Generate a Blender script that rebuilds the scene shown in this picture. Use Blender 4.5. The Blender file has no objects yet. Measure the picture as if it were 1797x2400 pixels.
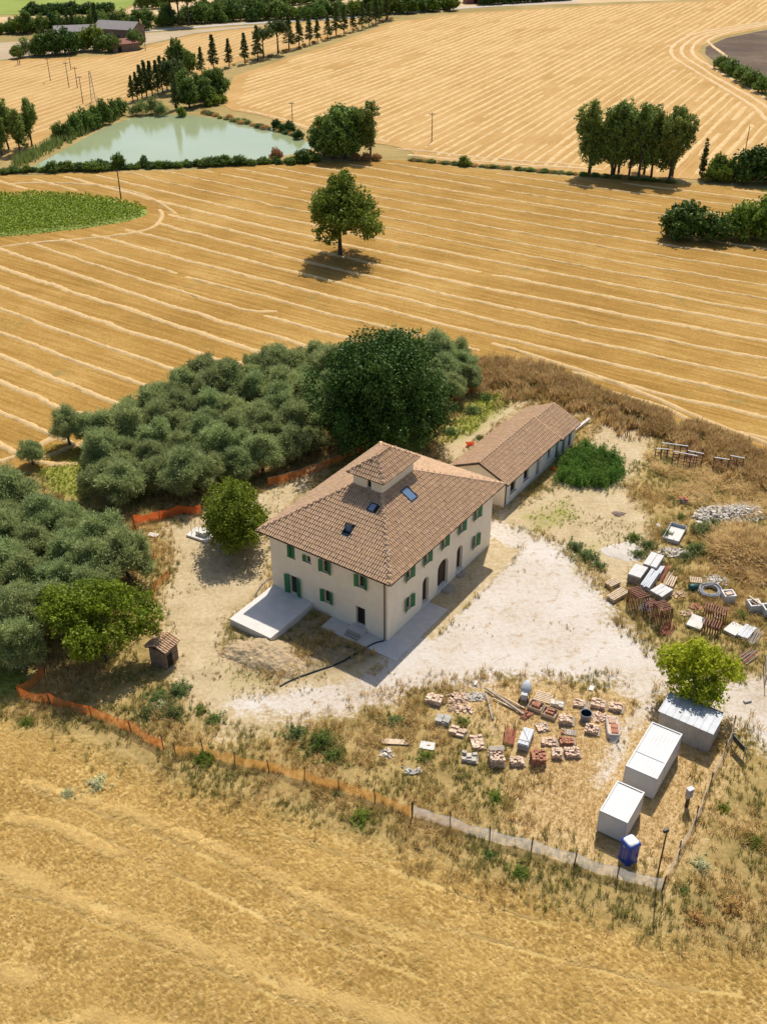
import bpy, math, random
import numpy as np
from mathutils import Vector, Matrix

random.seed(11)
rng = np.random.default_rng(11)
R = math.radians
scene = bpy.context.scene
col = scene.collection

# ------------------------------------------------------------------ camera, sky, sun, exposure
CAM_H, PITCH, FPX = 66.0, R(33.0), 2400.0          # a drone 66 m up, looking 33 degrees down
cam = bpy.data.cameras.new('camera')
cam.sensor_fit = 'VERTICAL'; cam.sensor_height = 24.0; cam.lens = 24.0
cam.clip_start = 0.5; cam.clip_end = 6000
camo = bpy.data.objects.new('camera', cam); col.objects.link(camo)
camo.location = (0, 0, CAM_H); camo.rotation_euler = (R(90) - PITCH, 0, 0)
scene.camera = camo

SUN_EL, SUN_H = R(55.5), Vector((0.25, 0.97)).normalized()
world = bpy.data.worlds.new('World'); scene.world = world; world.use_nodes = True
wn = world.node_tree.nodes; wl = world.node_tree.links
sky = wn.new('ShaderNodeTexSky'); sky.sky_type = 'NISHITA'; sky.sun_disc = False
sky.sun_elevation = SUN_EL; sky.sun_rotation = math.atan2(SUN_H.x, SUN_H.y)
sky.air_density = 1.0; sky.dust_density = 1.6; sky.ozone_density = 1.0
bg = wn['Background']; bg.inputs['Strength'].default_value = 0.12
wl.new(sky.outputs[0], bg.inputs['Color'])
sun = bpy.data.lights.new('sun', 'SUN'); sun.energy = 4.7; sun.angle = R(0.53); sun.color = (1.0, 0.945, 0.86)
suno = bpy.data.objects.new('sun', sun); col.objects.link(suno)
sd = Vector((SUN_H.x * math.cos(SUN_EL), SUN_H.y * math.cos(SUN_EL), math.sin(SUN_EL)))
suno.rotation_euler = (-sd).to_track_quat('-Z', 'Y').to_euler(); suno.location = (60, 150, 200)
scene.view_settings.view_transform = 'Standard'; scene.view_settings.look = 'None'
scene.view_settings.exposure = 0.10; scene.view_settings.gamma = 1.0
scene.render.engine = 'CYCLES'
scene.cycles.max_bounces = 6; scene.cycles.transparent_max_bounces = 24

# ------------------------------------------------------------------ pixel -> ground
def g(px, py, z=0.0):
    """a point of the photograph (1656 px wide) -> the spot on the level z it stands on"""
    u = (px * 1.0851 - 898.5) / FPX; v = -(py * 1.0851 - 1200) / FPX
    d = (u, math.cos(PITCH) + v * math.sin(PITCH), -math.sin(PITCH) + v * math.cos(PITCH))
    k = (z - CAM_H) / d[2]
    return (d[0] * k, d[1] * k)
def gs(px, py, z=0.0): return g(px / 1.0851, py / 1.0851, z)      # the same from full-size pixels
def poly(pts): return np.array([g(*p) for p in pts])

# ------------------------------------------------------------------ materials
MATS = {}
def nd(nt, t, **kw):
    n = nt.nodes.new(t)
    for k, v in kw.items(): setattr(n, k, v)
    return n
def c4(c): return (c[0], c[1], c[2], 1.0)
def ramp(nt, fac, stops):
    r = nt.nodes.new('ShaderNodeValToRGB')
    els = r.color_ramp.elements
    while len(els) < len(stops): els.new(0.5)
    for e, (p, c) in zip(els, stops): e.position = p; e.color = c4(c)
    nt.links.new(fac, r.inputs[0]); return r.outputs[0]
def noise(nt, scale, detail=5, rough=0.6, vec=None, dist=0.0):
    n = nt.nodes.new('ShaderNodeTexNoise'); n.inputs['Scale'].default_value = scale
    n.inputs['Detail'].default_value = detail; n.inputs['Roughness'].default_value = rough
    n.inputs['Distortion'].default_value = dist
    if vec is not None: nt.links.new(vec, n.inputs['Vector'])
    return n.outputs['Fac']
def mixc(nt, fac, a, b, mode='MIX'):
    m = nt.nodes.new('ShaderNodeMix'); m.data_type = 'RGBA'; m.blend_type = mode
    for s, v in ((0, fac), (6, a), (7, b)):
        if hasattr(v, 'is_linked'): nt.links.new(v, m.inputs[s])
        elif s == 0: m.inputs[0].default_value = v
        else: m.inputs[s].default_value = c4(v)
    return m.outputs[2]
def mth(nt, op, a, b=None, c=None, clamp=False):
    m = nt.nodes.new('ShaderNodeMath'); m.operation = op; m.use_clamp = clamp
    for i, v in enumerate((a, b, c)):
        if v is None: continue
        if hasattr(v, 'is_linked'): nt.links.new(v, m.inputs[i])
        else: m.inputs[i].default_value = v
    return m.outputs[0]
def newmat(name):
    m = bpy.data.materials.new(name); m.use_nodes = True
    nt = m.node_tree; b = nt.nodes['Principled BSDF']
    b.inputs['Specular IOR Level'].default_value = 0.25
    MATS[name] = m
    return m, nt, b
def wpos(nt): return nd(nt, 'ShaderNodeNewGeometry')
def mat(name, c1, c2=None, scale=2.0, rough=0.85, bump=0.0, bscale=None, metal=0.0, spec=0.25, isl=0.0,
        objr=0.0, c3=None, coord='pos', stretch=None, alpha=None):
    m, nt, b = newmat(name)
    b.inputs['Roughness'].default_value = rough; b.inputs['Metallic'].default_value = metal
    b.inputs['Specular IOR Level'].default_value = spec
    gm = wpos(nt); vec = gm.outputs['Position']
    if coord == 'obj': vec = nd(nt, 'ShaderNodeTexCoord').outputs['Object']
    if stretch:
        mp = nd(nt, 'ShaderNodeMapping'); mp.inputs['Scale'].default_value = stretch
        nt.links.new(vec, mp.inputs[0]); vec = mp.outputs[0]
    if c2 is None: c2 = tuple(x * 0.78 for x in c1)
    f = noise(nt, scale, 6, 0.65, vec)
    st = [(0.36, c1), (0.66, c2)] if c3 is None else [(0.3, c1), (0.5, c2), (0.7, c3)]
    c = ramp(nt, f, st)
    if isl or objr:
        src = gm.outputs['Random Per Island'] if isl else nd(nt, 'ShaderNodeObjectInfo').outputs['Random']
        amt = isl or objr
        k = mth(nt, 'MULTIPLY_ADD', src, 2 * amt, 1 - amt)
        h = nd(nt, 'ShaderNodeHueSaturation')
        nt.links.new(c, h.inputs['Color']); nt.links.new(k, h.inputs['Value'])
        hk = mth(nt, 'MULTIPLY_ADD', mth(nt, 'FRACT', mth(nt, 'MULTIPLY', src, 7.31)), 0.022 * amt * 3, 0.5 - 0.008 * amt * 3)
        nt.links.new(hk, h.inputs['Hue']); c = h.outputs[0]
    nt.links.new(c, b.inputs['Base Color'])
    if bump:
        bn = nd(nt, 'ShaderNodeBump'); bn.inputs['Strength'].default_value = 1.0; bn.inputs['Distance'].default_value = bump
        nt.links.new(noise(nt, bscale or scale * 4, 5, 0.7, vec), bn.inputs['Height'])
        nt.links.new(bn.outputs[0], b.inputs['Normal'])
    if alpha is not None: b.inputs['Alpha'].default_value = alpha
    return m
def leafmat(name, c1, c2, transl=0.35, rough=0.5, spec=0.35, var=0.35, patch=0.5):
    c1, c2 = (tuple(x * k_ for x, k_ in zip(c, (1.75, 1.65, 1.2))) for c in (c1, c2)); spec *= 0.35
    m, nt, b = newmat(name)
    gm = wpos(nt)
    isl = gm.outputs['Random Per Island']
    f = mth(nt, 'ADD', mth(nt, 'MULTIPLY', isl, 1 - patch), mth(nt, 'MULTIPLY', noise(nt, 0.45, 3, 0.6, gm.outputs['Position']), patch))
    c = ramp(nt, f, [(0.22, c1), (0.72, c2)])
    h = nd(nt, 'ShaderNodeHueSaturation'); nt.links.new(c, h.inputs['Color'])
    oi = nd(nt, 'ShaderNodeObjectInfo').outputs['Random']
    nt.links.new(mth(nt, 'MULTIPLY_ADD', oi, 0.34, 0.83), h.inputs['Value'])
    nt.links.new(mth(nt, 'MULTIPLY_ADD', mth(nt, 'FRACT', mth(nt, 'MULTIPLY', oi, 5.7)), 0.024, 0.488), h.inputs['Hue'])
    nt.links.new(h.outputs[0], b.inputs['Base Color'])
    b.inputs['Roughness'].default_value = rough; b.inputs['Specular IOR Level'].default_value = spec
    tr = nd(nt, 'ShaderNodeBsdfTranslucent'); nt.links.new(h.outputs[0], tr.inputs[0])
    mx = nd(nt, 'ShaderNodeMixShader'); mx.inputs[0].default_value = transl
    out = nt.nodes['Material Output']
    nt.links.new(b.outputs[0], mx.inputs[1]); nt.links.new(tr.outputs[0], mx.inputs[2]); nt.links.new(mx.outputs[0], out.inputs[0])
    return m

# fields and ground
def fieldmat(name, c1, c2, c3, fine=2.1, big=0.045, rot=0.0, stripe=0.0, bump=0.05, green=0.0):
    """cut stubble: broad tone patches, drilled rows along the work direction, fine straw speckle"""
    m, nt, b = newmat(name); b.inputs['Roughness'].default_value = 0.95; b.inputs['Specular IOR Level'].default_value = 0.08
    p = wpos(nt).outputs['Position']
    mp = nd(nt, 'ShaderNodeMapping'); mp.vector_type = 'TEXTURE'; mp.inputs['Rotation'].default_value = (0, 0, rot)
    nt.links.new(p, mp.inputs[0])
    ms = nd(nt, 'ShaderNodeMapping'); ms.inputs['Scale'].default_value = (0.045, 1.0, 1.0); nt.links.new(mp.outputs[0], ms.inputs[0])
    f1 = noise(nt, big, 5, 0.6, p); f2 = noise(nt, fine, 4, 0.75, p); f3 = noise(nt, 1.3, 4, 0.6, ms.outputs[0])
    f4 = noise(nt, 0.55, 5, 0.7, p)
    f = mth(nt, 'ADD', mth(nt, 'MULTIPLY', f1, 0.38), mth(nt, 'MULTIPLY', f2, 0.36))
    f = mth(nt, 'ADD', f, mth(nt, 'MULTIPLY', f3, 0.42)); f = mth(nt, 'ADD', f, mth(nt, 'MULTIPLY', f4, 0.16))
    c = ramp(nt, f, [(0.53, c1), (0.66, c2), (0.79, c3)])
    if green:
        gf = ramp(nt, noise(nt, 0.11, 6, 0.75, p), [(0.60, (0, 0, 0)), (0.72, (green,) * 3)])
        c = mixc(nt, gf, c, (0.17, 0.16, 0.06))
    nt.links.new(c, b.inputs['Base Color'])
    bn = nd(nt, 'ShaderNodeBump'); bn.inputs['Distance'].default_value = bump
    nt.links.new(mth(nt, 'ADD', f2, f3), bn.inputs['Height']); nt.links.new(bn.outputs[0], b.inputs['Normal'])
    return m
fieldmat('mid_stubble', (0.235, 0.125, 0.027), (0.345, 0.195, 0.047), (0.46, 0.29, 0.095), rot=R(-33), green=0.8)
fieldmat('far_stubble', (0.36, 0.205, 0.063), (0.45, 0.27, 0.095), (0.54, 0.345, 0.145), rot=R(63))
fieldmat('pale_stubble', (0.46, 0.32, 0.16), (0.53, 0.375, 0.20), (0.58, 0.43, 0.25), rot=R(20))
fieldmat('grey_stubble', (0.36, 0.27, 0.17), (0.43, 0.33, 0.21), (0.50, 0.39, 0.26), rot=R(10))
fieldmat('ploughed', (0.085, 0.058, 0.042), (0.12, 0.085, 0.06), (0.22, 0.16, 0.10), rot=R(-25), bump=0.15)
fieldmat('margin', (0.20, 0.16, 0.05), (0.33, 0.24, 0.09), (0.44, 0.31, 0.13), bump=0.1)
fieldmat('green_crop', (0.16, 0.21, 0.04), (0.24, 0.29, 0.06), (0.30, 0.33, 0.09), rot=R(20))
mat('straw', (0.62, 0.435, 0.215), (0.50, 0.335, 0.145), scale=2.5, rough=0.95, bump=0.06, bscale=9, spec=0.08)
mat('straw_far', (0.65, 0.455, 0.225), (0.54, 0.36, 0.155), scale=.35, rough=.95, bump=.05, bscale=6, spec=.08)
mat('straw_near', (0.70, 0.54, 0.26), (0.56, 0.41, 0.17), scale=5, rough=.95, bump=.08, bscale=14, spec=.05)
mat('straw_pale', (0.68, 0.49, 0.27), (0.56, 0.38, 0.19), scale=0.8, rough=0.95, bump=0.06, bscale=9, spec=0.08)
mat('track', (0.40, 0.35, 0.29), (0.48, 0.42, 0.35), scale=0.5, rough=0.95)
mat('bark', (0.10, 0.075, 0.055), (0.055, 0.042, 0.032), scale=6, rough=0.95, bump=0.03)
mat('olive_bark', (0.16, 0.14, 0.11), (0.09, 0.075, 0.06), scale=6, rough=0.95, bump=0.03)
leafmat('leaf_olive', (0.092, 0.132, 0.064), (0.285, 0.328, 0.188), 0.38, 0.5, 0.35)
leafmat('leaf_dark', (0.020, 0.044, 0.011), (0.056, 0.100, 0.023), 0.14, 0.5, 0.3, patch=0.5)
leafmat('leaf_oak', (0.044, 0.078, 0.012), (0.128, 0.180, 0.030), 0.3, 0.5)
leafmat('leaf_mid', (0.044, 0.082, 0.020), (0.120, 0.175, 0.046), 0.3, 0.5)
leafmat('leaf_poplar', (0.062, 0.098, 0.026), (0.165, 0.210, 0.062), 0.3, 0.5)
leafmat('leaf_conifer', (0.026, 0.048, 0.016), (0.078, 0.108, 0.036), 0.2, 0.6)
leafmat('leaf_fig', (0.058, 0.092, 0.010), (0.155, 0.200, 0.024), 0.4, 0.45)
leafmat('leaf_bright', (0.125, 0.170, 0.012), (0.285, 0.330, 0.035), 0.45, 0.45)
leafmat('leaf_yellow', (0.055, 0.090, 0.012), (0.150, 0.185, 0.025), 0.4, 0.45)
leafmat('leaf_reed', (0.070, 0.110, 0.040), (0.150, 0.190, 0.075), 0.3, 0.6)
leafmat('leaf_weed', (0.050, 0.082, 0.030), (0.130, 0.165, 0.070), 0.3, 0.55)
leafmat('leaf_nettle', (0.050, 0.115, 0.025), (0.135, 0.225, 0.055), 0.3, 0.5)
leafmat('leaf_dry', (0.22, 0.13, 0.065), (0.40, 0.27, 0.13), 0.3, 0.8, 0.1)
leafmat('leaf_russet', (0.16, 0.085, 0.05), (0.30, 0.18, 0.10), 0.3, 0.8, 0.1)
leafmat('leaf_white', (0.10, 0.13, 0.06), (0.50, 0.50, 0.42), 0.3, 0.7, 0.1, patch=0.2)
def bladesmat(name, c1, c2, c3, sc=0.25, transl=0.3, band=None):
    m, nt, b = newmat(name); gm = wpos(nt)
    f = mth(nt, 'ADD', mth(nt, 'MULTIPLY', noise(nt, sc, 5, 0.65, gm.outputs['Position']), 0.7),
            mth(nt, 'MULTIPLY', nd(nt, 'ShaderNodeObjectInfo').outputs['Random'], 0.3))
    c = ramp(nt, f, [(0.36, c1), (0.5, c2), (0.64, c3)])
    nt.links.new(c, b.inputs['Base Color']); b.inputs['Roughness'].default_value = 0.8; b.inputs['Specular IOR Level'].default_value = 0.12
    tr = nd(nt, 'ShaderNodeBsdfTranslucent'); nt.links.new(c, tr.inputs[0])
    mx = nd(nt, 'ShaderNodeMixShader'); mx.inputs[0].default_value = transl
    nt.links.new(b.outputs[0], mx.inputs[1]); nt.links.new(tr.outputs[0], mx.inputs[2])
    nt.links.new(mx.outputs[0], nt.nodes['Material Output'].inputs[0])
bladesmat('blade_stubble', (0.52, 0.35, 0.10), (0.73, 0.53, 0.185), (0.84, 0.645, 0.27), sc=.13, transl=.4)
bladesmat('blade_straw', (0.80, 0.61, 0.25), (0.87, 0.68, 0.30), (0.92, 0.74, 0.35), transl=.4)
bladesmat('blade_dry', (0.40, 0.29, 0.085), (0.60, 0.42, 0.16), (0.72, 0.53, 0.24), sc=0.35)
bladesmat('blade_golden', (0.56, 0.38, 0.14), (0.68, 0.48, 0.20), (0.76, 0.56, 0.26), sc=0.35)
bladesmat('blade_olive', (0.24, 0.24, 0.06), (0.38, 0.33, 0.10), (0.52, 0.42, 0.15), sc=0.4)
bladesmat('blade_green', (0.22, 0.28, 0.022), (0.34, 0.38, 0.04), (0.44, 0.44, 0.09), sc=0.4)
bladesmat('blade_brown', (0.32, 0.185, 0.08), (0.52, 0.345, 0.155), (0.70, 0.51, 0.25), sc=0.5, transl=.4)

# buildings and yard things
mat('render_cream', (0.88, 0.765, 0.60), (0.82, 0.70, 0.53), scale=0.9, rough=0.95, bump=0.008, bscale=14, spec=0.1)
mat('render_white', (0.74, 0.70, 0.63), (0.66, 0.61, 0.54), scale=1.2, rough=0.95, bump=0.008, bscale=14, spec=0.1)
mat('tile', (0.66, 0.45, 0.275), (0.54, 0.355, 0.21), scale=1.1, rough=0.9, isl=0.09, c3=(0.64, 0.43, 0.30), spec=0.12)
mat('tile_piece', (0.66, 0.45, 0.275), (0.54, 0.355, 0.21), scale=1.1, rough=0.9, objr=0.09, c3=(0.64, 0.43, 0.30), spec=0.12)
mat('roof_under', (0.10, 0.06, 0.042), scale=2)  # deck colour darkened to paint in the shade between the tile barrels
mat('soffit', (0.36, 0.28, 0.20), (0.28, 0.21, 0.15), scale=2)
mat('gutter', (0.055, 0.035, 0.030), (0.075, 0.048, 0.040), scale=3, rough=0.45, metal=0.3)
mat('shutter', (0.035, 0.20, 0.075), (0.028, 0.16, 0.06), scale=3, rough=0.55)
mat('window_frame', (0.10, 0.065, 0.045), rough=0.6)
mat('dark_wood', (0.055, 0.035, 0.026), (0.085, 0.055, 0.04), scale=4, rough=0.7)
m, nt, b = newmat('glass'); b.inputs['Base Color'].default_value = (0.02, 0.025, 0.03, 1); b.inputs['Roughness'].default_value = 0.05; b.inputs['Specular IOR Level'].default_value = 0.8
m, nt, b = newmat('skylight_glass'); b.inputs['Base Color'].default_value = (0.10, 0.17, 0.28, 1); b.inputs['Roughness'].default_value = 0.03; b.inputs['Specular IOR Level'].default_value = 1.0
mat('sky_frame', (0.035, 0.042, 0.048), rough=0.4, metal=0.5)
mat('flashing', (0.45, 0.47, 0.50), rough=0.4, metal=0.6)
mat('concrete', (0.62, 0.57, 0.51), (0.54, 0.49, 0.44), scale=1.2, rough=0.95, bump=0.006, bscale=20)
mat('concrete_white', (0.66, 0.62, 0.56), (0.58, 0.54, 0.48), scale=1.0, rough=0.95, bump=0.006, bscale=20)
mat('stone_sill', (0.40, 0.34, 0.28), scale=4)
mat('brick_light', (0.68, 0.49, 0.36), (0.58, 0.40, 0.28), scale=3, isl=0.22, c3=(0.72, 0.57, 0.44))
mat('brick_red', (0.42, 0.19, 0.11), (0.34, 0.14, 0.08), scale=3, isl=0.25, c3=(0.48, 0.26, 0.16))
mat('stone_grey', (0.46, 0.43, 0.37), (0.36, 0.34, 0.29), scale=3, isl=0.25)
mat('stone_white', (0.60, 0.53, 0.44), (0.47, 0.41, 0.33), scale=3, isl=0.25)
mat('old_brick', (0.27, 0.19, 0.135), (0.20, 0.14, 0.10), scale=2, isl=0.2, bump=0.03)
mat('container_white', (0.56, 0.55, 0.525), (0.50, 0.49, 0.465), scale=0.7, rough=0.55, spec=0.4)
mat('container_grey', (0.52, 0.52, 0.52), (0.47, 0.47, 0.47), scale=0.7, rough=0.55)
mat('zinc', (0.44, 0.45, 0.46), (0.36, 0.37, 0.38), scale=1.5, rough=0.55, metal=0.1)
mat('zinc_wall', (0.46, 0.43, 0.39), (0.38, 0.35, 0.32), scale=1.5, rough=0.5, metal=0.15)
mat('toilet_blue', (0.008, 0.045, 0.30), (0.008, 0.038, 0.25), scale=2, rough=0.35, spec=0.5)
mat('plastic_white', (0.80, 0.80, 0.80), rough=0.4, spec=0.4)
mat('wood_pale', (0.60, 0.47, 0.32), (0.48, 0.36, 0.23), scale=3, isl=0.2)
mat('wood_grey', (0.40, 0.34, 0.27), (0.30, 0.25, 0.20), scale=3, isl=0.2)
mat('post_wood', (0.12, 0.075, 0.045), (0.085, 0.055, 0.035), scale=5)
mat('rust_frame', (0.20, 0.075, 0.050), (0.14, 0.055, 0.040), scale=4, rough=0.7, isl=0.2)
mat('rebar_red', (0.36, 0.12, 0.065), (0.26, 0.085, 0.05), scale=4, rough=0.7, isl=0.25)
mat('steel_grey', (0.42, 0.43, 0.44), (0.33, 0.34, 0.35), scale=3, rough=0.55, metal=0.1, isl=0.15)
mat('panel_grey', (0.60, 0.58, 0.54), (0.52, 0.50, 0.46), scale=2, rough=0.8)
mat('dark_metal', (0.05, 0.05, 0.055), rough=0.5)
mat('hose_grey', (0.30, 0.32, 0.36), rough=0.5)
mat('hose_black', (0.018, 0.022, 0.026), rough=0.45)
mat('red_plastic', (0.55, 0.05, 0.03), rough=0.5)
mat('film', (0.62, 0.60, 0.57), rough=0.35, alpha=0.6)
mat('tarp_grey', (0.52, 0.53, 0.53), (0.44, 0.45, 0.45), scale=4, rough=0.5, bump=0.05, bscale=5)
mat('ash', (0.13, 0.11, 0.10), (0.30, 0.20, 0.13), scale=3)
mat('sand_white', (0.57, 0.51, 0.43), (0.48, 0.42, 0.34), scale=1.4, bump=0.05)
mat('earth', (0.33, 0.24, 0.13), (0.42, 0.31, 0.175), scale=2.4, bump=0.08, bscale=5, c3=(0.53, 0.41, 0.26))
mat('green_drum', (0.02, 0.09, 0.075), rough=0.4)
mat('roof_grey', (0.28, 0.25, 0.235), (0.22, 0.195, 0.18), scale=1)
mat('far_wall', (0.20, 0.155, 0.12), (0.16, 0.12, 0.095), scale=0.6)
mat('far_wall_pale', (0.34, 0.27, 0.21), (0.28, 0.22, 0.17), scale=0.6)
mat('far_red', (0.30, 0.12, 0.08), (0.24, 0.10, 0.07), scale=0.6)
mat('opening', (0.02, 0.018, 0.016))
def netmat(name, c, dens):
    m, nt, b = newmat(name); b.inputs['Base Color'].default_value = c4(c); b.inputs['Roughness'].default_value = 0.7
    p = wpos(nt).outputs['Position']
    tr = nd(nt, 'ShaderNodeBsdfTranslucent'); tr.inputs[0].default_value = c4(c)
    a = nd(nt, 'ShaderNodeMixShader'); a.inputs[0].default_value = 0.4
    nt.links.new(b.outputs[0], a.inputs[1]); nt.links.new(tr.outputs[0], a.inputs[2])
    t = nd(nt, 'ShaderNodeBsdfTransparent'); mx = nd(nt, 'ShaderNodeMixShader')
    f = ramp(nt, noise(nt, 1.1, 4, 0.7, p), [(0.3, (dens - 0.14,) * 3), (0.7, (dens + 0.16,) * 3)])
    nt.links.new(f, mx.inputs[0]); nt.links.new(t.outputs[0], mx.inputs[1]); nt.links.new(a.outputs[0], mx.inputs[2])
    nt.links.new(mx.outputs[0], nt.nodes['Material Output'].inputs[0])
netmat('net_orange', (0.84, 0.26, 0.06), 0.52)
netmat('net_amber', (0.86, 0.42, 0.10), 0.46)
netmat('net_white', (0.97, 0.88, 0.80), 0.46)
netmat('net_red', (0.88, 0.19, 0.05), 0.82)
m, nt, b = newmat('pond_water')
p = wpos(nt).outputs['Position']
nt.links.new(ramp(nt, noise(nt, 0.02, 3, 0.5, p), [(0.35, (0.285, 0.33, 0.165)), (0.65, (0.345, 0.385, 0.22))]), b.inputs['Base Color'])
b.inputs['Roughness'].default_value = 0.06; b.inputs['Specular IOR Level'].default_value = 0.6
bn = nd(nt, 'ShaderNodeBump'); bn.inputs['Distance'].default_value = 0.012
nt.links.new(noise(nt, 1.6, 3, 0.6, p), bn.inputs['Height']); nt.links.new(bn.outputs[0], b.inputs['Normal'])

# ------------------------------------------------------------------ mesh helpers
def link(o, parent=None):
    col.objects.link(o)
    if parent is not None: o.parent = parent
    return o
def mesh_np(name, v, f, m, smooth=False):
    me = bpy.data.meshes.new(name)
    v = np.asarray(v, dtype=np.float32); f = np.asarray(f, dtype=np.int32); k = f.shape[1]
    me.vertices.add(len(v)); me.vertices.foreach_set('co', v.ravel())
    me.loops.add(f.size); me.loops.foreach_set('vertex_index', f.ravel())
    me.polygons.add(len(f)); me.polygons.foreach_set('loop_start', np.arange(0, f.size, k, dtype=np.int32))
    if smooth: me.polygons.foreach_set('use_smooth', np.ones(len(f), dtype=bool))
    me.update(calc_edges=True); me.materials.append(MATS[m]); return me
class MB:
    def __init__(s): s.v = []; s.f = []
    def add(s, vs, fs):
        n = len(s.v); s.v += [tuple(p) for p in vs]; s.f += [tuple(i + n for i in f) for f in fs]; return s
    def quad(s, a, b, c, d): return s.add((a, b, c, d), ((0, 1, 2, 3),))
    def box(s, c, d, rz=0.0, M=None):
        x, y, z = d[0] / 2, d[1] / 2, d[2] / 2; M = M or Matrix.Rotation(rz, 3, 'Z'); c = Vector(c)
        vs = [c + M @ Vector(p) for p in ((-x, -y, -z), (x, -y, -z), (x, y, -z), (-x, y, -z), (-x, -y, z), (x, -y, z), (x, y, z), (-x, y, z))]
        return s.add(vs, ((0, 3, 2, 1), (4, 5, 6, 7), (0, 1, 5, 4), (1, 2, 6, 5), (2, 3, 7, 6), (3, 0, 4, 7)))
    def bar(s, p, q, w, h=None):
        """a square bar from p to q"""
        p = Vector(p); q = Vector(q); d = q - p; h = h or w
        x = d.normalized(); up = Vector((0, 0, 1)) if abs(x.z) < 0.95 else Vector((1, 0, 0))
        y = up.cross(x).normalized(); z = x.cross(y)
        return s.box((p + q) / 2, (d.length, w, h), M=Matrix((x, y, z)).transposed())
    def tube(s, pts, rad, n=8, cap=True):
        pts = [Vector(p) for p in pts]; rad = rad if hasattr(rad, '__len__') else [rad] * len(pts)
        vs, fs = [], []
        for i, p in enumerate(pts):
            t = (pts[min(i + 1, len(pts) - 1)] - pts[max(i - 1, 0)]).normalized()
            up = Vector((0, 0, 1)) if abs(t.z) < 0.9 else Vector((1, 0, 0))
            a = up.cross(t).normalized(); b_ = t.cross(a)
            for k in range(n):
                w = 2 * math.pi * k / n; vs.append(p + (a * math.cos(w) + b_ * math.sin(w)) * rad[i])
        for i in range(len(pts) - 1):
            for k in range(n): fs.append((i * n + k, i * n + (k + 1) % n, (i + 1) * n + (k + 1) % n, (i + 1) * n + k))
        if cap: fs += [tuple(range(n - 1, -1, -1)), tuple((len(pts) - 1) * n + k for k in range(n))]
        return s.add(vs, fs)
    def lathe(s, prof, n=16, c=(0, 0, 0)):
        vs = [(c[0] + r * math.cos(2 * math.pi * k / n), c[1] + r * math.sin(2 * math.pi * k / n), c[2] + z) for r, z in prof for k in range(n)]
        fs = [(i * n + k, i * n + (k + 1) % n, (i + 1) * n + (k + 1) % n, (i + 1) * n + k) for i in range(len(prof) - 1) for k in range(n)]
        return s.add(vs, fs)
    def mesh(s, name, m, smooth=False):
        me = bpy.data.meshes.new(name); me.from_pydata(s.v, [], s.f); me.materials.append(MATS[m])
        if smooth: me.polygons.foreach_set('use_smooth', [True] * len(me.polygons))
        me.update(); return me
    def build(s, name, m, parent=None, smooth=False):
        return link(bpy.data.objects.new(name, s.mesh(name, m, smooth)), parent)
def tag(o, label, cat, group=None):
    o['label'] = label; o['category'] = cat
    if group: o['group'] = group
    return o
def thing(name, label, cat, loc=(0, 0, 0), rz=0.0, group=None, sc=1.0):
    o = bpy.data.objects.new(name, None); col.objects.link(o); o.empty_display_size = 0.3
    o.location = (loc[0], loc[1], loc[2] if len(loc) > 2 else 0.0); o.rotation_euler = (0, 0, rz)
    o.scale = (sc, sc, sc) if not hasattr(sc, '__len__') else sc
    return tag(o, label, cat, group)
def inst(name, me, parent=None, loc=None, rot=None, sc=None):
    o = bpy.data.objects.new(name, me); link(o, parent)
    if loc is not None: o.location = loc
    if rot is not None: o.rotation_euler = rot
    if sc is not None: o.scale = (sc,) * 3 if not hasattr(sc, '__len__') else sc
    return o
def struct(o): o['kind'] = 'structure'; return o
def stuff(o, label=None, cat=None):
    o['kind'] = 'stuff'
    if label: o['label'] = label; o['category'] = cat
    return o
def U(a, b): return random.uniform(a, b)

# polygon tools (ground plan)
def inside(P, x, y):
    x = np.asarray(x, float); y = np.asarray(y, float); r = np.zeros(x.shape, bool); j = len(P) - 1
    for i in range(len(P)):
        xi, yi = P[i]; xj, yj = P[j]
        r ^= ((yi > y) != (yj > y)) & (x < (xj - xi) * (y - yi) / (yj - yi + 1e-12) + xi); j = i
    return r
def segdist(P, x, y, closed=True):
    x = np.asarray(x, float); y = np.asarray(y, float); d = np.full(x.shape, 1e9)
    n = len(P)
    for i in range(n if closed else n - 1):
        a = P[i]; b_ = P[(i + 1) % n]; e = (b_[0] - a[0], b_[1] - a[1]); L = e[0] ** 2 + e[1] ** 2 + 1e-9
        t = np.clip(((x - a[0]) * e[0] + (y - a[1]) * e[1]) / L, 0, 1)
        d = np.minimum(d, np.hypot(x - a[0] - t * e[0], y - a[1] - t * e[1]))
    return d
def sdf(P, x, y):      # positive inside
    d = segdist(P, x, y); return np.where(inside(P, x, y), d, -d)
def vnoise(x, y, s, seed):
    r = np.random.default_rng(seed); T = r.random((64, 64)); x = x / s; y = y / s
    xi = np.floor(x).astype(int); yi = np.floor(y).astype(int); fx = x - xi; fy = y - yi
    fx = fx * fx * (3 - 2 * fx); fy = fy * fy * (3 - 2 * fy); a = lambda i, j: T[(yi + j) % 64, (xi + i) % 64]
    return (a(0, 0) * (1 - fx) + a(1, 0) * fx) * (1 - fy) + (a(0, 1) * (1 - fx) + a(1, 1) * fx) * fy
def smooth_poly(P, n=4):
    P = np.asarray(P)
    out = []
    for i in range(len(P)):
        p0, p1, p2, p3 = P[i - 1], P[i], P[(i + 1) % len(P)], P[(i + 2) % len(P)]
        for k in range(n):
            t = k / n
            out.append(0.5 * ((2 * p1) + (-p0 + p2) * t + (2 * p0 - 5 * p1 + 4 * p2 - p3) * t * t + (-p0 + 3 * p1 - 3 * p2 + p3) * t ** 3))
    return np.array(out)
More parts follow.
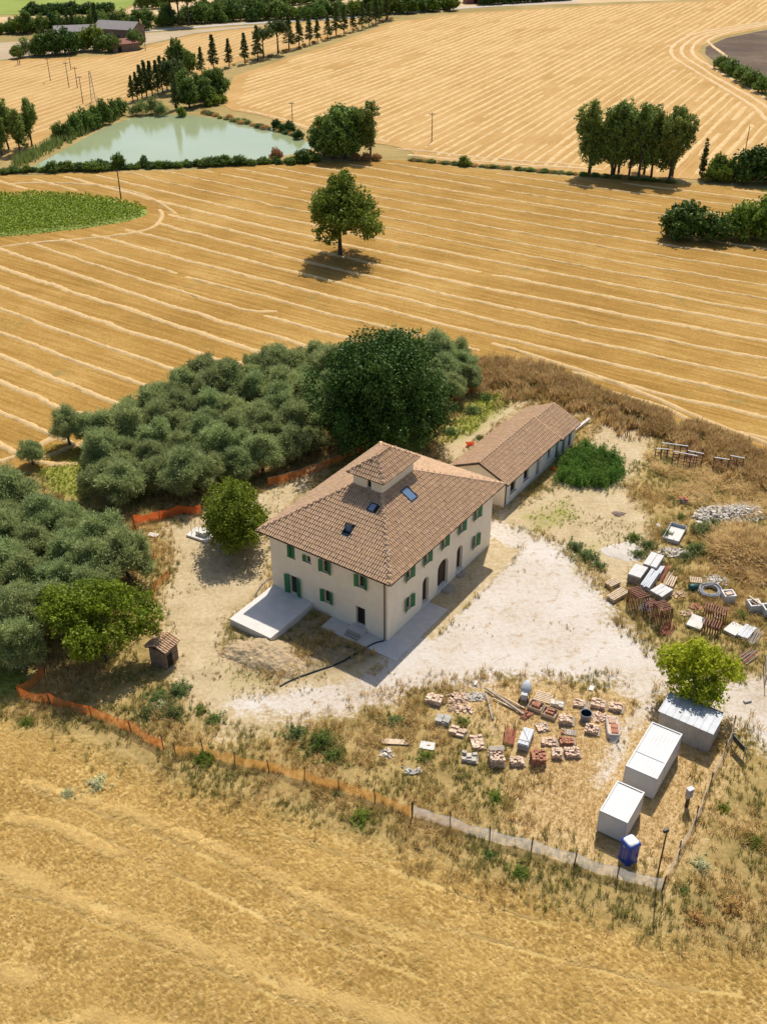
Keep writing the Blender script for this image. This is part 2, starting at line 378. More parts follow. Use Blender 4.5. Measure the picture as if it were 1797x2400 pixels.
def catmull(P, n=5):
    P = [np.array(p, float) for p in P]; out = []
    for i in range(len(P) - 1):
        p0 = P[max(i - 1, 0)]; p1 = P[i]; p2 = P[i + 1]; p3 = P[min(i + 2, len(P) - 1)]
        for k in range(n):
            t = k / n
            out.append(0.5 * ((2 * p1) + (-p0 + p2) * t + (2 * p0 - 5 * p1 + 4 * p2 - p3) * t * t + (-p0 + 3 * p1 - 3 * p2 + p3) * t ** 3))
    out.append(P[-1]); return np.array(out)
def sheet(name, P, z, m):
    import bmesh
    bm = bmesh.new(); vs = [bm.verts.new((p[0], p[1], z)) for p in P]
    es = [bm.edges.new((vs[i], vs[(i + 1) % len(vs)])) for i in range(len(vs))]
    bmesh.ops.triangle_fill(bm, use_beauty=True, edges=es, normal=(0, 0, 1))
    for f in bm.faces:
        if f.normal.z < 0: f.normal_flip()
    me = bpy.data.meshes.new(name); bm.to_mesh(me); bm.free(); me.materials.append(MATS[m])
    return struct(link(bpy.data.objects.new(name, me)))
#%%SETTING
# ------------------------------------------------------------------ ground and fields
big = MB(); N = 24
big.quad((-4000, -1500, -0.06), (4000, -1500, -0.06), (4000, 5500, -0.06), (-4000, 5500, -0.06))
struct(big.build('ground', 'margin'))

MID = poly([(-700, 1120), (-700, 352), (-160, 366), (60, 380), (300, 364), (640, 353), (870, 345), (1000, 363), (1250, 384), (1450, 395), (1600, 404), (1850, 430), (2400, 470),
            (2400, 1260), (1850, 1055), (1656, 985), (1500, 925), (1300, 860), (1180, 800), (1060, 772), (900, 770), (700, 790), (560, 835), (440, 870), (300, 935), (180, 985), (100, 1010), (0, 1035)])
FAR_R = poly([(482, 226), (505, 165), (620, 126), (730, 92), (855, 46), (1000, 28), (1300, 11), (1656, -4), (2000, -16), (2000, 55), (1656, 60), (1562, 78), (1515, 98), (1508, 112),
              (1535, 140), (1656, 206), (2000, 380), (1850, 418), (1656, 396), (1480, 386), (1250, 373), (1000, 354), (905, 340), (880, 322), (830, 312), (700, 296), (640, 272), (560, 248), (500, 238)])
FAR_L = poly([(-200, 160), (40, 128), (230, 121), (320, 99), (420, 74), (600, 53), (815, 38), (715, 82), (600, 112), (560, 120), (450, 154), (420, 166), (290, 215), (200, 245), (150, 272), (90, 305), (0, 352), (-200, 440)])
PALE = poly([(-300, 104), (0, 92), (400, 66), (640, 48), (420, 72), (320, 95), (230, 108), (60, 125), (-300, 150)])
TOPF = poly([(-400, 66), (0, 60), (250, 49), (500, 41), (760, 31), (1000, 17), (1300, 6), (1700, -8), (1700, -20), (700, -12), (310, 3), (270, 24), (200, 33), (0, 37), (-400, 40)])
GREENF = poly([(-500, 34), (0, 32), (230, 27), (268, 18), (300, 3), (330, -22), (-500, -22)])
DARK = poly([(2000, 40), (1656, 64), (1568, 82), (1524, 101), (1522, 116), (1550, 140), (1656, 190), (2000, 350)])
mid_o = sheet('stubble_field', MID, 0.014, 'mid_stubble')
far_o = sheet('stubble_field', FAR_R, 0.010, 'far_stubble')
farl_o = sheet('stubble_field', FAR_L, 0.010, 'far_stubble')
sheet('stubble_field', PALE, 0.006, 'grey_stubble')
sheet('stubble_field', TOPF, 0.004, 'pale_stubble')
sheet('crop_field', GREENF, 0.006, 'green_crop')
sheet('ploughed_field', DARK, 0.006, 'ploughed')

def straw_row(parent, pts, w=1.3, h=0.28, z=0.0, m='straw', ds=1.2, wob=0.22):
    pts = np.asarray(pts, float)
    seg = np.hypot(*np.diff(pts, axis=0).T); L = np.concatenate([[0], np.cumsum(seg)])
    if L[-1] < 4: return
    n = max(4, int(L[-1] / ds)); t = np.linspace(0, L[-1], n)
    x = np.interp(t, L, pts[:, 0]); y = np.interp(t, L, pts[:, 1])
    tx = np.gradient(x); ty = np.gradient(y); k = np.hypot(tx, ty) + 1e-9; nx, ny = -ty / k, tx / k
    lf = np.interp(t, np.linspace(0, L[-1], max(4, n // 6)), rng.normal(0, 1, max(4, n // 6)))
    off = lf * wob + rng.normal(0, wob * 0.18, n)
    ends = np.clip(np.minimum(t, L[-1] - t) / 2.5, 0.15, 1)
    wd = w * (1 + 0.13 * rng.normal(size=n).clip(-2, 2)) * (0.75 + 0.25 * ends); ht = h * (0.8 + 0.4 * rng.random(n)) * ends
    prof = [(-0.5, -0.03), (-0.33, 0.55), (-0.08, 1.0), (0.18, 0.88), (0.36, 0.5), (0.5, -0.03)]
    V = np.zeros((n, 6, 3))
    for i, (a, b_) in enumerate(prof):
        jx = rng.normal(0, 0.035 * w, n)
        V[:, i, 0] = x + nx * (off + a * wd + jx); V[:, i, 1] = y + ny * (off + a * wd + jx)
        V[:, i, 2] = z + b_ * ht * (1 + 0.25 * rng.normal(size=n).clip(-1.5, 1.5)) if b_ > 0 else z - 0.02
    idx = np.arange(n * 6).reshape(n, 6)
    f = np.stack([idx[:-1, :-1], idx[1:, :-1], idx[1:, 1:], idx[:-1, 1:]], -1).reshape(-1, 4)[:, ::-1]
    inst('straw_row', mesh_np('straw_row', V.reshape(-1, 3), f, m), parent)
def clip_rows(x, y, keep):
    runs = []; cur = []
    for i in range(len(x)):
        if keep[i]: cur.append((x[i], y[i]))
        elif cur: runs.append(cur); cur = []
    if cur: runs.append(cur)
    return [r for r in runs if len(r) > 4]

SUNF = smooth_poly(poly([(-200, 410), (0, 421), (90, 420), (190, 426), (260, 436), (312, 452), (316, 463), (280, 477), (190, 492), (90, 504), (0, 512), (-200, 528)]), 3)
# windrows of the middle field
xs = np.arange(-170, 170, 1.0)
for k in range(-12, 36):
    c = 104.8 + 7.45 * k
    ys = c - 0.645 * xs + 0.00091 * xs ** 2 + 0.5 * np.sin(xs * 0.05 + k)
    d = sdf(MID, xs, ys); ds_ = -sdf(SUNF, xs, ys)
    keep = (d > 2.2) & (ds_ > 4) & (vnoise(xs + k * 13.0, ys, 7.0, 82) > .05)
    for r in clip_rows(xs, ys, keep):
        r = np.array(r)
        hook = 4.0 if r[-1][1] < 175 and r[-1][0] < 0 else 0      # the combine turns at the grove
        if hook: r = np.vstack([r, r[-1] + (3.0, -0.9), r[-1] + (6.0, -0.6)])
        straw_row(mid_o, r, (1.15 if k < 14 else 0.85) * U(.85, 1.15), 0.17, 0.01, ds=0.7, wob=.16)
# headland rows along the grove, the house plot and the sunflowers
for P, w in (([(80, 995), (180, 955), (300, 905), (360, 880), (440, 828), (520, 800)], 1.0), ([(300, 888), (420, 812), (560, 775), (620, 758)], 1.1), ([(-60, 1012), (40, 985), (120, 945), (215, 915)], 1.2),
             ([(1060, 742), (1250, 800), (1400, 855), (1540, 915), (1700, 975)], 1.1), ([(1290, 838), (1420, 880), (1560, 940), (1680, 990)], 1.2),
             ([(345, 452), (352, 468), (330, 492), (250, 510), (120, 522), (0, 534)], 1.0), ([(20, 396), (120, 396), (220, 402), (300, 418), (345, 440), (378, 462)], 0.9)):
    straw_row(mid_o, catmull([g(*p) for p in P], 6), w, 0.22, 0.01)
# far field, rows running up the slope line and a headland swept round the ploughed field
LOOP = catmull([(118, 250), (113, 285), (110, 306), (112, 327), (111, 357), (109, 393), (110, 425), (122, 457), (140, 481), (173, 507), (230, 540)], 6)
th = R(63.2); tdir = np.array([math.cos(th), math.sin(th)]); ndir = np.array([tdir[1], -tdir[0]])
t = np.arange(150, 760, 3.0)
def left_of_loop(x, y):
    lx = np.interp(y, LOOP[:, 1], LOOP[:, 0]); return (x < lx - 1.5)
for i in range(-140, 70):
    o = i * 3.05 + U(-0.2, 0.2)
    x = tdir[0] * t + ndir[0] * o + 0.9 * np.sin(t * 0.02 + i * 0.1); y = tdir[1] * t + ndir[1] * o
    keep = (sdf(FAR_R, x, y) > 3.5) & (left_of_loop(x, y) | (y > 520))
    keep &= vnoise(x + i * 17.0, y, 22.0, 81) > .14
    for r in clip_rows(x, y, keep): straw_row(far_o, r, U(.75, 1.5), 0.18, 0.008, 'straw_far', ds=2.2, wob=0.16)
for o in (0, 4, 8, 11.5):
    q = LOOP.copy(); q[:, 0] += o; q = q[(sdf(FAR_R, q[:, 0], q[:, 1]) > 1.0)]
    if len(q) > 5: straw_row(far_o, q, 1.5, 0.24, 0.008, 'straw_pale', ds=2.5)
straw_row(far_o, catmull([g(*p) for p in [(880, 334), (1000, 346), (1150, 358), (1300, 366)]], 5), 1.4, 0.2, 0.008, 'straw_pale')
straw_row(far_o, catmull([g(*p) for p in [(860, 320), (930, 328), (1050, 342), (1250, 357)]], 5), 1.1, 0.2, 0.008, 'straw_pale')
straw_row(far_o, catmull([g(*p) for p in [(515, 236), (590, 252), (690, 282), (840, 306)]], 5), 1.2, 0.2, 0.008, 'straw_pale')
th = R(70.5); tdir = np.array([math.cos(th), math.sin(th)]); ndir = np.array([tdir[1], -tdir[0]])
for i in range(-110, -10):
    o = i * 3.3 + U(-0.2, 0.2); x = tdir[0] * t + ndir[0] * o; y = tdir[1] * t + ndir[1] * o
    for r in clip_rows(x, y, sdf(FAR_L, x, y) > 4): straw_row(farl_o, r, 1.0, 0.22, 0.008, 'straw', ds=3.5, wob=0.12)

# ------------------------------------------------------------------ plot round the house: one relief sheet with soil, gravel, thatch and grass
GX0, GX1, GY0, GY1, GD = -80.0, 84.0, 26.0, 160.0, 0.45
gx = np.arange(GX0, GX1, GD); gy = np.arange(GY0, GY1, GD); X, Y = np.meshgrid(gx, gy)
GRAVEL = poly([(1058, 1120), (1110, 1138), (1180, 1160), (1235, 1200), (1280, 1252), (1305, 1300), (1350, 1350), (1400, 1398), (1440, 1440), (1500, 1470), (1600, 1468), (1750, 1462), (1750, 1680), (1656, 1618), (1610, 1572), (1540, 1535), (1480, 1520),
               (1430, 1500), (1390, 1520), (1330, 1482), (1250, 1466), (1150, 1462), (1060, 1466), (1010, 1482), (940, 1480), (860, 1502), (790, 1530), (700, 1548), (600, 1548), (500, 1522), (600, 1488), (700, 1470), (780, 1440), (840, 1400), (960, 1290), (1040, 1200)])
PATH = poly([(1400, 1500), (1430, 1520), (1370, 1580), (1345, 1640), (1300, 1710), (1280, 1700), (1310, 1620), (1340, 1560)])
SOIL = [poly([(350, 1140), (430, 1105), (500, 1085), (580, 1060), (640, 1020), (700, 1000), (640, 1090), (590, 1180), (590, 1280), (500, 1340), (480, 1400), (560, 1470), (700, 1440), (860, 1400), (780, 1520), (640, 1570), (480, 1590), (410, 1530), (372, 1450), (365, 1380), (335, 1310), (378, 1240)]),
        poly([(1062, 1080), (1150, 1080), (1230, 1000), (1300, 905), (1380, 895), (1405, 960), (1350, 1050), (1400, 1120), (1410, 1195), (1330, 1280), (1240, 1200), (1150, 1150), (1060, 1140)]),
        poly([(930, 1000), (990, 930), (1040, 895), (1110, 865), (1250, 860), (1340, 890), (1380, 960), (1300, 920), (1200, 875), (1120, 880), (1000, 1000)])]
THATCH = poly([(1000, 1490), (1100, 1470), (1300, 1480), (1420, 1520), (1600, 1560), (1585, 1600), (1540, 1720), (1480, 1840), (1425, 1900), (1250, 1850), (1080, 1800), (1130, 1690), (1090, 1600), (960, 1530)])
LAWN = [poly([(75, 1010), (110, 960), (200, 965), (215, 1030), (195, 1085), (110, 1060)]), poly([(-80, 1440), (60, 1440), (70, 1500), (-80, 1540)]), poly([(955, 955), (1000, 880), (1060, 840), (1095, 870), (1010, 940)]),
        poly([(1120, 1110), (1230, 1075), (1250, 1120), (1150, 1170)]), poly([(1220, 1190), (1290, 1170), (1300, 1240), (1250, 1240)]), poly([(480, 1440), (560, 1440), (580, 1480), (490, 1490)])]
FRONT = poly([(-900, 1340), (-250, 1500), (0, 1560), (150, 1610), (340, 1690), (560, 1755), (780, 1830), (1000, 1895), (1200, 1965), (1420, 2045), (1656, 2085), (1900, 2110), (2500, 2180), (2500, 3100), (-900, 3100)])
SITE = poly([(35, 1475), (110, 1500), (250, 1560), (360, 1620), (600, 1690), (800, 1735), (1060, 1815), (1240, 1866), (1428, 1925), (1505, 1775), (1570, 1640), (1585, 1580), (1750, 1560), (1850, 1000), (1656, 985), (1500, 925), (1300, 860), (1180, 800),
             (1060, 772), (900, 770), (700, 790), (560, 835), (440, 870), (300, 935), (180, 985), (100, 1010), (0, 1035), (-150, 1060), (-150, 1450)])
def soft(d, w): return np.clip(d / w * 0.5 + 0.5, 0, 1)
m_grav = np.maximum(soft(sdf(GRAVEL, X, Y), 3.0), 0.85 * soft(sdf(PATH, X, Y), 1.6))
m_soil = np.max([soft(sdf(p, X, Y), 2.6) for p in SOIL], axis=0)
m_that = soft(sdf(THATCH, X, Y), 4.0)
m_lawn = np.max([soft(sdf(p, X, Y), 2.6) * (1.0 if i_ < 3 else .62) for i_, p in enumerate(LAWN)], axis=0); m_lawn[:] = np.maximum(m_lawn * 1.0, 0)
m_front = soft(sdf(FRONT, X, Y), 3.5)
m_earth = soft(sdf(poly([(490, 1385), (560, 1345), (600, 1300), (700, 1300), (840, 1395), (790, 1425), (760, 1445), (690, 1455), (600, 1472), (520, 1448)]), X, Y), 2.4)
site_d = sdf(SITE, X, Y)
_hu = (X - 0.40) * math.cos(R(55.5)) + (Y - 78.11) * math.sin(R(55.5)); _hv = -(X - 0.40) * math.sin(R(55.5)) + (Y - 78.11) * math.cos(R(55.5))
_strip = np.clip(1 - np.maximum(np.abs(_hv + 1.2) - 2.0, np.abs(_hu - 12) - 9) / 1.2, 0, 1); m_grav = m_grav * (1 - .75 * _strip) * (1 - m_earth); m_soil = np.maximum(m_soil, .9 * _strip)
rough = 0.5 * vnoise(X, Y, 3.1, 1) + 0.3 * vnoise(X, Y, 1.3, 2) + 0.2 * vnoise(X, Y, 0.6, 3)
HOUSE_C = np.array([0.40, 78.11]); HA = R(55.5); HU = np.array([math.cos(HA), math.sin(HA)]); HV = np.array([-HU[1], HU[0]])
hu = (X - HOUSE_C[0]) * HU[0] + (Y - HOUSE_C[1]) * HU[1]; hv = (X - HOUSE_C[0]) * HV[0] + (Y - HOUSE_C[1]) * HV[1]
flat = ((hu > -9) & (hu < 23) & (hv > -3) & (hv < 17)) | ((hu > 27) & (hu < 48.5) & (hv > 1.5) & (hv < 10.5))
amp = np.where(site_d > 0, 0.22 * (1 - m_grav * 0.85) * (1 - m_soil * 0.55) * (1 - m_that * 0.6), 0.12)
Z = (rough - 0.35) * amp * np.where(flat, 0.15, 1)
edge = np.minimum.reduce([X - GX0, GX1 - X, Y - GY0, GY1 - Y]); inmid = sdf(MID, X, Y)
Z = np.where(inmid > -1.0, np.minimum(Z, -0.02), Z); Z = np.where(edge < 1.0, -0.03, Z)
def ground_z(x, y):
    i = np.clip(((np.asarray(x) - GX0) / GD), 0, len(gx) - 1.001); j = np.clip(((np.asarray(y) - GY0) / GD), 0, len(gy) - 1.001)
    i0 = i.astype(int); j0 = j.astype(int); fx = i - i0; fy = j - j0
    z = (Z[j0, i0] * (1 - fx) + Z[j0, i0 + 1] * fx) * (1 - fy) + (Z[j0 + 1, i0] * (1 - fx) + Z[j0 + 1, i0 + 1] * fx) * fy
    out = (np.asarray(x) < GX0) | (np.asarray(x) > GX1 - GD) | (np.asarray(y) < GY0) | (np.asarray(y) > GY1 - GD)
    return np.where(out, 0.0, z)
def gz(x, y): return float(ground_z(np.array([x]), np.array([y]))[0])
def mask_at(M, x, y):
    i = np.clip(((np.asarray(x) - GX0) / GD).astype(int), 0, len(gx) - 1); j = np.clip(((np.asarray(y) - GY0) / GD).astype(int), 0, len(gy) - 1); return M[j, i]
idx = np.arange(X.size).reshape(X.shape)
F = np.stack([idx[:-1, :-1], idx[:-1, 1:], idx[1:, 1:], idx[1:, :-1]], -1).reshape(-1, 4)

m, nt, b = newmat('plot'); b.inputs['Roughness'].default_value = 0.97; b.inputs['Specular IOR Level'].default_value = 0.06
p = wpos(nt).outputs['Position']
def att(n): a = nd(nt, 'ShaderNodeAttribute', attribute_name=n); return a.outputs['Fac']
nA = noise(nt, 0.35, 6, 0.7, p); nB = noise(nt, 2.2, 6, 0.75, p); nC = noise(nt, 9.0, 4, 0.8, p); nD = noise(nt, 0.12, 5, 0.6, p)
dry = ramp(nt, mth(nt, 'ADD', mth(nt, 'MULTIPLY', nA, 0.55), mth(nt, 'MULTIPLY', nB, 0.45)), [(0.36, (0.17, 0.135, 0.045)), (0.50, (0.34, 0.24, 0.09)), (0.64, (0.48, 0.345, 0.15))])
tha = ramp(nt, mth(nt, 'ADD', mth(nt, 'MULTIPLY', nB, 0.6), mth(nt, 'MULTIPLY', nC, 0.4)), [(0.36, (0.36, 0.245, 0.10)), (0.52, (0.53, 0.375, 0.18)), (0.66, (0.64, 0.49, 0.28))])
soi = ramp(nt, mth(nt, 'ADD', mth(nt, 'MULTIPLY', nA, 0.45), mth(nt, 'MULTIPLY', nB, 0.55)), [(0.34, (0.31, 0.225, 0.115)), (0.50, (0.48, 0.37, 0.21)), (0.66, (0.62, 0.50, 0.33))])
gra = ramp(nt, mth(nt, 'ADD', mth(nt, 'MULTIPLY', nD, 0.5), mth(nt, 'MULTIPLY', nB, 0.5)), [(0.36, (0.42, 0.33, 0.225)), (0.45, (0.54, 0.46, 0.37)), (0.55, (0.595, 0.53, 0.455)), (0.66, (0.64, 0.585, 0.525))])
law = ramp(nt, nB, [(0.35, (0.19, 0.20, 0.035)), (0.65, (0.36, 0.34, 0.085))])
fro = ramp(nt, mth(nt, 'ADD', mth(nt, 'MULTIPLY', nD, 0.5), mth(nt, 'MULTIPLY', nC, 0.5)), [(0.38, (0.36, 0.24, 0.075)), (0.5, (0.50, 0.35, 0.125)), (0.62, (0.63, 0.465, 0.19))])
def edge_mask(a, k=0.9, w=0.16):
    s = mth(nt, 'ADD', a, mth(nt, 'MULTIPLY', mth(nt, 'SUBTRACT', mth(nt, 'ADD', mth(nt, 'MULTIPLY', nA, 0.45), mth(nt, 'MULTIPLY', nB, 0.55)), 0.5), k * 2))
    return mth(nt, 'MULTIPLY_ADD', s, 1 / (2 * w), 0.5 - 0.5 / (2 * w), clamp=True)
bl = mth(nt, 'MULTIPLY_ADD', noise(nt, 0.8, 6, 0.75, p, 0.6), 9.0, -4.95, clamp=True); gra = mixc(nt, mth(nt, 'MULTIPLY', bl, 0.8), gra, (0.40, 0.275, 0.14))
bl2 = mth(nt, 'MULTIPLY_ADD', noise(nt, 1.4, 6, 0.8, p, 0.8), 9.0, -5.2, clamp=True); soi = mixc(nt, mth(nt, 'MULTIPLY', bl2, 0.7), soi, (0.27, 0.21, 0.085))
c = dry
c = mixc(nt, edge_mask(att('thatch')), c, tha); c = mixc(nt, edge_mask(att('soil')), c, soi)
c = mixc(nt, edge_mask(att('gravel'), 1.25), c, gra); c = mixc(nt, edge_mask(att('lawn'), 1.3), c, law)
c = mixc(nt, edge_mask(att('front'), 0.8), c, fro)
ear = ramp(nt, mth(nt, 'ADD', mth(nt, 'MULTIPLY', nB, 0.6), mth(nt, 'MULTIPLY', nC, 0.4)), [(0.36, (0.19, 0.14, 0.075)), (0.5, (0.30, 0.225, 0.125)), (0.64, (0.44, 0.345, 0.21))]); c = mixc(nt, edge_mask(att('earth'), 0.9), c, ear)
nt.links.new(c, b.inputs['Base Color'])
bn = nd(nt, 'ShaderNodeBump'); bn.inputs['Distance'].default_value = 0.07
nt.links.new(mth(nt, 'ADD', nB, mth(nt, 'MULTIPLY', nC, 0.6)), bn.inputs['Height']); nt.links.new(bn.outputs[0], b.inputs['Normal'])
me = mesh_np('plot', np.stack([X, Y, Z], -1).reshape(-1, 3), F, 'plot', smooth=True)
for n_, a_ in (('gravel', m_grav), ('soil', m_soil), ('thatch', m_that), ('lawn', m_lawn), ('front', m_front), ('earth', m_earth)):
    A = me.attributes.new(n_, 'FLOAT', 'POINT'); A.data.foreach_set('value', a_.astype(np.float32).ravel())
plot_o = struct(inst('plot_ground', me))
# broad flattened swaths in the near field
NEAR_ROWS = [[(55, 1690), (160, 1718), (330, 1775), (480, 1835), (600, 1900), (710, 1960), (900, 2030)], [(-30, 1870), (40, 1890), (180, 1950), (320, 2000), (470, 2065), (620, 2130), (790, 2180), (940, 2230)],
             [(-60, 2080), (0, 2095), (75, 2118)], [(-40, 2250), (120, 2220), (215, 2195), (260, 2210), (400, 2235), (560, 2260)], [(20, 1770), (100, 1780), (180, 1815), (260, 1850)]]
NEAR_CURVES = [catmull([g(*p_) for p_ in P], 6) for P in NEAR_ROWS]

mat('track_earth', (0.30, 0.195, 0.065), (0.40, 0.27, 0.10), scale=1.2, rough=.95, bump=.04, spec=.06)
TRACKS = [catmull([g(*q) for q in P], 6) for P in ([(80, 1712), (200, 1752), (330, 1800), (470, 1862), (600, 1925), (700, 1985), (880, 2060)], [(60, 1760), (170, 1790), (300, 1850), (450, 1925), (620, 2005), (760, 2060), (900, 2110)], [(0, 1925), (120, 1955), (300, 2030), (460, 2095), (600, 2155), (800, 2215)], [(900, 1985), (1050, 2030), (1250, 2085), (1450, 2130), (1600, 2150)], [(600, 1800), (800, 1865), (1000, 1935), (1200, 2005)])]
for q in TRACKS:
    i = 0
    while i < len(q) - 4:
        j = min(len(q), i + random.randint(5, 12)); straw_row(plot_o, q[i:j], U(.3, .6), .012, .035, 'track_earth', ds=.3, wob=.12); i = j + random.randint(0, 3)
# pond, road
POND = smooth_poly(poly([(66, 366), (105, 342), (160, 312), (225, 277), (280, 257), (330, 250), (380, 248), (430, 251), (500, 262), (560, 272), (620, 289), (660, 306), (674, 318), (650, 329), (600, 339), (540, 346), (480, 351), (420, 356), (330, 359), (250, 361), (180, 365), (120, 368)]), 3)
sheet('pond_water', POND, 0.03, 'pond_water')
BANK = np.array([p_ + (p_ - POND.mean(0)) / np.linalg.norm(p_ - POND.mean(0)) * 5 for p_ in POND]); sheet('pond_bank', BANK, 0.018, 'margin')
def strip(name, pts, w, z, m):
    q = catmull(pts, 6); tg = np.gradient(q, axis=0); tg /= np.linalg.norm(tg, axis=1)[:, None]; nn = np.stack([-tg[:, 1], tg[:, 0]], 1)
    mb = MB()
    for i in range(len(q) - 1):
        a, b_, c_, d_ = q[i] - nn[i] * w / 2, q[i + 1] - nn[i + 1] * w / 2, q[i + 1] + nn[i + 1] * w / 2, q[i] + nn[i] * w / 2
        mb.quad((*a, z), (*b_, z), (*c_, z), (*d_, z))
    return struct(mb.build(name, m))
strip('road', [g(*p_) for p_ in [(150, 78), (260, 71), (350, 64), (480, 54), (600, 47), (720, 40), (820, 32), (920, 24), (1000, 17), (1100, 11), (1250, 3)]], 5.5, 0.03, 'track')
#%%PLANTS
# ------------------------------------------------------------------ trees and shrubs
def unit(a): return a / (np.linalg.norm(a, axis=-1, keepdims=True) + 1e-9)
def leaves(centers, crad, per, size, asp, r, up=0.35, outward=None, flat=1.0, sprig=False):
    """leaf-sized quads gathered in clumps round the given centres"""
    C = np.repeat(np.asarray(centers, float), per, axis=0); rad = np.repeat(np.broadcast_to(np.asarray(crad, float), (len(centers),)), per)
    n = len(C)
    off = unit(r.normal(size=(n, 3))) * (r.random((n, 1)) ** 0.5); off[:, 2] *= flat
    Pn = C + off * rad[:, None]
    nrm = unit(r.normal(size=(n, 3)) + off * 0.7 + np.array([0, 0, up]) + (0 if outward is None else np.repeat(outward, per, axis=0) * 0.5))
    tq = unit(np.cross(nrm, r.normal(size=(n, 3)))); bq = np.cross(nrm, tq)
    if sprig:          # thin shoots that point outwards and up
        tq = unit(off * 1.2 + np.repeat(outward, per, axis=0) * .6 + np.array([0, 0, .45]) + r.normal(size=(n, 3)) * .55); nrm = unit(np.cross(tq, r.normal(size=(n, 3)))); bq = np.cross(nrm, tq)
    s = size * (0.6 + 0.8 * r.random((n, 1))); a = tq * s; b_ = bq * s * asp
    V = np.stack([Pn - a, Pn - b_ * 0.9 + a * 0.1, Pn + a, Pn + b_ * 0.9 + a * 0.1], 1)
    return V.reshape(-1, 3)
def quads(n): return np.arange(n * 4).reshape(n, 4)
def crown_centers(ells, n, r, shell=0.5):
    w = np.array([e[3] * e[4] * e[5] for e in ells]) ** 0.8; k = r.choice(len(ells), n, p=w / w.sum())
    E_ = np.array(ells)[k]; d = unit(r.normal(size=(n, 3))); rr = (shell + (1 - shell) * r.random((n, 1)) ** 0.7)
    return E_[:, :3] + d * rr * E_[:, 3:6], d
def crown(name, ells, n, crad, per, size, asp, m, seed, shell=0.5, up=0.35, sprig=False):
    r = np.random.default_rng(seed); C, d = crown_centers(ells, n, r, shell)
    V = leaves(C, crad * (0.7 + 0.6 * r.random(n)), per, size, asp, r, up, d, 1.0, sprig)
    V[:, 2] = np.maximum(V[:, 2], 0.05)
    return mesh_np(name, V, quads(len(V) // 4), m)
def trunk(name, h, r0, ells, seed, m, limbs=7, lean=0.3, fork=None):
    r = np.random.default_rng(seed); mb = MB()
    top = Vector((r.normal(0, lean), r.normal(0, lean), h))
    mid = top * 0.5 + Vector((r.normal(0, lean * 0.4), r.normal(0, lean * 0.4), 0))
    mb.tube([(0, 0, -0.25), (0, 0, 0.12), tuple(mid * 0.5), tuple(mid), tuple(top)], [r0 * 1.55, r0 * 1.15, r0, r0 * 0.85, r0 * 0.55], 9)
    C, d = crown_centers(ells, limbs, r, 0.45)
    for c_ in C:
        s0 = mid.lerp(top, r.uniform(0.1, 1.0)); e = Vector(c_); mm = s0.lerp(e, 0.5) + Vector((r.normal(0, .2), r.normal(0, .2), -0.05 * h))
        mb.tube([s0, mm, e], [r0 * 0.5, r0 * 0.33, r0 * 0.10], 6)
    return mb.mesh(name, m, True)
def ball_cluster(r, n, R0, z0, zr, rs):
    E_ = []
    for i in range(n):
        a = 2 * math.pi * i / n + r.uniform(-.4, .4); q = R0 * r.uniform(0.35, 0.75); s = rs * r.uniform(0.75, 1.2)
        E_.append((q * math.cos(a), q * math.sin(a), z0 + r.uniform(-zr, zr), s, s, s * 0.85))
    return E_
TREE = {}
def proto(kind, tr, cr): TREE.setdefault(kind, []).append((tr, cr))
for s in range(5):          # olives: low, many-lobed, grey green
    r = np.random.default_rng(100 + s); E_ = ball_cluster(r, 9, 2.5, 2.6, 0.8, 1.0) + ball_cluster(r, 4, 1.5, 3.7, 0.4, .85) + [(r.normal(0, .4), r.normal(0, .4), 4.2, .9, .9, .8)]
    proto('olive', trunk('trunk', 2.2, 0.2, E_, s, 'olive_bark', 6, 0.25), crown('crown', E_, 480, 0.50, 40, 0.165, 0.22, 'leaf_olive', 200 + s, 0.2, 0.6, True))
for s in range(4):          # broad-leaved field and pond trees
    r = np.random.default_rng(120 + s); E_ = ball_cluster(r, 9, 3.4, 4.2, 2.0, 2.2) + [(0, 0, 7.2, 2.3, 2.3, 1.9), (0.3, 0, 3.2, 2.6, 2.6, 2.4)]
    proto('broad', trunk('trunk', 3.6, 0.28, E_, s, 'bark', 8, 0.3), crown('crown', E_, 400, 0.75, 22, 0.30, 0.6, 'leaf_mid', 220 + s, 0.4))
for s in range(3):          # poplars with tall gappy crowns on bare stems
    r = np.random.default_rng(140 + s)
    E_ = [(r.normal(0, .9), r.normal(0, .9), z, q, q, q * 1.35) for z, q in ((4.5, 1.9), (6.5, 2.5), (8.5, 3.0), (10.5, 3.2), (12.5, 2.7), (14.3, 2.0), (16, 1.2))]
    proto('poplar', trunk('trunk', 12.0, 0.3, E_, s, 'bark', 10, 0.5), crown('crown', E_, 330, 0.85, 24, 0.30, 0.6, 'leaf_poplar', 240 + s, 0.35))
for s in range(3):          # conifers in the avenue
    r = np.random.default_rng(160 + s); Cn = []; mb = MB(); H_ = 9.0
    mb.tube([(0, 0, -0.2), (0.05, 0, H_ * 0.5), (0, 0, H_)], [0.2, 0.13, 0.03], 7)
    for z in np.arange(2.1, H_, 0.42):
        q = (1 - (z - 2.0) / (H_ - 1.6)) ** 0.8 * 1.75 * r.uniform(0.7, 1.15)
        for a in range(5):
            w = r.uniform(0, 6.28)
            for f_ in (0.35, 0.7, 1.0): Cn.append((q * f_ * math.cos(w), q * f_ * math.sin(w), z - 0.25 * f_ * q + r.normal(0, .08)))
            mb.tube([(0, 0, z), (q * math.cos(w), q * math.sin(w), z - 0.25 * q)], [0.05, 0.015], 4)
    V = leaves(Cn, 0.36, 15, 0.20, 0.4, r, 0.3, None, 0.6); proto('conifer', mb.mesh('trunk', 'bark'), mesh_np('crown', V, quads(len(V) // 4), 'leaf_conifer'))
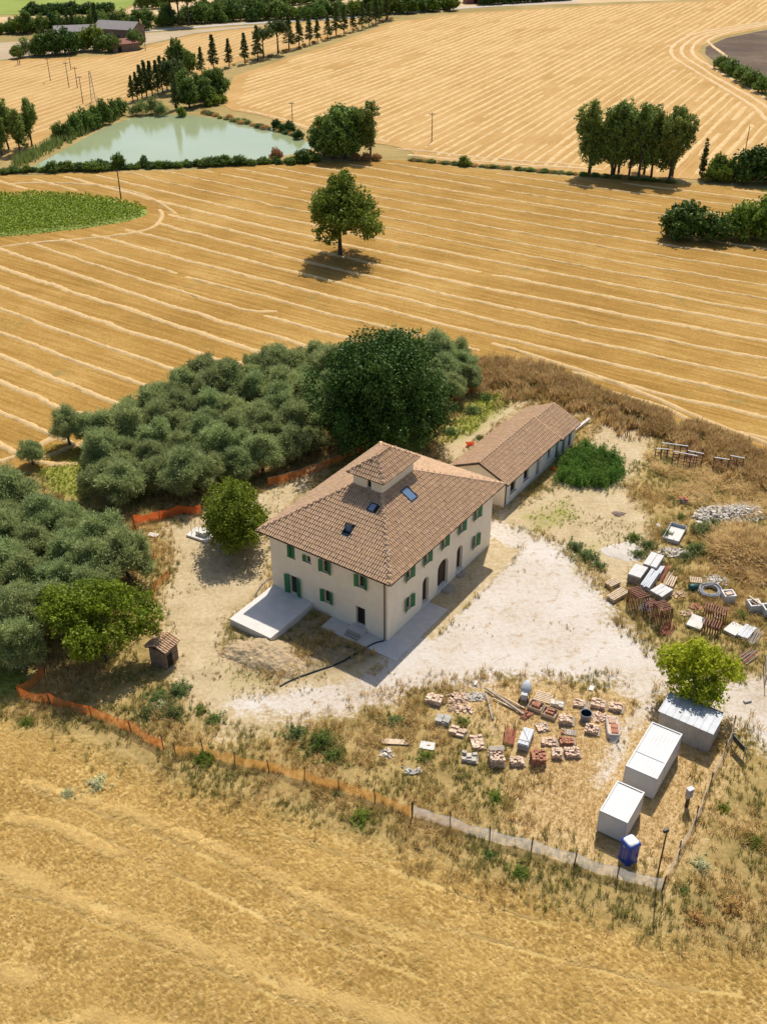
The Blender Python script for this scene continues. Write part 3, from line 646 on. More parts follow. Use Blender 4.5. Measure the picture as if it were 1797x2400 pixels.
for s in range(2):          # stone pines: bare stem, flat-topped crown
    r = np.random.default_rng(170 + s); E_ = ball_cluster(r, 7, 3.0, 7.0, 0.3, 1.7) + [(0, 0, 7.6, 2.6, 2.6, 1.2)]
    proto('stone_pine', trunk('trunk', 6.4, 0.25, E_, s, 'bark', 9, 0.2), crown('crown', E_, 240, 0.6, 22, 0.26, 0.45, 'leaf_conifer', 270 + s, 0.3, 0.6))
r = np.random.default_rng(180); E_ = [(0, 0, z, q, q, 1.1) for z, q in ((1.2, .7), (2.6, .85), (4.0, .85), (5.4, .7), (6.8, .5), (7.8, .25))]
proto('cypress', trunk('trunk', 6.0, 0.14, E_, 1, 'bark', 3, 0.05), crown('crown', E_, 180, 0.30, 20, 0.16, 0.45, 'leaf_conifer', 280, 0.5, 0.2))
def tree(kind, x, y, sc, label, cat, group=None, name=None, var=None, z=0.0, sz=None):
    tr, cr = TREE[kind][var if var is not None else random.randrange(len(TREE[kind]))]
    o = thing(name or kind + '_tree', label, cat, (x, y, z), U(0, 6.28), group, (sc, sc, (sz or 1.0) * sc))
    inst('trunk', tr, o); inst('crown', cr, o); return o
def single(kind, name, x, y, ells, n, crad, per, size, m, label, h, r0, seed, asp=0.6, limbs=10, shell=0.4, up=0.35, bark='bark'):
    o = thing(name, label, 'tree', (x, y, gz(x, y)), 0)
    inst('trunk', trunk('trunk', h, r0, ells, seed, bark, limbs, 0.25), o)
    inst('crown', crown('crown', ells, n, crad, per, size, asp, m, seed, shell, up), o); return o
# shrubs: unit shapes about 2 m across
BUSH = {}
for mname in ('leaf_mid', 'leaf_dark', 'leaf_reed', 'leaf_weed', 'leaf_dry', 'leaf_yellow', 'leaf_white', 'leaf_oak', 'leaf_russet', 'leaf_nettle'):
    for s in range(3):
        r = np.random.default_rng(300 + s); E_ = ball_cluster(r, 5, 0.75, 0.62, 0.18, 0.55) + [(0, 0, 0.95, 0.6, 0.6, 0.5)]
        fine = mname in ('leaf_weed', 'leaf_white', 'leaf_dry', 'leaf_reed')
        BUSH.setdefault(mname, []).append(crown('shrub', E_, 170, 0.2, 20 if fine else 15, 0.062 if fine else 0.085, 0.35 if fine else 0.6, mname, 310 + s, 0.3, 0.6))
WEED = {}
def weed_mesh(m, seed):
    r = np.random.default_rng(seed); C = []
    for k in range(110):
        a = r.uniform(0, 6.28); q = min(1.15, abs(r.normal(0, .55))); h = r.uniform(.35, 1.15) * (1 - .45 * q); lx, ly = r.normal(0, .12, 2)
        for t_ in (.15, .4, .65, .9): C.append((q * math.cos(a) * (1 + .25 * math.sin(3 * a + seed)) + lx * t_, q * math.sin(a) * (1 + .25 * math.cos(2 * a + seed)) + ly * t_, h * t_))
    V = leaves(C, .10, 9, .060, .28, r, .5); return mesh_np('weed', V, quads(len(V) // 4), m)
def bush(x, y, rx, m, label, cat='shrub', group=None, name='shrub', sz=1.0, z=None, ry=None):
    if name in ('weed_clump', 'nettle_clump'):
        if m not in WEED: WEED[m] = [weed_mesh(m, 500 + q) for q in range(3)]
        me_ = random.choice(WEED[m])
    else: me_ = random.choice(BUSH[m])
    o = inst(name, me_, None, (x, y, (gz(x, y) if z is None else z) - 0.05), (0, 0, U(0, 6.28)), (rx, ry or rx, rx * sz))
    return tag(o, label, cat, group)

# olive grove: rows of trees on the two sides of the grass strip
GA = poly([(215, 938), (330, 895), (440, 842), (560, 818), (650, 802), (720, 792), (860, 782), (990, 785), (1040, 812), (1000, 868), (930, 925), (870, 955), (770, 975), (690, 1000), (590, 1040), (510, 1062), (440, 1085), (380, 1100), (290, 1108), (215, 1078), (205, 1000)])
GB = poly([(-70, 1062), (20, 1085), (100, 1122), (190, 1160), (275, 1195), (335, 1235), (345, 1255), (300, 1275), (235, 1300), (190, 1345), (110, 1420), (0, 1475), (-70, 1490)])
olives = []
for P, lab, grp in ((GA, 'grey-green olive tree in the grove behind the farmhouse', 'olive trees behind the farmhouse'), (GB, 'grey-green olive tree in the grove beyond the fig tree', 'olive trees beyond the fig tree')):
    a = R(38); x0, y0 = P.mean(0)
    for i in range(-14, 15):
        for j in range(-14, 15):
            dx, dy = (i + 0.5 * (j % 2)) * 3.85, j * 3.7
            x = x0 + dx * math.cos(a) - dy * math.sin(a) + U(-.6, .6); y = y0 + dx * math.sin(a) + dy * math.cos(a) + U(-.9, .9)
            if inside(P, [x], [y])[0] and math.hypot(x - 0.5, y - 114) > 7.5:
                tree('olive', x, y, U(0.82, 1.32), lab, 'olive tree', grp, z=gz(x, y), sz=U(0.85, 1.15)); olives.append((x, y))
x, y = g(72, 1003); tree('olive', x, y, 0.72, 'small open olive tree alone at the corner of the stubble field', 'olive tree', var=1)
x, y = g(152, 962); tree('olive', x, y, 0.9, 'dark upright olive tree beside the bright grass strip', 'olive tree', var=2, sz=1.25)
x, y = g(200, 965); tree('olive', x, y, 0.95, 'rounded olive tree behind the bright grass strip', 'olive tree', var=3)

# the big evergreen behind the house
x, y = g(820, 972); r = np.random.default_rng(5)
E_ = ball_cluster(r, 12, 9.2, 7.2, 2.8, 4.3) + ball_cluster(r, 8, 6.2, 11.2, 1.6, 3.8) + [(0, 0, 13.2, 5.0, 5.0, 3.4), (0, 0, 8.0, 6.5, 6.5, 5.5)]
single('big', 'evergreen_oak', x, y, E_, 2300, 0.95, 30, 0.19, 'leaf_dark', 'huge dark green round-crowned tree towering behind the farmhouse', 5.0, 0.6, 41)
# tree at the side of the house
x, y = g(508, 1180); r = np.random.default_rng(6)
E_ = ball_cluster(r, 9, 4.4, 3.6, 1.5, 2.1) + [(0, 0, 5.9, 3.0, 3.0, 2.5), (0, 0, 3.0, 3.0, 3.0, 2.4)]
single('side', 'cherry_tree', x, y, E_, 900, 0.62, 24, 0.15, 'leaf_yellow', 'bushy yellow-green tree beside the left wall of the farmhouse', 2.0, 0.2, 42)
# fig at the lower left
x, y = g(228, 1425); r = np.random.default_rng(7)
E_ = ball_cluster(r, 10, 5.8, 5.2, 0.9, 1.9) + [(-1.0, 0.6, 6.8, 2.4, 2.4, 1.5), (1.5, 0.8, 7.0, 2.3, 2.3, 1.4)]
single('fig', 'fig_tree', x, y, E_, 760, 0.6, 22, 0.165, 'leaf_fig', 'spreading fig tree with leaning bare trunk near the brick hut', 3.6, 0.24, 43, limbs=14)
# bright young tree by the containers
x, y = g(1487, 1520); r = np.random.default_rng(8)
E_ = ball_cluster(r, 9, 4.0, 3.9, 1.2, 1.5) + [(0, 0, 5.6, 2.1, 2.1, 1.5)]
single('bright', 'mulberry_tree', x, y, E_, 480, 0.52, 22, 0.16, 'leaf_bright', 'bright lime-green young tree overhanging the metal shed', 2.4, 0.16, 44, limbs=12)
# lone oak in the middle field
x, y = g(735, 552); r = np.random.default_rng(19)
E_ = ball_cluster(r, 10, 8.0, 7.8, 2.4, 2.8) + ball_cluster(r, 6, 4.2, 11.6, 1.2, 2.6) + [(0.3, 0, 14.0, 2.6, 2.6, 1.9), (0, 0, 9.2, 3.6, 3.6, 3.6)]
single('lone', 'oak_tree', x, y, E_, 900, 0.95, 26, 0.26, 'leaf_oak', 'lone round oak standing in the middle of the stubble field', 6.0, 0.42, 45, limbs=14)

# far right: poplar clump, hedge and thickets
for i, (px, py, s) in enumerate(((1312, 372, 0.86), (1330, 378, 0.95), (1345, 380, 1.0), (1375, 383, 1.02), (1408, 385, 0.98), (1432, 386, 1.0), (1452, 387, 0.98), (1478, 388, 0.98), (1500, 386, 0.9), (1392, 376, 1.0), (1440, 378, 1.0))):
    x, y = g(px, py); tree('poplar', x + U(-2, 2) - 4.5, y + U(-3, 3), s * U(.85, 1.05), 'tall slim poplar in the clump between the two stubble fields', 'poplar', 'poplars between the two fields', 'poplar_tree', sz=1.02)
x, y = g(1514, 384); tree('cypress', x, y, 1.05, 'small dark cypress at the end of the poplar clump', 'cypress')
for px, py, s in ((1545, 384, 3.0), (1575, 386, 2.6), (1530, 392, 2.0), (1560, 394, 2.2)):
    x, y = g(px, py); bush(x, y, s, 'leaf_oak', 'yellow-green shrub between the cypress and the dark hedge', group='shrubs beside the cypress', z=0, sz=1.3)
for px, py, s in ((1620, 392, 5.0), (1655, 392, 5.5), (1690, 395, 5.0), (1600, 396, 3.2)):
    x, y = g(px, py); bush(x, y, s, 'leaf_dark', 'dark dense hedge shrub at the right end of the field hedge', group='dark shrubs in the field hedge', z=0, sz=1.2)
for px, py, s in ((1480, 512, 5.4), (1455, 515, 4.2), (1540, 520, 4.0)):
    x, y = g(px, py); bush(x, y, s, 'leaf_dark', 'rounded dark thicket standing alone in the golden stubble', 'shrub', 'thicket in the stubble', 'thicket', 1.0, 0)
for px, py, s in ((1600, 515, 4.6), (1640, 512, 5.4), (1680, 515, 5.0)):
    x, y = g(px, py); bush(x, y, s, 'leaf_oak', 'taller olive-green thicket beside the rounded dark one', 'shrub', 'taller thicket in the stubble', 'thicket', 1.15, 0)
for k in range(64):         # ditch line between the fields
    px = 885 + k * 9 + U(-5, 5); x, y = g(px, 343 + (px - 890) * 0.085 + 4)
    bush(x, y, U(0.8, 1.5), ('leaf_reed', 'leaf_dry', 'leaf_oak')[k % 3], 'low dry weeds in the ditch between the two fields', 'weeds', 'ditch weeds', 'ditch_weeds', 0.42, 0)
x, y = g(1002, 358); bush(x, y, 1.9, 'leaf_yellow', 'single bright green shrub in the ditch between the fields', z=0, sz=0.9)
for px, py, s in ((1556, 150, 3.2), (1578, 164, 3.4), (1600, 176, 3.6), (1622, 188, 3.6), (1645, 200, 3.8), (1668, 212, 3.8), (1690, 224, 3.8), (1566, 156, 2.6), (1612, 184, 3.0)):
    x, y = g(px, py); bush(x, y, s, 'leaf_mid', 'green hedge shrub along the edge of the ploughed field', group='hedge of the ploughed field', z=0, sz=1.1)

# pond surroundings
for i, (px, py, s) in enumerate(((720, 343, 1.15), (745, 342, 1.35), (700, 335, 1.1), (765, 338, 1.3), (735, 330, 1.3))):
    x, y = g(px, py); tree('broad', x, y, s, 'dark rounded tree in the big clump at the pond corner', 'tree', 'clump at the pond corner', 'pond_tree', i % 4)
x, y = g(800, 340); tree('poplar', x, y, 0.78, 'paler green tree at the edge of the pond corner clump', 'tree', name='pond_tree', var=0)
for px, py, s, m_ in ((655, 350, 2.4, 'leaf_dark'), (668, 346, 2.0, 'leaf_dark'), (640, 352, 1.5, 'leaf_mid')):
    x, y = g(px, py); bush(x, y, s, m_, 'dark shrub at the foot of the pond corner clump', group='shrubs at the pond corner', z=0)
for px, s in ((770, 1.6), (790, 1.8), (812, 1.6)):
    x, y = g(px, 346); bush(x, y, s, 'leaf_russet', 'rusty brown dry shrub under the pond corner trees', group='rusty shrubs at the pond corner', z=0, sz=0.8)
x, y = g(596, 346); bush(x, y, 2.0, 'leaf_russet', 'bare reddish-brown shrub standing in the pond hedge', z=0, sz=1.2)
for k in range(60):         # near bank hedge
    px = -30 + k * 12 + U(-5, 5); py = 374 - (px / 690) * 24 + U(-2, 2); x, y = g(px, py)
    bush(x, y, U(1.2, 2.0) * (1.25 if 110 < px < 250 or 430 < px < 530 else 0.9), ('leaf_mid', 'leaf_dark', 'leaf_mid', 'leaf_oak')[k % 4], 'low green shrub in the hedge along the near bank of the pond', group='near bank hedge of the pond', z=0, sz=0.75)
for px, py, s in ((258, 364, 1.9), (312, 360, 1.3)):
    x, y = g(px, py); bush(x, y, s, 'leaf_mid', 'small upright bush rising above the near pond hedge', group='bushes above the pond hedge', z=0, sz=1.5)
for px, py, s in ((20, 322, 1.05), (45, 330, 0.9), (70, 315, 0.95), (-15, 325, 1.1), (5, 335, 0.8)):
    x, y = g(px, py); tree('poplar', x, y, s * 0.72, 'open-crowned tree at the left end of the pond', 'tree', 'trees at the left end of the pond', 'pond_tree')
for px, py, s in ((165, 290, 2.6), (185, 282, 3.0), (205, 276, 2.8), (225, 268, 3.2), (245, 258, 2.6), (150, 300, 2.0), (130, 300, 2.2), (262, 248, 2.4)):
    x, y = g(px, py); bush(x, y, s, 'leaf_mid', 'upright leafy willow bush on the left bank of the pond', group='willow bushes on the left bank', z=0, sz=1.5)
for px, py, s in ((310, 248, 3.0), (335, 246, 3.2), (350, 250, 2.4), (290, 250, 2.2)):
    x, y = g(px, py); bush(x, y, s, 'leaf_reed', 'grey-green willow bush on the far bank of the pond', group='willow bushes on the far bank', z=0, sz=1.1)
x, y = g(393, 252); bush(x, y, 1.9, 'leaf_yellow', 'small bright green bush at the far water edge', z=0)
pts = []
for k in range(420):        # reed belt on the left bank
    f_ = random.random(); px = 60 + 215 * f_ + U(-26, 0) - 10; py = 366 - 108 * f_ - 6 + U(-14, 3); pts.append(g(px, py))
reed = MB()
for x, y in pts:
    for q in range(5):
        a = U(0, 6.28); h_ = U(1.2, 2.3); dx, dy = U(-.7, .7), U(-.7, .7); w_ = 0.16
        reed.add([(x + dx - w_ * math.cos(a), y + dy - w_ * math.sin(a), 0), (x + dx + w_ * math.cos(a), y + dy + w_ * math.sin(a), 0), (x + dx + U(-.3, .3), y + dy + U(-.3, .3), h_)], [(0, 1, 2)])
stuff(reed.build('reed_bed', 'leaf_reed'), 'belt of green reeds along the left bank of the pond', 'reeds')
for k in range(24):
    px = 440 + k * 9 + U(-4, 4); x, y = g(px, 252 + (px - 440) * 0.24 + U(-3, 1) - 5)
    bush(x, y, U(0.9, 1.7), 'leaf_reed' if k % 3 else 'leaf_dry', 'low rank weeds along the far right bank of the pond', 'weeds', 'far bank weeds', 'bank_weeds', 0.6, 0)
for px, py, s in ((598, 280, 2.0), (612, 284, 1.6), (625, 286, 2.2), (645, 300, 1.8)):
    x, y = g(px, py); bush(x, y, s, 'leaf_dark', 'dark shrub on the right bank of the pond', group='right bank shrubs', z=0)
# grove above the pond: conifers, stone pine, cypress, broad trees
for i, (px, py, s) in enumerate(((288, 220, 0.85), (298, 216, 0.9), (308, 214, 1.1), (318, 211, 1.2), (330, 208, 1.15), (342, 203, 1.1), (352, 199, 1.2), (362, 196, 1.1), (374, 192, 1.15), (386, 176, 1.2))):
    x, y = g(px, py); tree('conifer', x, y, s, 'slim dark conifer in the row above the pond', 'conifer', 'conifer row above the pond', 'conifer_tree')
x, y = g(378, 200); tree('stone_pine', x, y, 1.1, 'flat-topped stone pine above the pond', 'pine tree')
x, y = g(381, 236); tree('cypress', x, y, 1.3, 'thin dark cypress above the pond', 'cypress', sz=1.15)
for i, (px, py, s) in enumerate(((410, 232, 0.95), (430, 215, 0.85), (455, 212, 0.95), (472, 214, 1.0), (445, 225, 0.85), (400, 212, 0.95))):
    x, y = g(px, py); tree('broad', x, y, s, 'dense round tree in the thicket above the pond', 'tree', 'thicket above the pond', 'thicket_tree', i % 4)
x, y = g(385, 150); tree('broad', x, y, 0.95, 'dark tall tree on top of the thicket above the pond', 'tree', name='thicket_tree', var=1, sz=1.2)
x, y = g(410, 156); tree('broad', x, y, 0.8, 'round grey-green tree between the two conifer rows', 'tree', name='thicket_tree', var=2)
for px, py, s in ((450, 230, 1.6), (466, 226, 2.2), (480, 222, 1.8)):
    x, y = g(px, py); bush(x, y, s, 'leaf_yellow', 'light green shrub at the foot of the thicket', group='light shrubs of the thicket', z=0)
# conifer avenue running to the road
AV = catmull([g(*p_) for p_ in [(443, 160), (470, 152), (520, 140), (565, 127), (600, 116), (640, 104), (700, 88), (760, 68), (810, 52), (850, 36)]], 8)
L = np.concatenate([[0], np.cumsum(np.hypot(*np.diff(AV, axis=0).T))]); q = 0.0; i = 0
while q < L[-1]:
    x = np.interp(q, L, AV[:, 0]) + U(-1.2, 1.2); y = np.interp(q, L, AV[:, 1]) + U(-1.5, 1.5)
    kind = 'stone_pine' if i in (5, 6, 20, 21, 22) else 'conifer'
    if kind == 'conifer': tree('conifer', x, y, U(0.95, 1.45), 'conifer with bare lower stem in the avenue between the far fields', 'conifer', 'conifer avenue', 'conifer_tree')
    else: tree('stone_pine', x, y, U(1.1, 1.4), 'fuller pine in the conifer avenue', 'pine tree', 'pines in the avenue', 'pine_tree')
    q += U(6.0, 9.5); i += 1
for k in range(40):
    t_ = random.random() * L[-1]; x = np.interp(t_, L, AV[:, 0]) + U(-2, 2); y = np.interp(t_, L, AV[:, 1])
    bush(x, y, U(0.8, 1.5), 'leaf_dry', 'dry weeds under the conifer avenue', 'weeds', 'avenue weeds', 'avenue_weeds', 0.5, 0)
# hedge lines by the road and beyond
for k in range(95):
    px = -20 + k * 10.6 + U(-5, 5)
    py = 72 - px * 0.052 if px < 640 else 41 - (px - 640) * 0.062
    if 290 < px < 345 and k % 2: continue
    x, y = g(px, py + U(-3, 3)); s = U(2.2, 4.6) * (1.15 if px > 400 else 0.95)
    bush(x, y, s, ('leaf_mid', 'leaf_dark', 'leaf_oak', 'leaf_mid')[k % 4], 'leafy shrub in the long hedge behind the white road', group='long hedge behind the road', z=0, sz=1.2)
for px, py, s in ((208, 74, 1.1), (360, 52, 1.0), (470, 47, 0.9), (60, 72, 1.0), (545, 42, 1.0)):
    x, y = g(px, py); tree('broad', x, y, s, 'taller tree standing in the long hedge behind the road', 'tree', 'trees in the long hedge', 'hedge_tree')
for k in range(26):
    px = 60 + k * 7.2; x, y = g(px, 33 - px * 0.022 + U(-2, 1)); bush(x, y, U(2.6, 4.2), 'leaf_dark', 'dark shrub in the hedge below the green crop', group='hedge below the green crop', z=0, sz=0.9)
for px, py, s in ((312, 20, 5.2), (340, 18, 3.6), (356, 20, 3.2), (318, 14, 5.0)):
    x, y = g(px, py); bush(x, y, s, 'leaf_mid', 'bush on the bank at the far end of the green crop', group='bushes at the end of the crop', z=0, sz=1.3)
for k in range(30):
    px = 440 + k * 10; x, y = g(px, 22 - (px - 440) * 0.06 + U(-2, 1)); bush(x, y, U(2.4, 4.0), 'leaf_mid', 'shrub in the farthest field hedge', group='farthest field hedge', z=0)
for k in range(26):
    px = 1045 + k * 7; x, y = g(px, 10 - (px - 1045) * 0.06); bush(x, y, U(3.5, 4.6), 'leaf_dark', 'tall dark clipped hedge shrub beside the far road', group='dark roadside hedge', z=0, sz=1.1)
for px in (388, 408, 372):
    x, y = g(px, 55); tree('stone_pine', x, y, 1.75, 'large umbrella pine standing by the white road', 'pine tree', 'umbrella pines by the road', 'umbrella_pine')

# farm in the distance
def gable(name, label, loc, rz, L_, W_, h, rise, wall, roofm, wins, over=0.5):
    o = thing(name, label, 'building', loc, rz); w = MB(); x, y = L_ / 2, W_ / 2
    w.add([(-x, -y, 0), (x, -y, 0), (x, y, 0), (-x, y, 0), (-x, -y, h), (x, -y, h), (x, y, h), (-x, y, h), (-x, 0, h + rise), (x, 0, h + rise)], [(0, 1, 5, 4), (2, 3, 7, 6), (1, 2, 6, 9, 5), (3, 0, 4, 8, 7)])
    w.build('wall', wall, o)
    for s in (-1, 1):
        e = rise / y; r_ = MB(); a, b_ = (y + over) * s, h - over * e
        P = [(-x - over, a, b_ + .08), (x + over, a, b_ + .08), (x + over, 0, h + rise + .08), (-x - over, 0, h + rise + .08)]
        r_.add(P + [(p_[0], p_[1], p_[2] + 0.14) for p_ in P], [(3, 2, 1, 0), (4, 5, 6, 7), (0, 1, 5, 4), (1, 2, 6, 5), (2, 3, 7, 6), (3, 0, 4, 7)]); r_.build('roof_slope', roofm, o)
    for (side, u_, z_, ww, hh) in wins:
        wn_ = MB()
        if side == 0: wn_.box((u_, -y - 0.01, z_), (ww, 0.06, hh))
        else: wn_.box((x + 0.01, u_, z_), (0.06, ww, hh))
        wn_.build('window', 'opening', o)
    return o
x, y = g(262, 92); gable('stone_barn', 'long dark stone barn with grey gable roof on the far farm', (x, y), R(-18), 17, 10, 5.6, 2.2, 'far_wall', 'roof_grey', [(0, -4, 2.2, 1.6, 3.0), (0, 2, 2.6, 1.2, 1.4), (1, -1.5, 2.6, 1.4, 1.6), (1, 1.5, 2.6, 1.4, 1.6), (0, 6, 2.6, 1.2, 1.4)])
x, y = g(268, 109); gable('brick_shed', 'low brick shed with rust-red roof on the far farm', (x, y), R(38), 11, 6, 2.8, 1.3, 'far_wall', 'far_red', [(0, -3, 1.2, 1.6, 2.2)])
x, y = g(165, 92); gable('stone_house', 'pale stone farmhouse with tiled roof on the far farm', (x, y), R(16), 15, 8, 4.6, 1.7, 'far_wall_pale', 'roof_grey', [(0, -4, 2.6, 1, 1.3), (0, 0, 2.6, 1, 1.3), (0, 4, 2.6, 1, 1.3), (1, 0, 2.6, 1, 1.3)])
x, y = g(130, 92); gable('stone_outhouse', 'small outhouse joined to the pale far farmhouse', (x, y), R(16), 7, 6, 2.8, 1.1, 'far_wall_pale', 'roof_grey', [(0, 0, 1.4, 1, 1.6)])
x, y = g(1022, 6); gable('brick_kiosk', 'small brick building beside the far road', (x, y), R(10), 9, 8, 3.5, 1.2, 'far_red', 'roof_grey', [(0, 0, 1.5, 1.6, 2.2)])
for px, py, s, m_ in ((60, 122, 4.0, 'leaf_reed'), (85, 120, 4.2, 'leaf_mid'), (105, 119, 5.2, 'leaf_dark'), (125, 118, 5.4, 'leaf_dark'), (145, 116, 5.6, 'leaf_dark'), (165, 113, 4.2, 'leaf_mid'), (180, 110, 3.4, 'leaf_mid'), (40, 126, 3.0, 'leaf_oak'), (245, 112, 4.0, 'leaf_mid'), (222, 112, 3.6, 'leaf_mid'), (293, 105, 4.4, 'leaf_mid'), (318, 65, 2.6, 'leaf_dark')):
    x, y = g(px, py); bush(x, y, s, m_, 'rounded shrub round the far farm buildings', group='shrubs round the far farm', z=0, sz=1.2)
x, y = g(205, 108); bush(x, y, 5.6, 'leaf_yellow', 'lime-green tree crown between the far farm buildings', 'tree', z=0, sz=1.2, name='garden_tree')
for px, py, s in ((135, 78, 1.0), (150, 78, 1.25), (161, 77, 1.25), (86, 100, 0.8), (100, 98, 0.8)):
    x, y = g(px, py); tree('cypress', x, y, s, 'thin cypress at the far farm', 'cypress', 'cypresses at the far farm')
x, y = g(212, 82); tree('conifer', x, y, 1.45, 'dark cedar beside the stone barn of the far farm', 'conifer', name='cedar_tree')
# poles
def pole(px, py, h, label, arms=True, r0=0.13):
    x, y = g(px, py); o = thing('utility_pole', label, 'pole', (x, y)); MB().tube([(0, 0, -.3), (0, 0, h)], [r0, r0 * 0.65], 7).build('shaft', 'post_wood', o)
    if arms:
        MB().box((0, 0, h - 0.5), (1.5, 0.12, 0.14)).build('crossarm', 'post_wood', o)
        for s in (-.6, 0, .6): MB().tube([(s, 0, h - .4), (s, 0, h - .12)], 0.07, 6).build('insulator', 'stone_white', o)
pole(262, 430, 6.6, 'plain wooden pole beside the sunflower patch', False, 0.16)
pole(932, 306, 7.5, 'wooden utility pole in the far field above the ditch'); pole(632, 268, 6.0, 'wooden utility pole at the far bank of the pond')
pole(1608, 328, 6.5, 'wooden utility pole behind the dark field hedge', False)
for px, py, h, lab in ((110, 176, 7.5, 'utility pole alone in the field below the far farm shrubs'), (154, 151, 7.0, 'utility pole just below the stone house of the far farm'), (150, 190, 8.0, 'taller utility pole of the close pair below the far farm'), (168, 190, 6.5, 'shorter utility pole of the close pair below the far farm'), (180, 224, 8.0, 'utility pole next to the pale lattice pylon')): pole(px, py, h, lab)
x, y = g(203, 221); o = thing('lattice_pole', 'pale lattice pylon in the field behind the pond', 'pylon', (x, y))
for s in (-1, 1): MB().tube([(s * 0.7, 0, -.2), (s * 0.2, 0, 9.0)], 0.11, 5).build('leg', 'stone_grey', o)
for k in range(7): MB().bar((-0.7 + k * 0.07, 0, 0.6 + k * 1.2), (0.63 - k * 0.07, 0, 1.5 + k * 1.2), 0.09).build('brace', 'stone_grey', o)
for px, py, h, lab in ((40, 140, 6.5, 'first of two plain poles at the end of the far farm shrubs'), (44, 141, 6.0, 'second of two plain poles at the end of the far farm shrubs'), (315, 110, 7.0, 'plain pole beside the red-roofed shed of the far farm')): pole(px, py, h, lab, False)
# straw bales far away
for px, py in ((347, 4), (410, 4), (470, 6), (486, 7), (372, 3)):
    x, y = g(px, py); tag(MB().tube([(x - .9, y, .9), (x + .9, y, .9)], 0.9, 12).build('straw_bale', 'straw'), 'round straw bale on the far pale field', 'bale', 'bales on the far field')
# sunflower patch: rows of tall green plants
sf = MB(); sfy = MB(); x0, y0 = SUNF[:, 0].min(), SUNF[:, 1].min(); x1, y1 = min(SUNF[:, 0].max(), 0), SUNF[:, 1].max()
P = []
for row in np.arange(-150, 150, 0.95):
    for q in np.arange(-90, 90, 0.5): P.append((row, q))
P = np.array(P); a = R(-60); cx, cy = SUNF.mean(0); PX = cx + P[:, 0] * math.cos(a) - P[:, 1] * math.sin(a) + rng.normal(0, .08, len(P)); PY = cy + P[:, 0] * math.sin(a) + P[:, 1] * math.cos(a) + rng.normal(0, .08, len(P))
k = (sdf(SUNF, PX, PY) > rng.random(len(PX)) * 0.8) & (PX > -105); PX = PX[k]; PY = PY[k]
r = np.random.default_rng(9); C = np.stack([PX, PY, 0.9 + 0.15 * r.normal(size=len(PX))], 1)
V = leaves(C, 0.36, 9, 0.20, 0.75, r, 1.0); leafmat('leaf_sunflower', (0.085, 0.155, 0.012), (0.19, 0.26, 0.03), 0.35)
o = inst('sunflower_crop', mesh_np('sunflower_crop', V, quads(len(V) // 4), 'leaf_sunflower')); stuff(o, 'rounded patch of green sunflowers standing in rows', 'crop')
sheet('crop_soil', SUNF, 0.022, 'green_crop')
#%%HOUSE
# ------------------------------------------------------------------ the farmhouse
import bmesh
HX, HY = HOUSE_C
house = thing('farmhouse', 'large two-storey cream farmhouse with green shutters, tiled hip roof and roof turret', 'house', (HX, HY, 0), HA)
UL, VL, EZ, OV = 20.4, 14.6, 7.8, 0.85
def arch_loop(x0, x1, z0, z1, arch, n=10):
    if not arch: return [(x0, z0), (x1, z0), (x1, z1), (x0, z1)]
    r_ = (x1 - x0) / 2; zc = z1 - arch
    return [(x0, z0), (x1, z0)] + [(x0 + r_ + r_ * math.cos(math.pi * k / n), zc + arch * math.sin(math.pi * k / n)) for k in range(n + 1)]
def wall(name, parent, L_, h, to3, holes, m, depth=0.32, z0=-0.3):
    """wall plate with real openings and their reveals; to3(s, z, d) maps wall coordinates into the house frame"""
    bm = bmesh.new()
    def loop(P, d=0.0): return [bm.verts.new(to3(s, z, d)) for s, z in P]
    edges = []
    def ring(vs): return [bm.edges.new((vs[i], vs[(i + 1) % len(vs)])) for i in range(len(vs))]
    edges += ring(loop([(0, z0), (L_, z0), (L_, h), (0, h)]))
    hl = []
    for H_ in holes:
        vs = loop(arch_loop(*H_)); edges += ring(vs); hl.append((vs, arch_loop(*H_)))
    bmesh.ops.triangle_fill(bm, use_beauty=True, edges=edges)
    for vs, P in hl:
        b2 = loop(P, depth)
        for i in range(len(vs)): bm.faces.new((vs[i], vs[(i + 1) % len(vs)], b2[(i + 1) % len(vs)], b2[i]))
    bmesh.ops.recalc_face_normals(bm, faces=bm.faces)
    me = bpy.data.meshes.new(name); bm.to_mesh(me); bm.free(); me.materials.append(MATS[m])
    return link(bpy.data.objects.new(name, me), parent)
def wbox(mb, to3, s0, s1, z0, z1, d0, d1):
    P = [to3(s, z, d) for d in (d0, d1) for s, z in ((s0, z0), (s1, z0), (s1, z1), (s0, z1))]
    return mb.add(P, [(0, 1, 2, 3), (7, 6, 5, 4), (0, 4, 5, 1), (1, 5, 6, 2), (2, 6, 7, 3), (3, 7, 4, 0)])
def shutter(to3, parent, s0, s1, z0, z1, hinge, ang, m='shutter'):
    """louvred leaf hinged at s=hinge, swung out by ang from the wall plane"""
    w_ = s1 - s0; sg = 1 if hinge <= s0 + 1e-6 else -1
    def T(s, z, d): q = abs(s - hinge); return to3(hinge + sg * (q * math.cos(ang)) + 0, z, -0.05 - q * math.sin(ang) - d)
    mb = MB(); fr = 0.07
    for a, b_, c_, d_ in ((s0, s0 + fr, z0, z1), (s1 - fr, s1, z0, z1), (s0 + fr, s1 - fr, z0, z0 + fr), (s0 + fr, s1 - fr, z1 - fr, z1)): wbox(mb, T, a, b_, c_, d_, 0.0, 0.045)
    o = mb.build('shutter', m, parent); lv = MB(); z = z0 + fr
    while z < z1 - fr - 0.01: wbox(lv, T, s0 + fr, s1 - fr, z, min(z + 0.06, z1 - fr), 0.008, 0.032); z += 0.085
    stuff(lv.build('louvres', m, o))
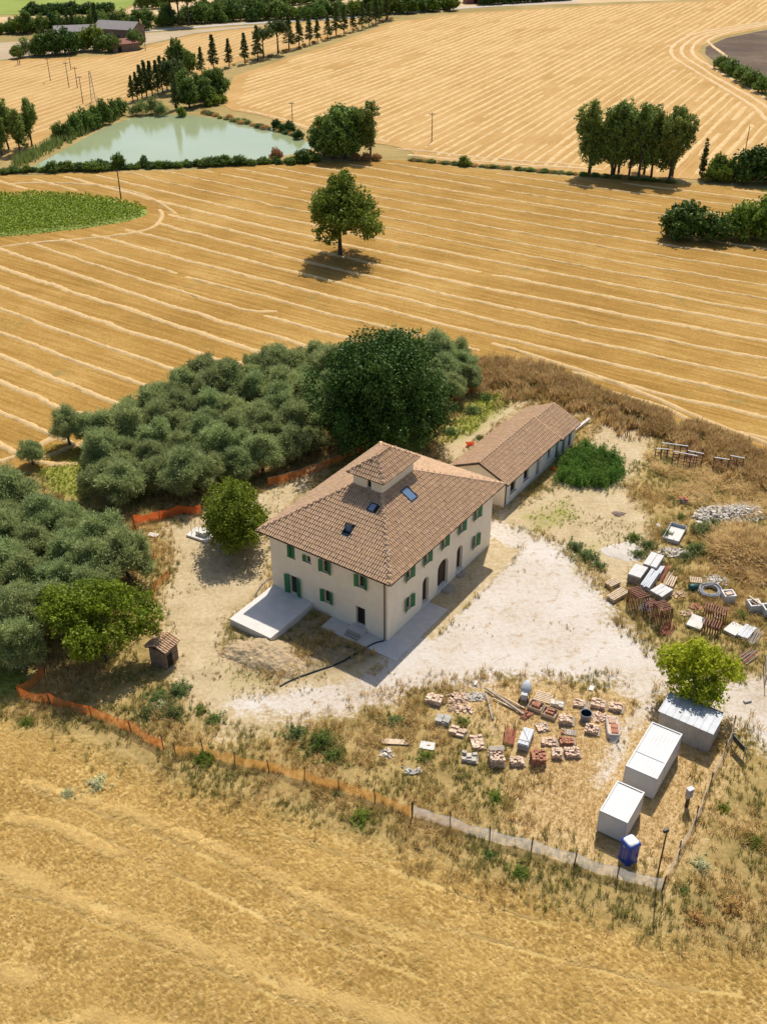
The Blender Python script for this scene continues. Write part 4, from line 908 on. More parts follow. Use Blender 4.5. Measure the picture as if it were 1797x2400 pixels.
def window(to3, parent, s0, s1, z0, z1, shut='open', sill=True, depth=0.26, ang=0.35):
    """shuttered window: s0..s1 is the whole width with the leaves folded back"""
    w_ = s1 - s0; lw = w_ * 0.29; a, b_ = s0 + lw, s1 - lw
    o = wbox(MB(), to3, a, b_, z0, z1, depth, depth + 0.03).build('window', 'glass', parent)
    fr = MB()
    for q in ((a, a + .06, z0, z1), (b_ - .06, b_, z0, z1), (a + .06, b_ - .06, z0, z0 + .06), (a + .06, b_ - .06, z1 - .06, z1), ((a + b_) / 2 - .035, (a + b_) / 2 + .035, z0 + .06, z1 - .06)): wbox(fr, to3, *q, depth - 0.05, depth - 0.002)
    fr.build('frame', 'window_frame', o)
    if sill: wbox(MB(), to3, a - .1, b_ + .1, z0 - .07, z0 - 0.003, -0.09, 0.2).build('sill', 'stone_sill', o)
    if shut:
        shutter(to3, parent, s0, a, z0 - .02, z1 + .02, a, ang); shutter(to3, parent, b_, s1, z0 - .02, z1 + .02, b_, ang)
    return (a, b_, z0, z1, 0)
FR = lambda s, z, d=0.0: (s, d, z)                  # right front, faces -y
FL = lambda s, z, d=0.0: (d, s, z)                  # left front, faces -x
win_R = [(2.86, 4.58, 1.68, 3.25), (16.05, 17.72, 1.70, 3.25), (2.80, 4.50, 5.42, 6.80), (6.06, 7.70, 5.42, 6.80), (9.42, 11.02, 5.42, 6.80), (12.82, 14.46, 5.42, 6.80), (15.98, 17.70, 5.42, 6.80)]
holes = [window(FR, house, *w_) for w_ in win_R]
arches = [(6.30, 7.50, 0.42, 3.66, 0.6), (9.22, 11.30, 0.45, 3.87, 0.85), (13.05, 14.25, 0.58, 3.70, 0.6)]
wall('front_wall', house, UL, EZ + 0.05, FR, holes + arches, 'render_cream', 0.42)
wL = [(6.56, 8.16, 1.65, 3.14), (6.66, 8.22, 5.38, 6.82), (2.26, 3.86, 5.38, 6.80)]
holes = [window(FL, house, *w_) for w_ in wL]
a, b_ = 11.40, 12.28                                # window with closed leaves
wbox(MB(), FL, a, b_, 5.45, 6.88, 0.2, 0.23).build('window', 'glass', house)
shutter(FL, house, a, (a + b_) / 2 - .01, 5.45, 6.88, a, 0.04); shutter(FL, house, (a + b_) / 2 + .01, b_, 5.45, 6.88, b_, 0.3)
holes.append((a, b_, 5.45, 6.88, 0)); wbox(MB(), FL, a - .1, b_ + .1, 5.37, 5.447, -.1, .1).build('sill', 'stone_sill', house)
a, b_ = 9.34, 9.85                                  # small window with one open leaf
wbox(MB(), FL, a, b_, 5.72, 6.50, 0.2, 0.23).build('window', 'glass', house); shutter(FL, house, b_, 10.27, 5.70, 6.50, b_, 0.2)
holes.append((a, b_, 5.72, 6.5, 0)); wbox(MB(), FL, a - .1, b_ + .1, 5.64, 5.717, -.1, .1).build('sill', 'stone_sill', house)
holes.append(window(FL, house, 10.66, 12.78, 0.83, 3.12, sill=False, depth=0.3, ang=0.3))
holes.append((2.70, 3.85, 0.50, 2.80, 0))
wall('side_wall', house, VL, EZ + 0.05, FL, holes, 'render_cream', 0.36)
w_ = MB(); w_.quad((UL, 0, -.3), (UL, VL, -.3), (UL, VL, EZ + .05), (UL, 0, EZ + .05)); w_.build('rear_wall', 'render_cream', house)
w_ = MB(); w_.quad((0, VL, -.3), (0, VL, EZ + .05), (UL, VL, EZ + .05), (UL, VL, -.3)); w_.build('rear_wall', 'render_cream', house)
for (a, b_, z0, z1, ar), nm in zip(arches, ('door', 'door', 'door')):
    bm_ = MB(); P = arch_loop(a, b_, z0, z1, ar); bm_.add([FR(s, z, 0.415) for s, z in P], [tuple(range(len(P)))]); d_ = bm_.build(nm, 'dark_wood', house)
    fr = MB(); wbox(fr, FR, a + .02, a + .1, z0, z1 - ar, 0.33, 0.41); wbox(fr, FR, b_ - .1, b_ - .02, z0, z1 - ar, 0.33, 0.41); wbox(fr, FR, (a + b_) / 2 - .04, (a + b_) / 2 + .04, z0, z1 - ar, 0.35, 0.41); wbox(fr, FR, a + .1, b_ - .1, z1 - ar - .05, z1 - ar + .03, 0.36, 0.41); fr.build('frame', 'window_frame', d_)
    wbox(MB(), FR, a - .05, b_ + .05, -0.1, z0 - .003, -0.10, 0.4).build('threshold', 'concrete_white', house)
wbox(MB(), FR, 9.9, 11.3, -0.1, 0.22, -1.0, -0.12).build('step', 'stone_sill', house)
wbox(MB(), FR, 13.0, 14.2, -0.1, 0.26, -0.6, -0.12).build('step', 'stone_sill', house)
d_ = wbox(MB(), FL, 2.70, 3.85, 0.5, 2.8, 0.35, 0.38).build('door', 'opening', house)
wbox(MB(), FL, 3.05, 3.12, 0.5, 2.8, 0.28, 0.34).build('frame', 'window_frame', d_)
st = MB()
for k, (x0, x1, zt) in enumerate(((-1.0, -0.003, 0.50), (-1.35, -1.003, 0.34), (-1.7, -1.353, 0.18))):
    st = MB(); st.add([(x0, 2.5, -.1), (x1, 2.5, -.1), (x1, 4.1, -.1), (x0, 4.1, -.1), (x0, 2.5, zt), (x1, 2.5, zt), (x1, 4.1, zt), (x0, 4.1, zt)], ((0, 3, 2, 1), (4, 5, 6, 7), (0, 1, 5, 4), (1, 2, 6, 5), (2, 3, 7, 6), (3, 0, 4, 7)))
    st.build('step', 'stone_sill' if k else 'concrete', house)
def hbox(name, x0, x1, y0, y1, z0, z1, m, parent): return MB().box(((x0 + x1) / 2, (y0 + y1) / 2, (z0 + z1) / 2), (x1 - x0, y1 - y0, z1 - z0)).build(name, m, parent)
hbox('terrace', -6.9, -0.003, 9.2, 14.55, -0.2, 0.80, 'concrete_white', house)
hbox('paving', -2.0, 7.6, -2.35, -0.003, -0.2, 0.06, 'concrete', house)
hbox('paving', -2.0, -0.003, 0.0, 6.8, -0.2, 0.05, 'concrete', house)

# tiled slopes: barrel tiles laid in courses
TW, TL = 0.27, 0.50
def tile_arr(n=6, taper=0.9):
    V = []; F_ = []
    for j, (yy, sc_, dz) in enumerate(((0.0, 1.0, 0.045), (TL * 1.12, taper, 0.0))):
        for k in range(n + 1):
            a = math.pi * k / n; V.append((-math.cos(a) * TW * 0.40 * sc_, yy, math.sin(a) * 0.115 * sc_ + dz))
    for k in range(n): F_.append((k, k + 1, n + 2 + k, n + 1 + k))
    return V, F_
TV, TF = tile_arr()
tile_me = bpy.data.meshes.new('roof_tile'); tile_me.from_pydata(TV, [], TF); tile_me.materials.append(MATS['tile_piece']); tile_me.polygons.foreach_set('use_smooth', [True] * len(TF))
def tiled_slope(parent, A, B, C, D, first=0, skip=None, under=True):
    """A-B eave (left to right seen from outside), D-C upper edge; returns tile placements"""
    A, B, C, D = (Vector(q) for q in (A, B, C, D)); e = (B - A).normalized(); nrm = e.cross(D - A).normalized(); s = nrm.cross(e).normalized()
    Lw = (B - A).length; Hs = (D - A).dot(s); dl = (D - A).dot(e); dr = (C - A).dot(e)
    out = []; rows = int(Hs / TL) + 1
    for j in range(rows):
        y = j * TL; f = y / Hs; x0 = dl * f; x1 = Lw + (dr - Lw) * f; n = int((x1 - x0) / TW)
        k0 = math.ceil(x0 / TW - 0.2); k1 = math.floor(x1 / TW - 0.3)
        for k in range(k0, k1 + 1):
            x = (k + 0.5) * TW
            if skip and any(a <= x <= b_ and c_ <= y + TL / 2 <= d_ for a, b_, c_, d_ in skip): continue
            jit = Vector((random.gauss(0, .008), random.gauss(0, .012), 0))
            ang = random.gauss(0, 0.018)
            M = Matrix((e * math.cos(ang) + s * math.sin(ang), s * math.cos(ang) - e * math.sin(ang), nrm)).transposed().to_4x4(); M.translation = A + e * (x + jit.x) + s * (y - 0.06 + jit.y) + nrm * 0.03
            out.append(M)
    if under:
        mb = MB(); t_ = nrm * 0.10; mb.add([A, B, C, D, A - t_, B - t_, C - t_, D - t_], [(0, 1, 2, 3), (7, 6, 5, 4), (0, 4, 5, 1), (1, 5, 6, 2), (2, 6, 7, 3), (3, 7, 4, 0)]); mb.build('roof_deck', 'roof_under', parent)
    return out
def lay(parent, mats, singles=0):
    for M in mats[:singles]:
        o = bpy.data.objects.new('roof_tile', tile_me); link(o, parent); o.matrix_local = M
    rest = mats[singles:]
    if not rest: return
    base = np.array(TV); n = len(base); V = np.concatenate([(np.array(M.to_3x3()) @ base.T).T + np.array(M.translation) for M in rest]); F_ = np.concatenate([np.array(TF) + i * n for i in range(len(rest))])
    stuff(inst('roof_tiles', mesh_np('roof_tiles', V, F_, 'tile', True), parent))
def ridge(parent, P, Q, seg=0.62, r_=0.16):
    P, Q = Vector(P), Vector(Q); n = max(2, int((Q - P).length / seg)); d = (Q - P) / n
    e = d.normalized(); sd_ = e.cross(Vector((0, 0, 1))).normalized(); up = sd_.cross(e); me = None
    for k in range(n):
        mb = MB(); a = P + d * k - d * 0.06; b2 = P + d * (k + 1.06); V = []
        for q, rr, dz in ((a, r_ * 1.06, 0.05), (b2, r_ * 0.92, 0.015)):
            for t_ in range(8): w = math.pi * t_ / 7; V.append(q + sd_ * math.cos(w) * rr + up * (math.sin(w) * rr * 0.9 + dz - 0.02))
        mb.add(V, [(i, i + 1, i + 9, i + 8) for i in range(7)] + [tuple(range(7, -1, -1))]); mb.build('ridge_tile', 'tile', parent, True)
x0, x1, y0, y1 = -OV, UL + OV, -OV, VL + OV
tx0, tx1, ty0, ty1, TZ = 7.15, 12.85, 5.55, 9.1, 11.5
roof = MB()
E0, E1, E2, E3 = (x0, y0, EZ), (x1, y0, EZ), (x1, y1, EZ), (x0, y1, EZ)
T0, T1, T2, T3 = (tx0, ty0, TZ), (tx1, ty0, TZ), (tx1, ty1, TZ), (tx0, ty1, TZ)
main_roof = bpy.data.objects.new('hip_roof', MB().add([E0, E1, E2, E3], [(3, 2, 1, 0)]).mesh('hip_roof', 'soffit')); link(main_roof, house)
main_roof.location.z = -0.12
rt = bpy.data.objects.new('roof_covering', None); link(rt, house)
sl_left = tiled_slope(house, E3, E0, T0, T3, skip=[(9.1 - .55, 9.1 + .45, 3.1, 4.5), (9.9 - .4, 9.9 + .5, 6.4, 7.6)])
sl_right = tiled_slope(house, E0, E1, T1, T0, skip=[(9.9, 11.2, 4.9, 6.6)])
sl_b1 = tiled_slope(house, E1, E2, T2, T1); sl_b2 = tiled_slope(house, E2, E3, T3, T2)
bpy.data.objects.remove(rt)
near = sorted(sl_left, key=lambda M: M.translation.x + 0.6 * M.translation.y)
lay(house, near[:300], 300)
lay(house, near[300:] + sl_right + sl_b1 + sl_b2)
for P, Q in ((E0, T0), (E1, T1), (E2, T2), (E3, T3)): ridge(house, Vector(P) + Vector((0, 0, .05)), Vector(Q) + Vector((0, 0, .05)))
def gutter(parent, P, Q, r_=0.075):
    MB().tube([P, Q], r_, 8).build('gutter', 'gutter', parent)
gz_ = EZ - 0.04
for P, Q in (((x0 - .05, y0, gz_), (x0 - .05, y1, gz_)), ((x0, y0 - .05, gz_), (x1, y0 - .05, gz_)), ((x1 + .05, y0, gz_), (x1 + .05, y1, gz_)), ((x0, y1 + .05, gz_), (x1, y1 + .05, gz_))): gutter(house, P, Q)
mb = MB()
for k in range(60): mb.box((x0 + 0.4 + k * 0.36, y0 + 0.3, EZ - 0.17), (0.10, 0.55, 0.1))
stuff(mb.build('rafter_ends', 'wood_pale', house))
MB().tube([(-OV + .1, 0.5, EZ - .1), (-.35, 0.45, EZ - 0.45), (-.1, .32, EZ - .75), (-.1, .3, 3), (-.1, .3, 0.05)], 0.06, 8).build('downpipe', 'gutter', house)
# turret
def hip(parent, x0, x1, y0, y1, z, ov, rise):
    a, b_, c_, d_ = x0 - ov, x1 + ov, y0 - ov, y1 + ov; hw = (d_ - c_) / 2; yc = (c_ + d_) / 2
    e = [(a, c_, z), (b_, c_, z), (b_, d_, z), (a, d_, z)]; r0, r1 = (a + hw, yc, z + rise), (b_ - hw, yc, z + rise)
    t_ = tiled_slope(parent, e[0], e[1], r1, r0) + tiled_slope(parent, e[2], e[3], r0, r1) + tiled_slope(parent, e[1], e[2], r1, r1) + tiled_slope(parent, e[3], e[0], r0, r0)
    lay(parent, t_)
    for P, Q in ((e[0], r0), (e[3], r0), (e[1], r1), (e[2], r1), (r0, r1)): ridge(parent, Vector(P) + Vector((0, 0, .05)), Vector(Q) + Vector((0, 0, .05)), 0.5, 0.14)
    MB().add(e, [(3, 2, 1, 0)]).build('soffit', 'soffit', parent)
    for i in range(4):
        P, Q = Vector(e[i]), Vector(e[(i + 1) % 4]); gutter(parent, P + Vector((0, 0, -.04)), Q + Vector((0, 0, -.04)), 0.06)
turret = bpy.data.objects.new('turret', None); link(turret, house)
TT = lambda s, z, d=0.0: (tx0 + d, ty0 + s, z)
wl_ = wall('wall', turret, ty1 - ty0, 13.05, TT, [(1.35, 1.85, 11.72, 12.62, 0.25)], 'render_cream', 0.25, TZ - 0.6)
P = arch_loop(1.35, 1.85, 11.72, 12.62, .25); MB().add([TT(s, z, .24) for s, z in P], [tuple(range(len(P)))]).build('window', 'opening', turret)
wbox(MB(), TT, 1.27, 1.93, 11.66, 11.717, -.06, .1).build('sill', 'stone_sill', turret)
w_ = MB(); w_.quad((tx0, ty0, TZ - .6), (tx1, ty0, TZ - .6), (tx1, ty0, 13.05), (tx0, ty0, 13.05)); w_.quad((tx1, ty0, TZ - .6), (tx1, ty1, TZ - .6), (tx1, ty1, 13.05), (tx1, ty0, 13.05)); w_.quad((tx0, ty1, 13.05), (tx1, ty1, 13.05), (tx1, ty1, TZ - .6), (tx0, ty1, TZ - .6)); w_.build('wall', 'render_cream', turret)
hip(turret, tx0, tx1, ty0, ty1, 13.05, 0.45, 1.5)
# skylights
def skylight(A, B, D, u_, v_, w_, h_, opened=False, m='skylight_glass'):
    A, B, D = Vector(A), Vector(B), Vector(D); e = (B - A).normalized(); n_ = e.cross(D - A).normalized(); s = n_.cross(e)
    c_ = A + e * u_ + s * v_ + n_ * 0.13
    o = MB(); M = Matrix((e, s, n_)).transposed()
    for dx, dy, a_, b2 in ((-w_ / 2, 0, .1, h_ + .1), (w_ / 2, 0, .1, h_ + .1), (0, -h_ / 2, w_ - .1, .1), (0, h_ / 2, w_ - .1, .1)): o.box(c_ + e * dx + s * dy, (a_, b2, 0.2), M=M)
    sk = o.build('skylight', 'sky_frame', house)
    f_ = MB(); f_.box(c_ - n_ * 0.07 - s * (h_ / 2 + .16), (w_ + .3, .2, .03), M=M); f_.build('flashing', 'flashing', sk)
    if opened:
        ang = R(52); s2 = s * math.cos(ang) + n_ * math.sin(ang); n2 = e.cross(s2).normalized() * 1; M2 = Matrix((e, s2, n2)).transposed(); hinge = c_ - s * (h_ * 0.1)
        MB().box(c_ - n_ * .1, (w_ - .1, h_ - .1, .02), M=M).build('opening', 'opening', sk)
        fr = MB()
        for dx, dy, a_, b2 in ((-w_ / 2 + .05, 0, .1, h_), (w_ / 2 - .05, 0, .1, h_), (0, -h_ / 2 + .05, w_ - .2, .1), (0, h_ / 2 - .05, w_ - .2, .1)): fr.box(hinge + e * dx + s2 * (dy + h_ * .1), (a_, b2, .08), M=M2)
        ca = fr.build('casement', 'window_frame', sk); MB().box(hinge + s2 * h_ * .1, (w_ - .2, h_ - .2, .03), M=M2).build('pane', 'skylight_glass', sk)
    else: MB().box(c_ + n_ * 0.04, (w_ - .1, h_ - .1, .03), M=M).build('pane', m, sk)
skylight(E3, E0, T3, 9.05, 3.8, 0.85, 1.25, True)
skylight(E3, E0, T3, 9.9, 7.0, 0.75, 0.9)
skylight(E0, E1, T0, 10.55, 5.7, 1.15, 1.5)

# ------------------------------------------------------------------ the long annexe
AX, AY = HOUSE_C + HU * 28.0 + HV * 2.4
ann = thing('annexe', 'long low annexe with stepped gable roof behind the farmhouse', 'house', (AX, AY, 0), HA)
AL, AW, AE, AR = 19.0, 7.0, 3.35, 5.1; SP = 13.8; lo = 0.4
W0 = [(1.38, 2.75, 1.22, 2.68), (4.75, 6.05, 1.25, 2.75), (11.1, 11.9, 1.55, 2.85)]
H0 = []
for a, b_, c_, d_ in W0:
    wbox(MB(), FR, a, b_, c_, d_, .22, .25).build('window', 'opening', ann); H0.append((a, b_, c_, d_, 0)); wbox(MB(), FR, a - .1, b_ + .1, c_ - .08, c_ - .003, -.1, .1).build('sill', 'stone_sill', ann)
for a, b_ in ((8.1, 9.1), (13.4, 14.2), (15.3, 16.1), (17.1, 18.0)):
    wbox(MB(), FR, a, b_, .2, 2.65, .24, .27).build('door', 'dark_wood' if a > 13 else 'wood_grey', ann); H0.append((a, b_, .2, 2.65, 0))
wall('long_wall', ann, AL, AE + .05, FR, H0, 'render_white', .28)
w_ = MB(); w_.add([(0, 0, -.3), (0, AW, -.3), (0, AW, AE), (0, AW / 2, AR - .1), (0, 0, AE)], [(4, 3, 2, 1, 0)]); w_.build('gable_wall', 'render_cream', ann); w_ = MB(); w_.add([(AL, 0, -.3), (AL, AW, -.3), (AL, AW, AE - lo), (AL, AW / 2, AR - .1 - lo), (AL, 0, AE - lo)], [(0, 1, 2, 3, 4)]); w_.build('gable_wall', 'render_cream', ann)
w_ = MB(); w_.quad((0, AW, -.3), (0, AW, AE), (AL, AW, AE), (AL, AW, -.3)); w_.build('rear_wall', 'render_cream', ann)
for a, b_, dz in ((-0.3, SP, 0.0), (SP, AL + .3, -lo)):
    e_, r_ = AE + .12 + dz, AR + dz; y0_, y1_ = -.45, AW + .45; o_ = bpy.data.objects.new('gable_roof', None); link(o_, ann)
    if a > 0: a += 0.004
    e2 = e_ - 0.1
    t_ = tiled_slope(o_, (a, y0_, e2), (b_, y0_, e2), (b_, AW / 2, r_), (a, AW / 2, r_)) + tiled_slope(o_, (b_, y1_, e2), (a, y1_, e2), (a, AW / 2, r_), (b_, AW / 2, r_))
    lay(o_, t_); ridge(o_, (a, AW / 2, r_ + .06), (b_, AW / 2, r_ + .06), 0.55)
    gutter(o_, (a, y0_ - .04, e2 - .03), (b_, y0_ - .04, e2 - .03)); gutter(o_, (a, y1_ + .04, e2 - .03), (b_, y1_ + .04, e2 - .03))
    if a < 0:
        for y_, s in ((y0_, 1), (y1_, -1)): MB().bar((a - .03, y_, e2 - .05), (a - .03, AW / 2, r_ - .05), 0.05, 0.16).build('verge_board', 'dark_wood', o_)
MB().tube([(0.15, -.08, AE - .1), (.15, -.08, .35)], .06, 8).build('downpipe', 'gutter', ann); MB().tube([(.15, -.08, .35), (.15, -.08, -.05)], .065, 8).build('downpipe_foot', 'rebar_red', ann)
#%%YARD
# ------------------------------------------------------------------ site huts
def frame_box(o, L_, W_, h, zb, wallm, roofm, ribs, frame, corner='container_grey', slots=True):
    """cabin: wall panels, roof tray with ribs, edge frame, feet"""
    x, y = L_ / 2, W_ / 2
    for s in (-1, 1):
        MB().box((0, s * (y - .03), zb + h / 2), (L_ - .16, .05, h - .1)).build('side_panel', wallm, o); MB().box((s * (x - .03), 0, zb + h / 2), (.05, W_ - .16, h - .1)).build('end_panel', wallm, o)
    for sx in (-1, 1):
        for sy in (-1, 1): MB().box((sx * (x - .04), sy * (y - .04), zb + h / 2), (.09, .09, h)).build('corner_post', corner, o)
    rf = MB().box((0, 0, zb + h - .02), (L_ - .14, W_ - .14, .05)).build('roof', roofm, o)
    for k in range(ribs):
        MB().box((0, -y + .2 + (W_ - .4) * k / (ribs - 1), zb + h + .016), (L_ - .3, .03, .02)).build('roof_rib', roofm, rf)
    for s in (-1, 1):
        MB().box((0, s * (y - .06), zb + h + .03), (L_, .12, .09)).build('edge_rail', frame, o); MB().box((s * (x - .06), 0, zb + h + .03), (.12, W_ - .24, .09)).build('edge_rail', frame, o)
    if slots:
        for k in range(9): MB().box((x - .16, -y + .3 + k * (W_ - .6) / 8, zb + h + .012), (.05, .2, .02)).build('drain_slot', 'dark_metal', rf)
    for sx in (-.42, .42):
        for sy in (-.4, .4): MB().box((sx * L_, sy * W_, zb / 2 - .05), (.3, .3, zb + .1)).build('foot', 'stone_grey', o)
def z4(x, y): return (1400 + x / 5.175, 1660 + y / 5.175)
def place_box(tl, tr, nr, nl, h):
    P = [np.array(gs(*z4(*q), h)) for q in (tl, tr, nr, nl)]; c_ = sum(P) / 4; ax = (P[0] + P[1] - P[2] - P[3]) / 2; wd = (P[1] + P[2] - P[0] - P[3]) / 2
    return c_, math.atan2(ax[1], ax[0]), float(np.linalg.norm(ax)), float(np.linalg.norm(wd))
c_, a, L_, W_ = place_box((655, 165), (1030, 310), (715, 870), (340, 690), 2.55)
o = thing('site_cabin', 'long white site cabin with ribbed roof in front of the metal shed', 'cabin', (*c_, 0), a); frame_box(o, L_, W_, 2.35, 0.15, 'container_white', 'container_white', 9, 'container_white')
MB().box((-L_ * .16, 0, 2.53), (.07, W_ - .26, .04)).build('roof_seam', 'container_grey', o); MB().box((-L_ * .16, -W_ / 2 + .0, 1.3), (.06, .05, 2.2)).build('wall_seam', 'container_grey', o)
c_, a, L_, W_ = place_box((235, 875), (572, 1020), (360, 1395), (22, 1240), 2.5)
o = thing('site_cabin', 'short white site cabin beside the blue toilet', 'cabin', (*c_, 0), a); frame_box(o, L_, W_, 2.3, 0.15, 'container_white', 'container_white', 9, 'container_white')
MB().box((L_ * .1, W_ / 2 + .12, 1.9), (.25, .24, .2)).build('floodlight', 'dark_metal', o)
# corrugated metal shed
A = [np.array(gs(*z4(*q), 2.45)) for q in ((755, 30), (1388, 300))]; B_ = np.array(gs(*z4(1485, 100), 2.6))
ax = A[1] - A[0]; L_ = float(np.linalg.norm(ax)); a = math.atan2(ax[1], ax[0]); dp = B_ - A[1]; W_ = 2.5
o = thing('metal_shed', 'grey corrugated metal shed under the bright tree', 'shed', (*A[0], 0), a)
for (p0, p1) in (((0, 0), (L_, 0)), ((L_, 0), (L_, W_)), ((L_, W_), (0, W_)), ((0, W_), (0, 0))):
    p0, p1 = Vector((*p0, 0)), Vector((*p1, 0)); d = p1 - p0; n_ = int(d.length / .12); e = d.normalized(); nn = Vector((e.y, -e.x, 0)); mb = MB()
    for k in range(n_):
        q0, q1 = p0 + d * (k / n_) + nn * (.03 if k % 2 else 0), p0 + d * ((k + 1) / n_) + nn * (0 if k % 2 else .03); zt = 2.4
        mb.quad((*q0.xy, .02), (*q1.xy, .02), (*q1.xy, zt + .06 * q1.y), (*q0.xy, zt + .06 * q0.y))
    mb.build('wall_sheet', 'zinc_wall', o)
for k in range(8):
    x0_, x1_ = -.15 + (L_ + .3) * k / 8, -.15 + (L_ + .3) * (k + 1) / 8 - .006; t_ = .004 * (k % 2)
    mb = MB(); mb.add([(x0_, -.15, 2.42 + t_), (x1_, -.15, 2.42 + t_), (x1_, W_ + .15, 2.62 + t_), (x0_, W_ + .15, 2.62 + t_), (x0_, -.15, 2.46 + t_), (x1_, -.15, 2.46 + t_), (x1_, W_ + .15, 2.66 + t_), (x0_, W_ + .15, 2.66 + t_)], [(0, 3, 2, 1), (4, 5, 6, 7), (0, 1, 5, 4), (1, 2, 6, 5), (2, 3, 7, 6), (3, 0, 4, 7)]); s_ = mb.build('roof_sheet', 'zinc', o)
    MB().bar((x0_ + .05, -.12, 2.48 + t_), (x0_ + .05, W_ + .12, 2.68 + t_), .05, .03).build('rib', 'zinc', s_)
MB().box((L_ * .55, W_ + .12, 2.72), (L_ * .9, .06, .05)).build('ridge_bar', 'dark_metal', o)
for t_, q in ((0.2, ((0, -.05, 2.5),)), (.78, ((0, -.05, 2.5),))):
    MB().tube([(L_ * t_, -.2, 2.5), (L_ * t_ + .03, -.25, 1.2), (L_ * t_ + .1, -.6, .02)], .018, 5).build('guy_cable', 'stone_grey', o)
# blue portable toilet
x, y = gs(*z4(372, 1880)); x0_, y0_ = gs(*z4(385, 1885)); o = thing('portable_toilet', 'blue portable toilet with white roof beside the short cabin', 'toilet', (x, y + .35, 0), R(28))
def rbox(w, d_, r_, z, n=4):
    return [(cx + r_ * math.cos(R(a0 + 90 * k / n)), cy + r_ * math.sin(R(a0 + 90 * k / n)), z) for cx, cy, a0 in ((w / 2 - r_, d_ / 2 - r_, 0), (-w / 2 + r_, d_ / 2 - r_, 90), (-w / 2 + r_, -d_ / 2 + r_, 180), (w / 2 - r_, -d_ / 2 + r_, 270)) for k in range(n + 1)]
def loft(rings, cap=True):
    n = len(rings[0]); V = [p_ for r_ in rings for p_ in r_]; F_ = [(i * n + k, i * n + (k + 1) % n, (i + 1) * n + (k + 1) % n, (i + 1) * n + k) for i in range(len(rings) - 1) for k in range(n)]
    if cap: F_ += [tuple(range(n - 1, -1, -1)), tuple((len(rings) - 1) * n + k for k in range(n))]
    return MB().add(V, F_)
loft([rbox(1.12, 1.12, .1, .0), rbox(1.12, 1.12, .1, .12), rbox(1.08, 1.08, .12, .14), rbox(1.08, 1.08, .12, 1.95)]).build('body', 'toilet_blue', o)
loft([rbox(1.18, 1.18, .16, 1.95), rbox(1.2, 1.2, .18, 2.08), rbox(1.06, 1.06, .2, 2.18)]).build('roof_rim', 'toilet_blue', o, True)
loft([rbox(.98, .98, .2, 2.17), rbox(.94, .94, .22, 2.25), rbox(.75, .75, .25, 2.31), rbox(.3, .3, .12, 2.34)]).build('skylight', 'plastic_white', o, True)
d_ = MB().box((0, -.555, 1.02), (.7, .04, 1.75)).build('door', 'toilet_blue', o); MB().box((.26, -.59, 1.05), (.05, .05, .2)).build('handle', 'dark_metal', d_); MB().box((-.545, .1, 1.75), (.03, .2, .06)).build('sign', 'plastic_white', o)
for k in (-.3, 0, .3): MB().box((-.55, k, .95), (.03, .14, 1.5)).build('wall_rib', 'toilet_blue', o)
# meter box on its post, floodlight pole
x, y = gs(*z4(1072, 1195)); o = thing('meter_box', 'grey meter box on a dark post between cabins and side fence', 'box', (x, y), R(25)); MB().box((0, 0, .6), (.28, .16, 1.3)).build('post', 'dark_wood', o)
MB().box((0, 0, 1.65), (.5, .34, .95)).build('housing', 'zinc_wall', o); MB().box((0, 0, 2.15), (.58, .42, .06)).build('lid', 'container_grey', o)
for z in (1.35, 1.6, 1.85): MB().box((0, -.18, z), (.44, .03, .05)).build('rib', 'zinc', o)
x, y = g(1416, 1905); o = thing('floodlight_pole', 'tall thin timber pole with a black floodlight at the fence corner', 'lamp pole', (x, y))
tp = np.array(gs(1350 + 785 / 3.687, 1600 + 1265 / 3.687, 6.2)) - (x, y)
MB().tube([(0, 0, -.3), (tp[0], tp[1], 6.2)], [.075, .06], 8).build('shaft', 'post_wood', o); MB().box((tp[0] - .12, tp[1] - .15, 6.2), (.42, .16, .3), R(20)).build('lamp_head', 'dark_metal', o)

# ------------------------------------------------------------------ fences of plastic netting on posts
def fence(label, pts, h, netm, group=None, sag=0.15, lean=0.06, post='post_wood', pr=0.035, ph=None, rail=None):
    P = [Vector((*g(*p_), 0)) for p_ in pts]; c_ = P[0]; o = thing('net_fence', label, 'fence', tuple(c_))
    P = [p_ - c_ for p_ in P]
    for p_ in P:
        hh = (ph or h + .25) * U(.92, 1.08); t_ = Vector((U(-lean, lean), U(-lean, lean), 1)) * hh
        MB().tube([p_ - Vector((0, 0, .3)), p_ + t_], pr, 6).build('post', post, o)
    for i in range(len(P) - 1):
        a, b_ = P[i], P[i + 1]; n = max(5, int((b_ - a).length / .35)); V = []; F_ = []
        dirn = (b_ - a).normalized(); nn = Vector((-dirn.y, dirn.x, 0)); tops = []
        for k in range(n + 1):
            t_ = k / n; q = a.lerp(b_, t_); s = math.sin(math.pi * t_); dr = h - sag * s * U(.6, 1.2)
            bel = nn * (U(-.05, .05) + .14 * s * math.sin(i * 2.1 + t_ * 5))
            V += [q + bel * .6 + Vector((0, 0, U(.0, .08))), q + bel * 1.3 + Vector((0, 0, dr * .5)), q + bel * .5 + Vector((0, 0, dr))]; tops.append(q + bel * .5 + Vector((0, 0, dr)))
            if k: F_ += [(3 * k - 3, 3 * k, 3 * k + 1, 3 * k - 2), (3 * k - 2, 3 * k + 1, 3 * k + 2, 3 * k - 1)]
        MB().add(V, F_).build('net', netm, o, True)
        if rail: MB().tube(tops, .022, 4).build('top_cord', rail, o); 
    return o
fence('sagging orange net fence below the fig tree, at the corner of the near field', [(98, 1462), (42, 1508), (110, 1522), (200, 1550), (285, 1582), (355, 1622)], 1.4, 'net_orange', sag=.4, lean=.12, rail='net_red', pr=.05)
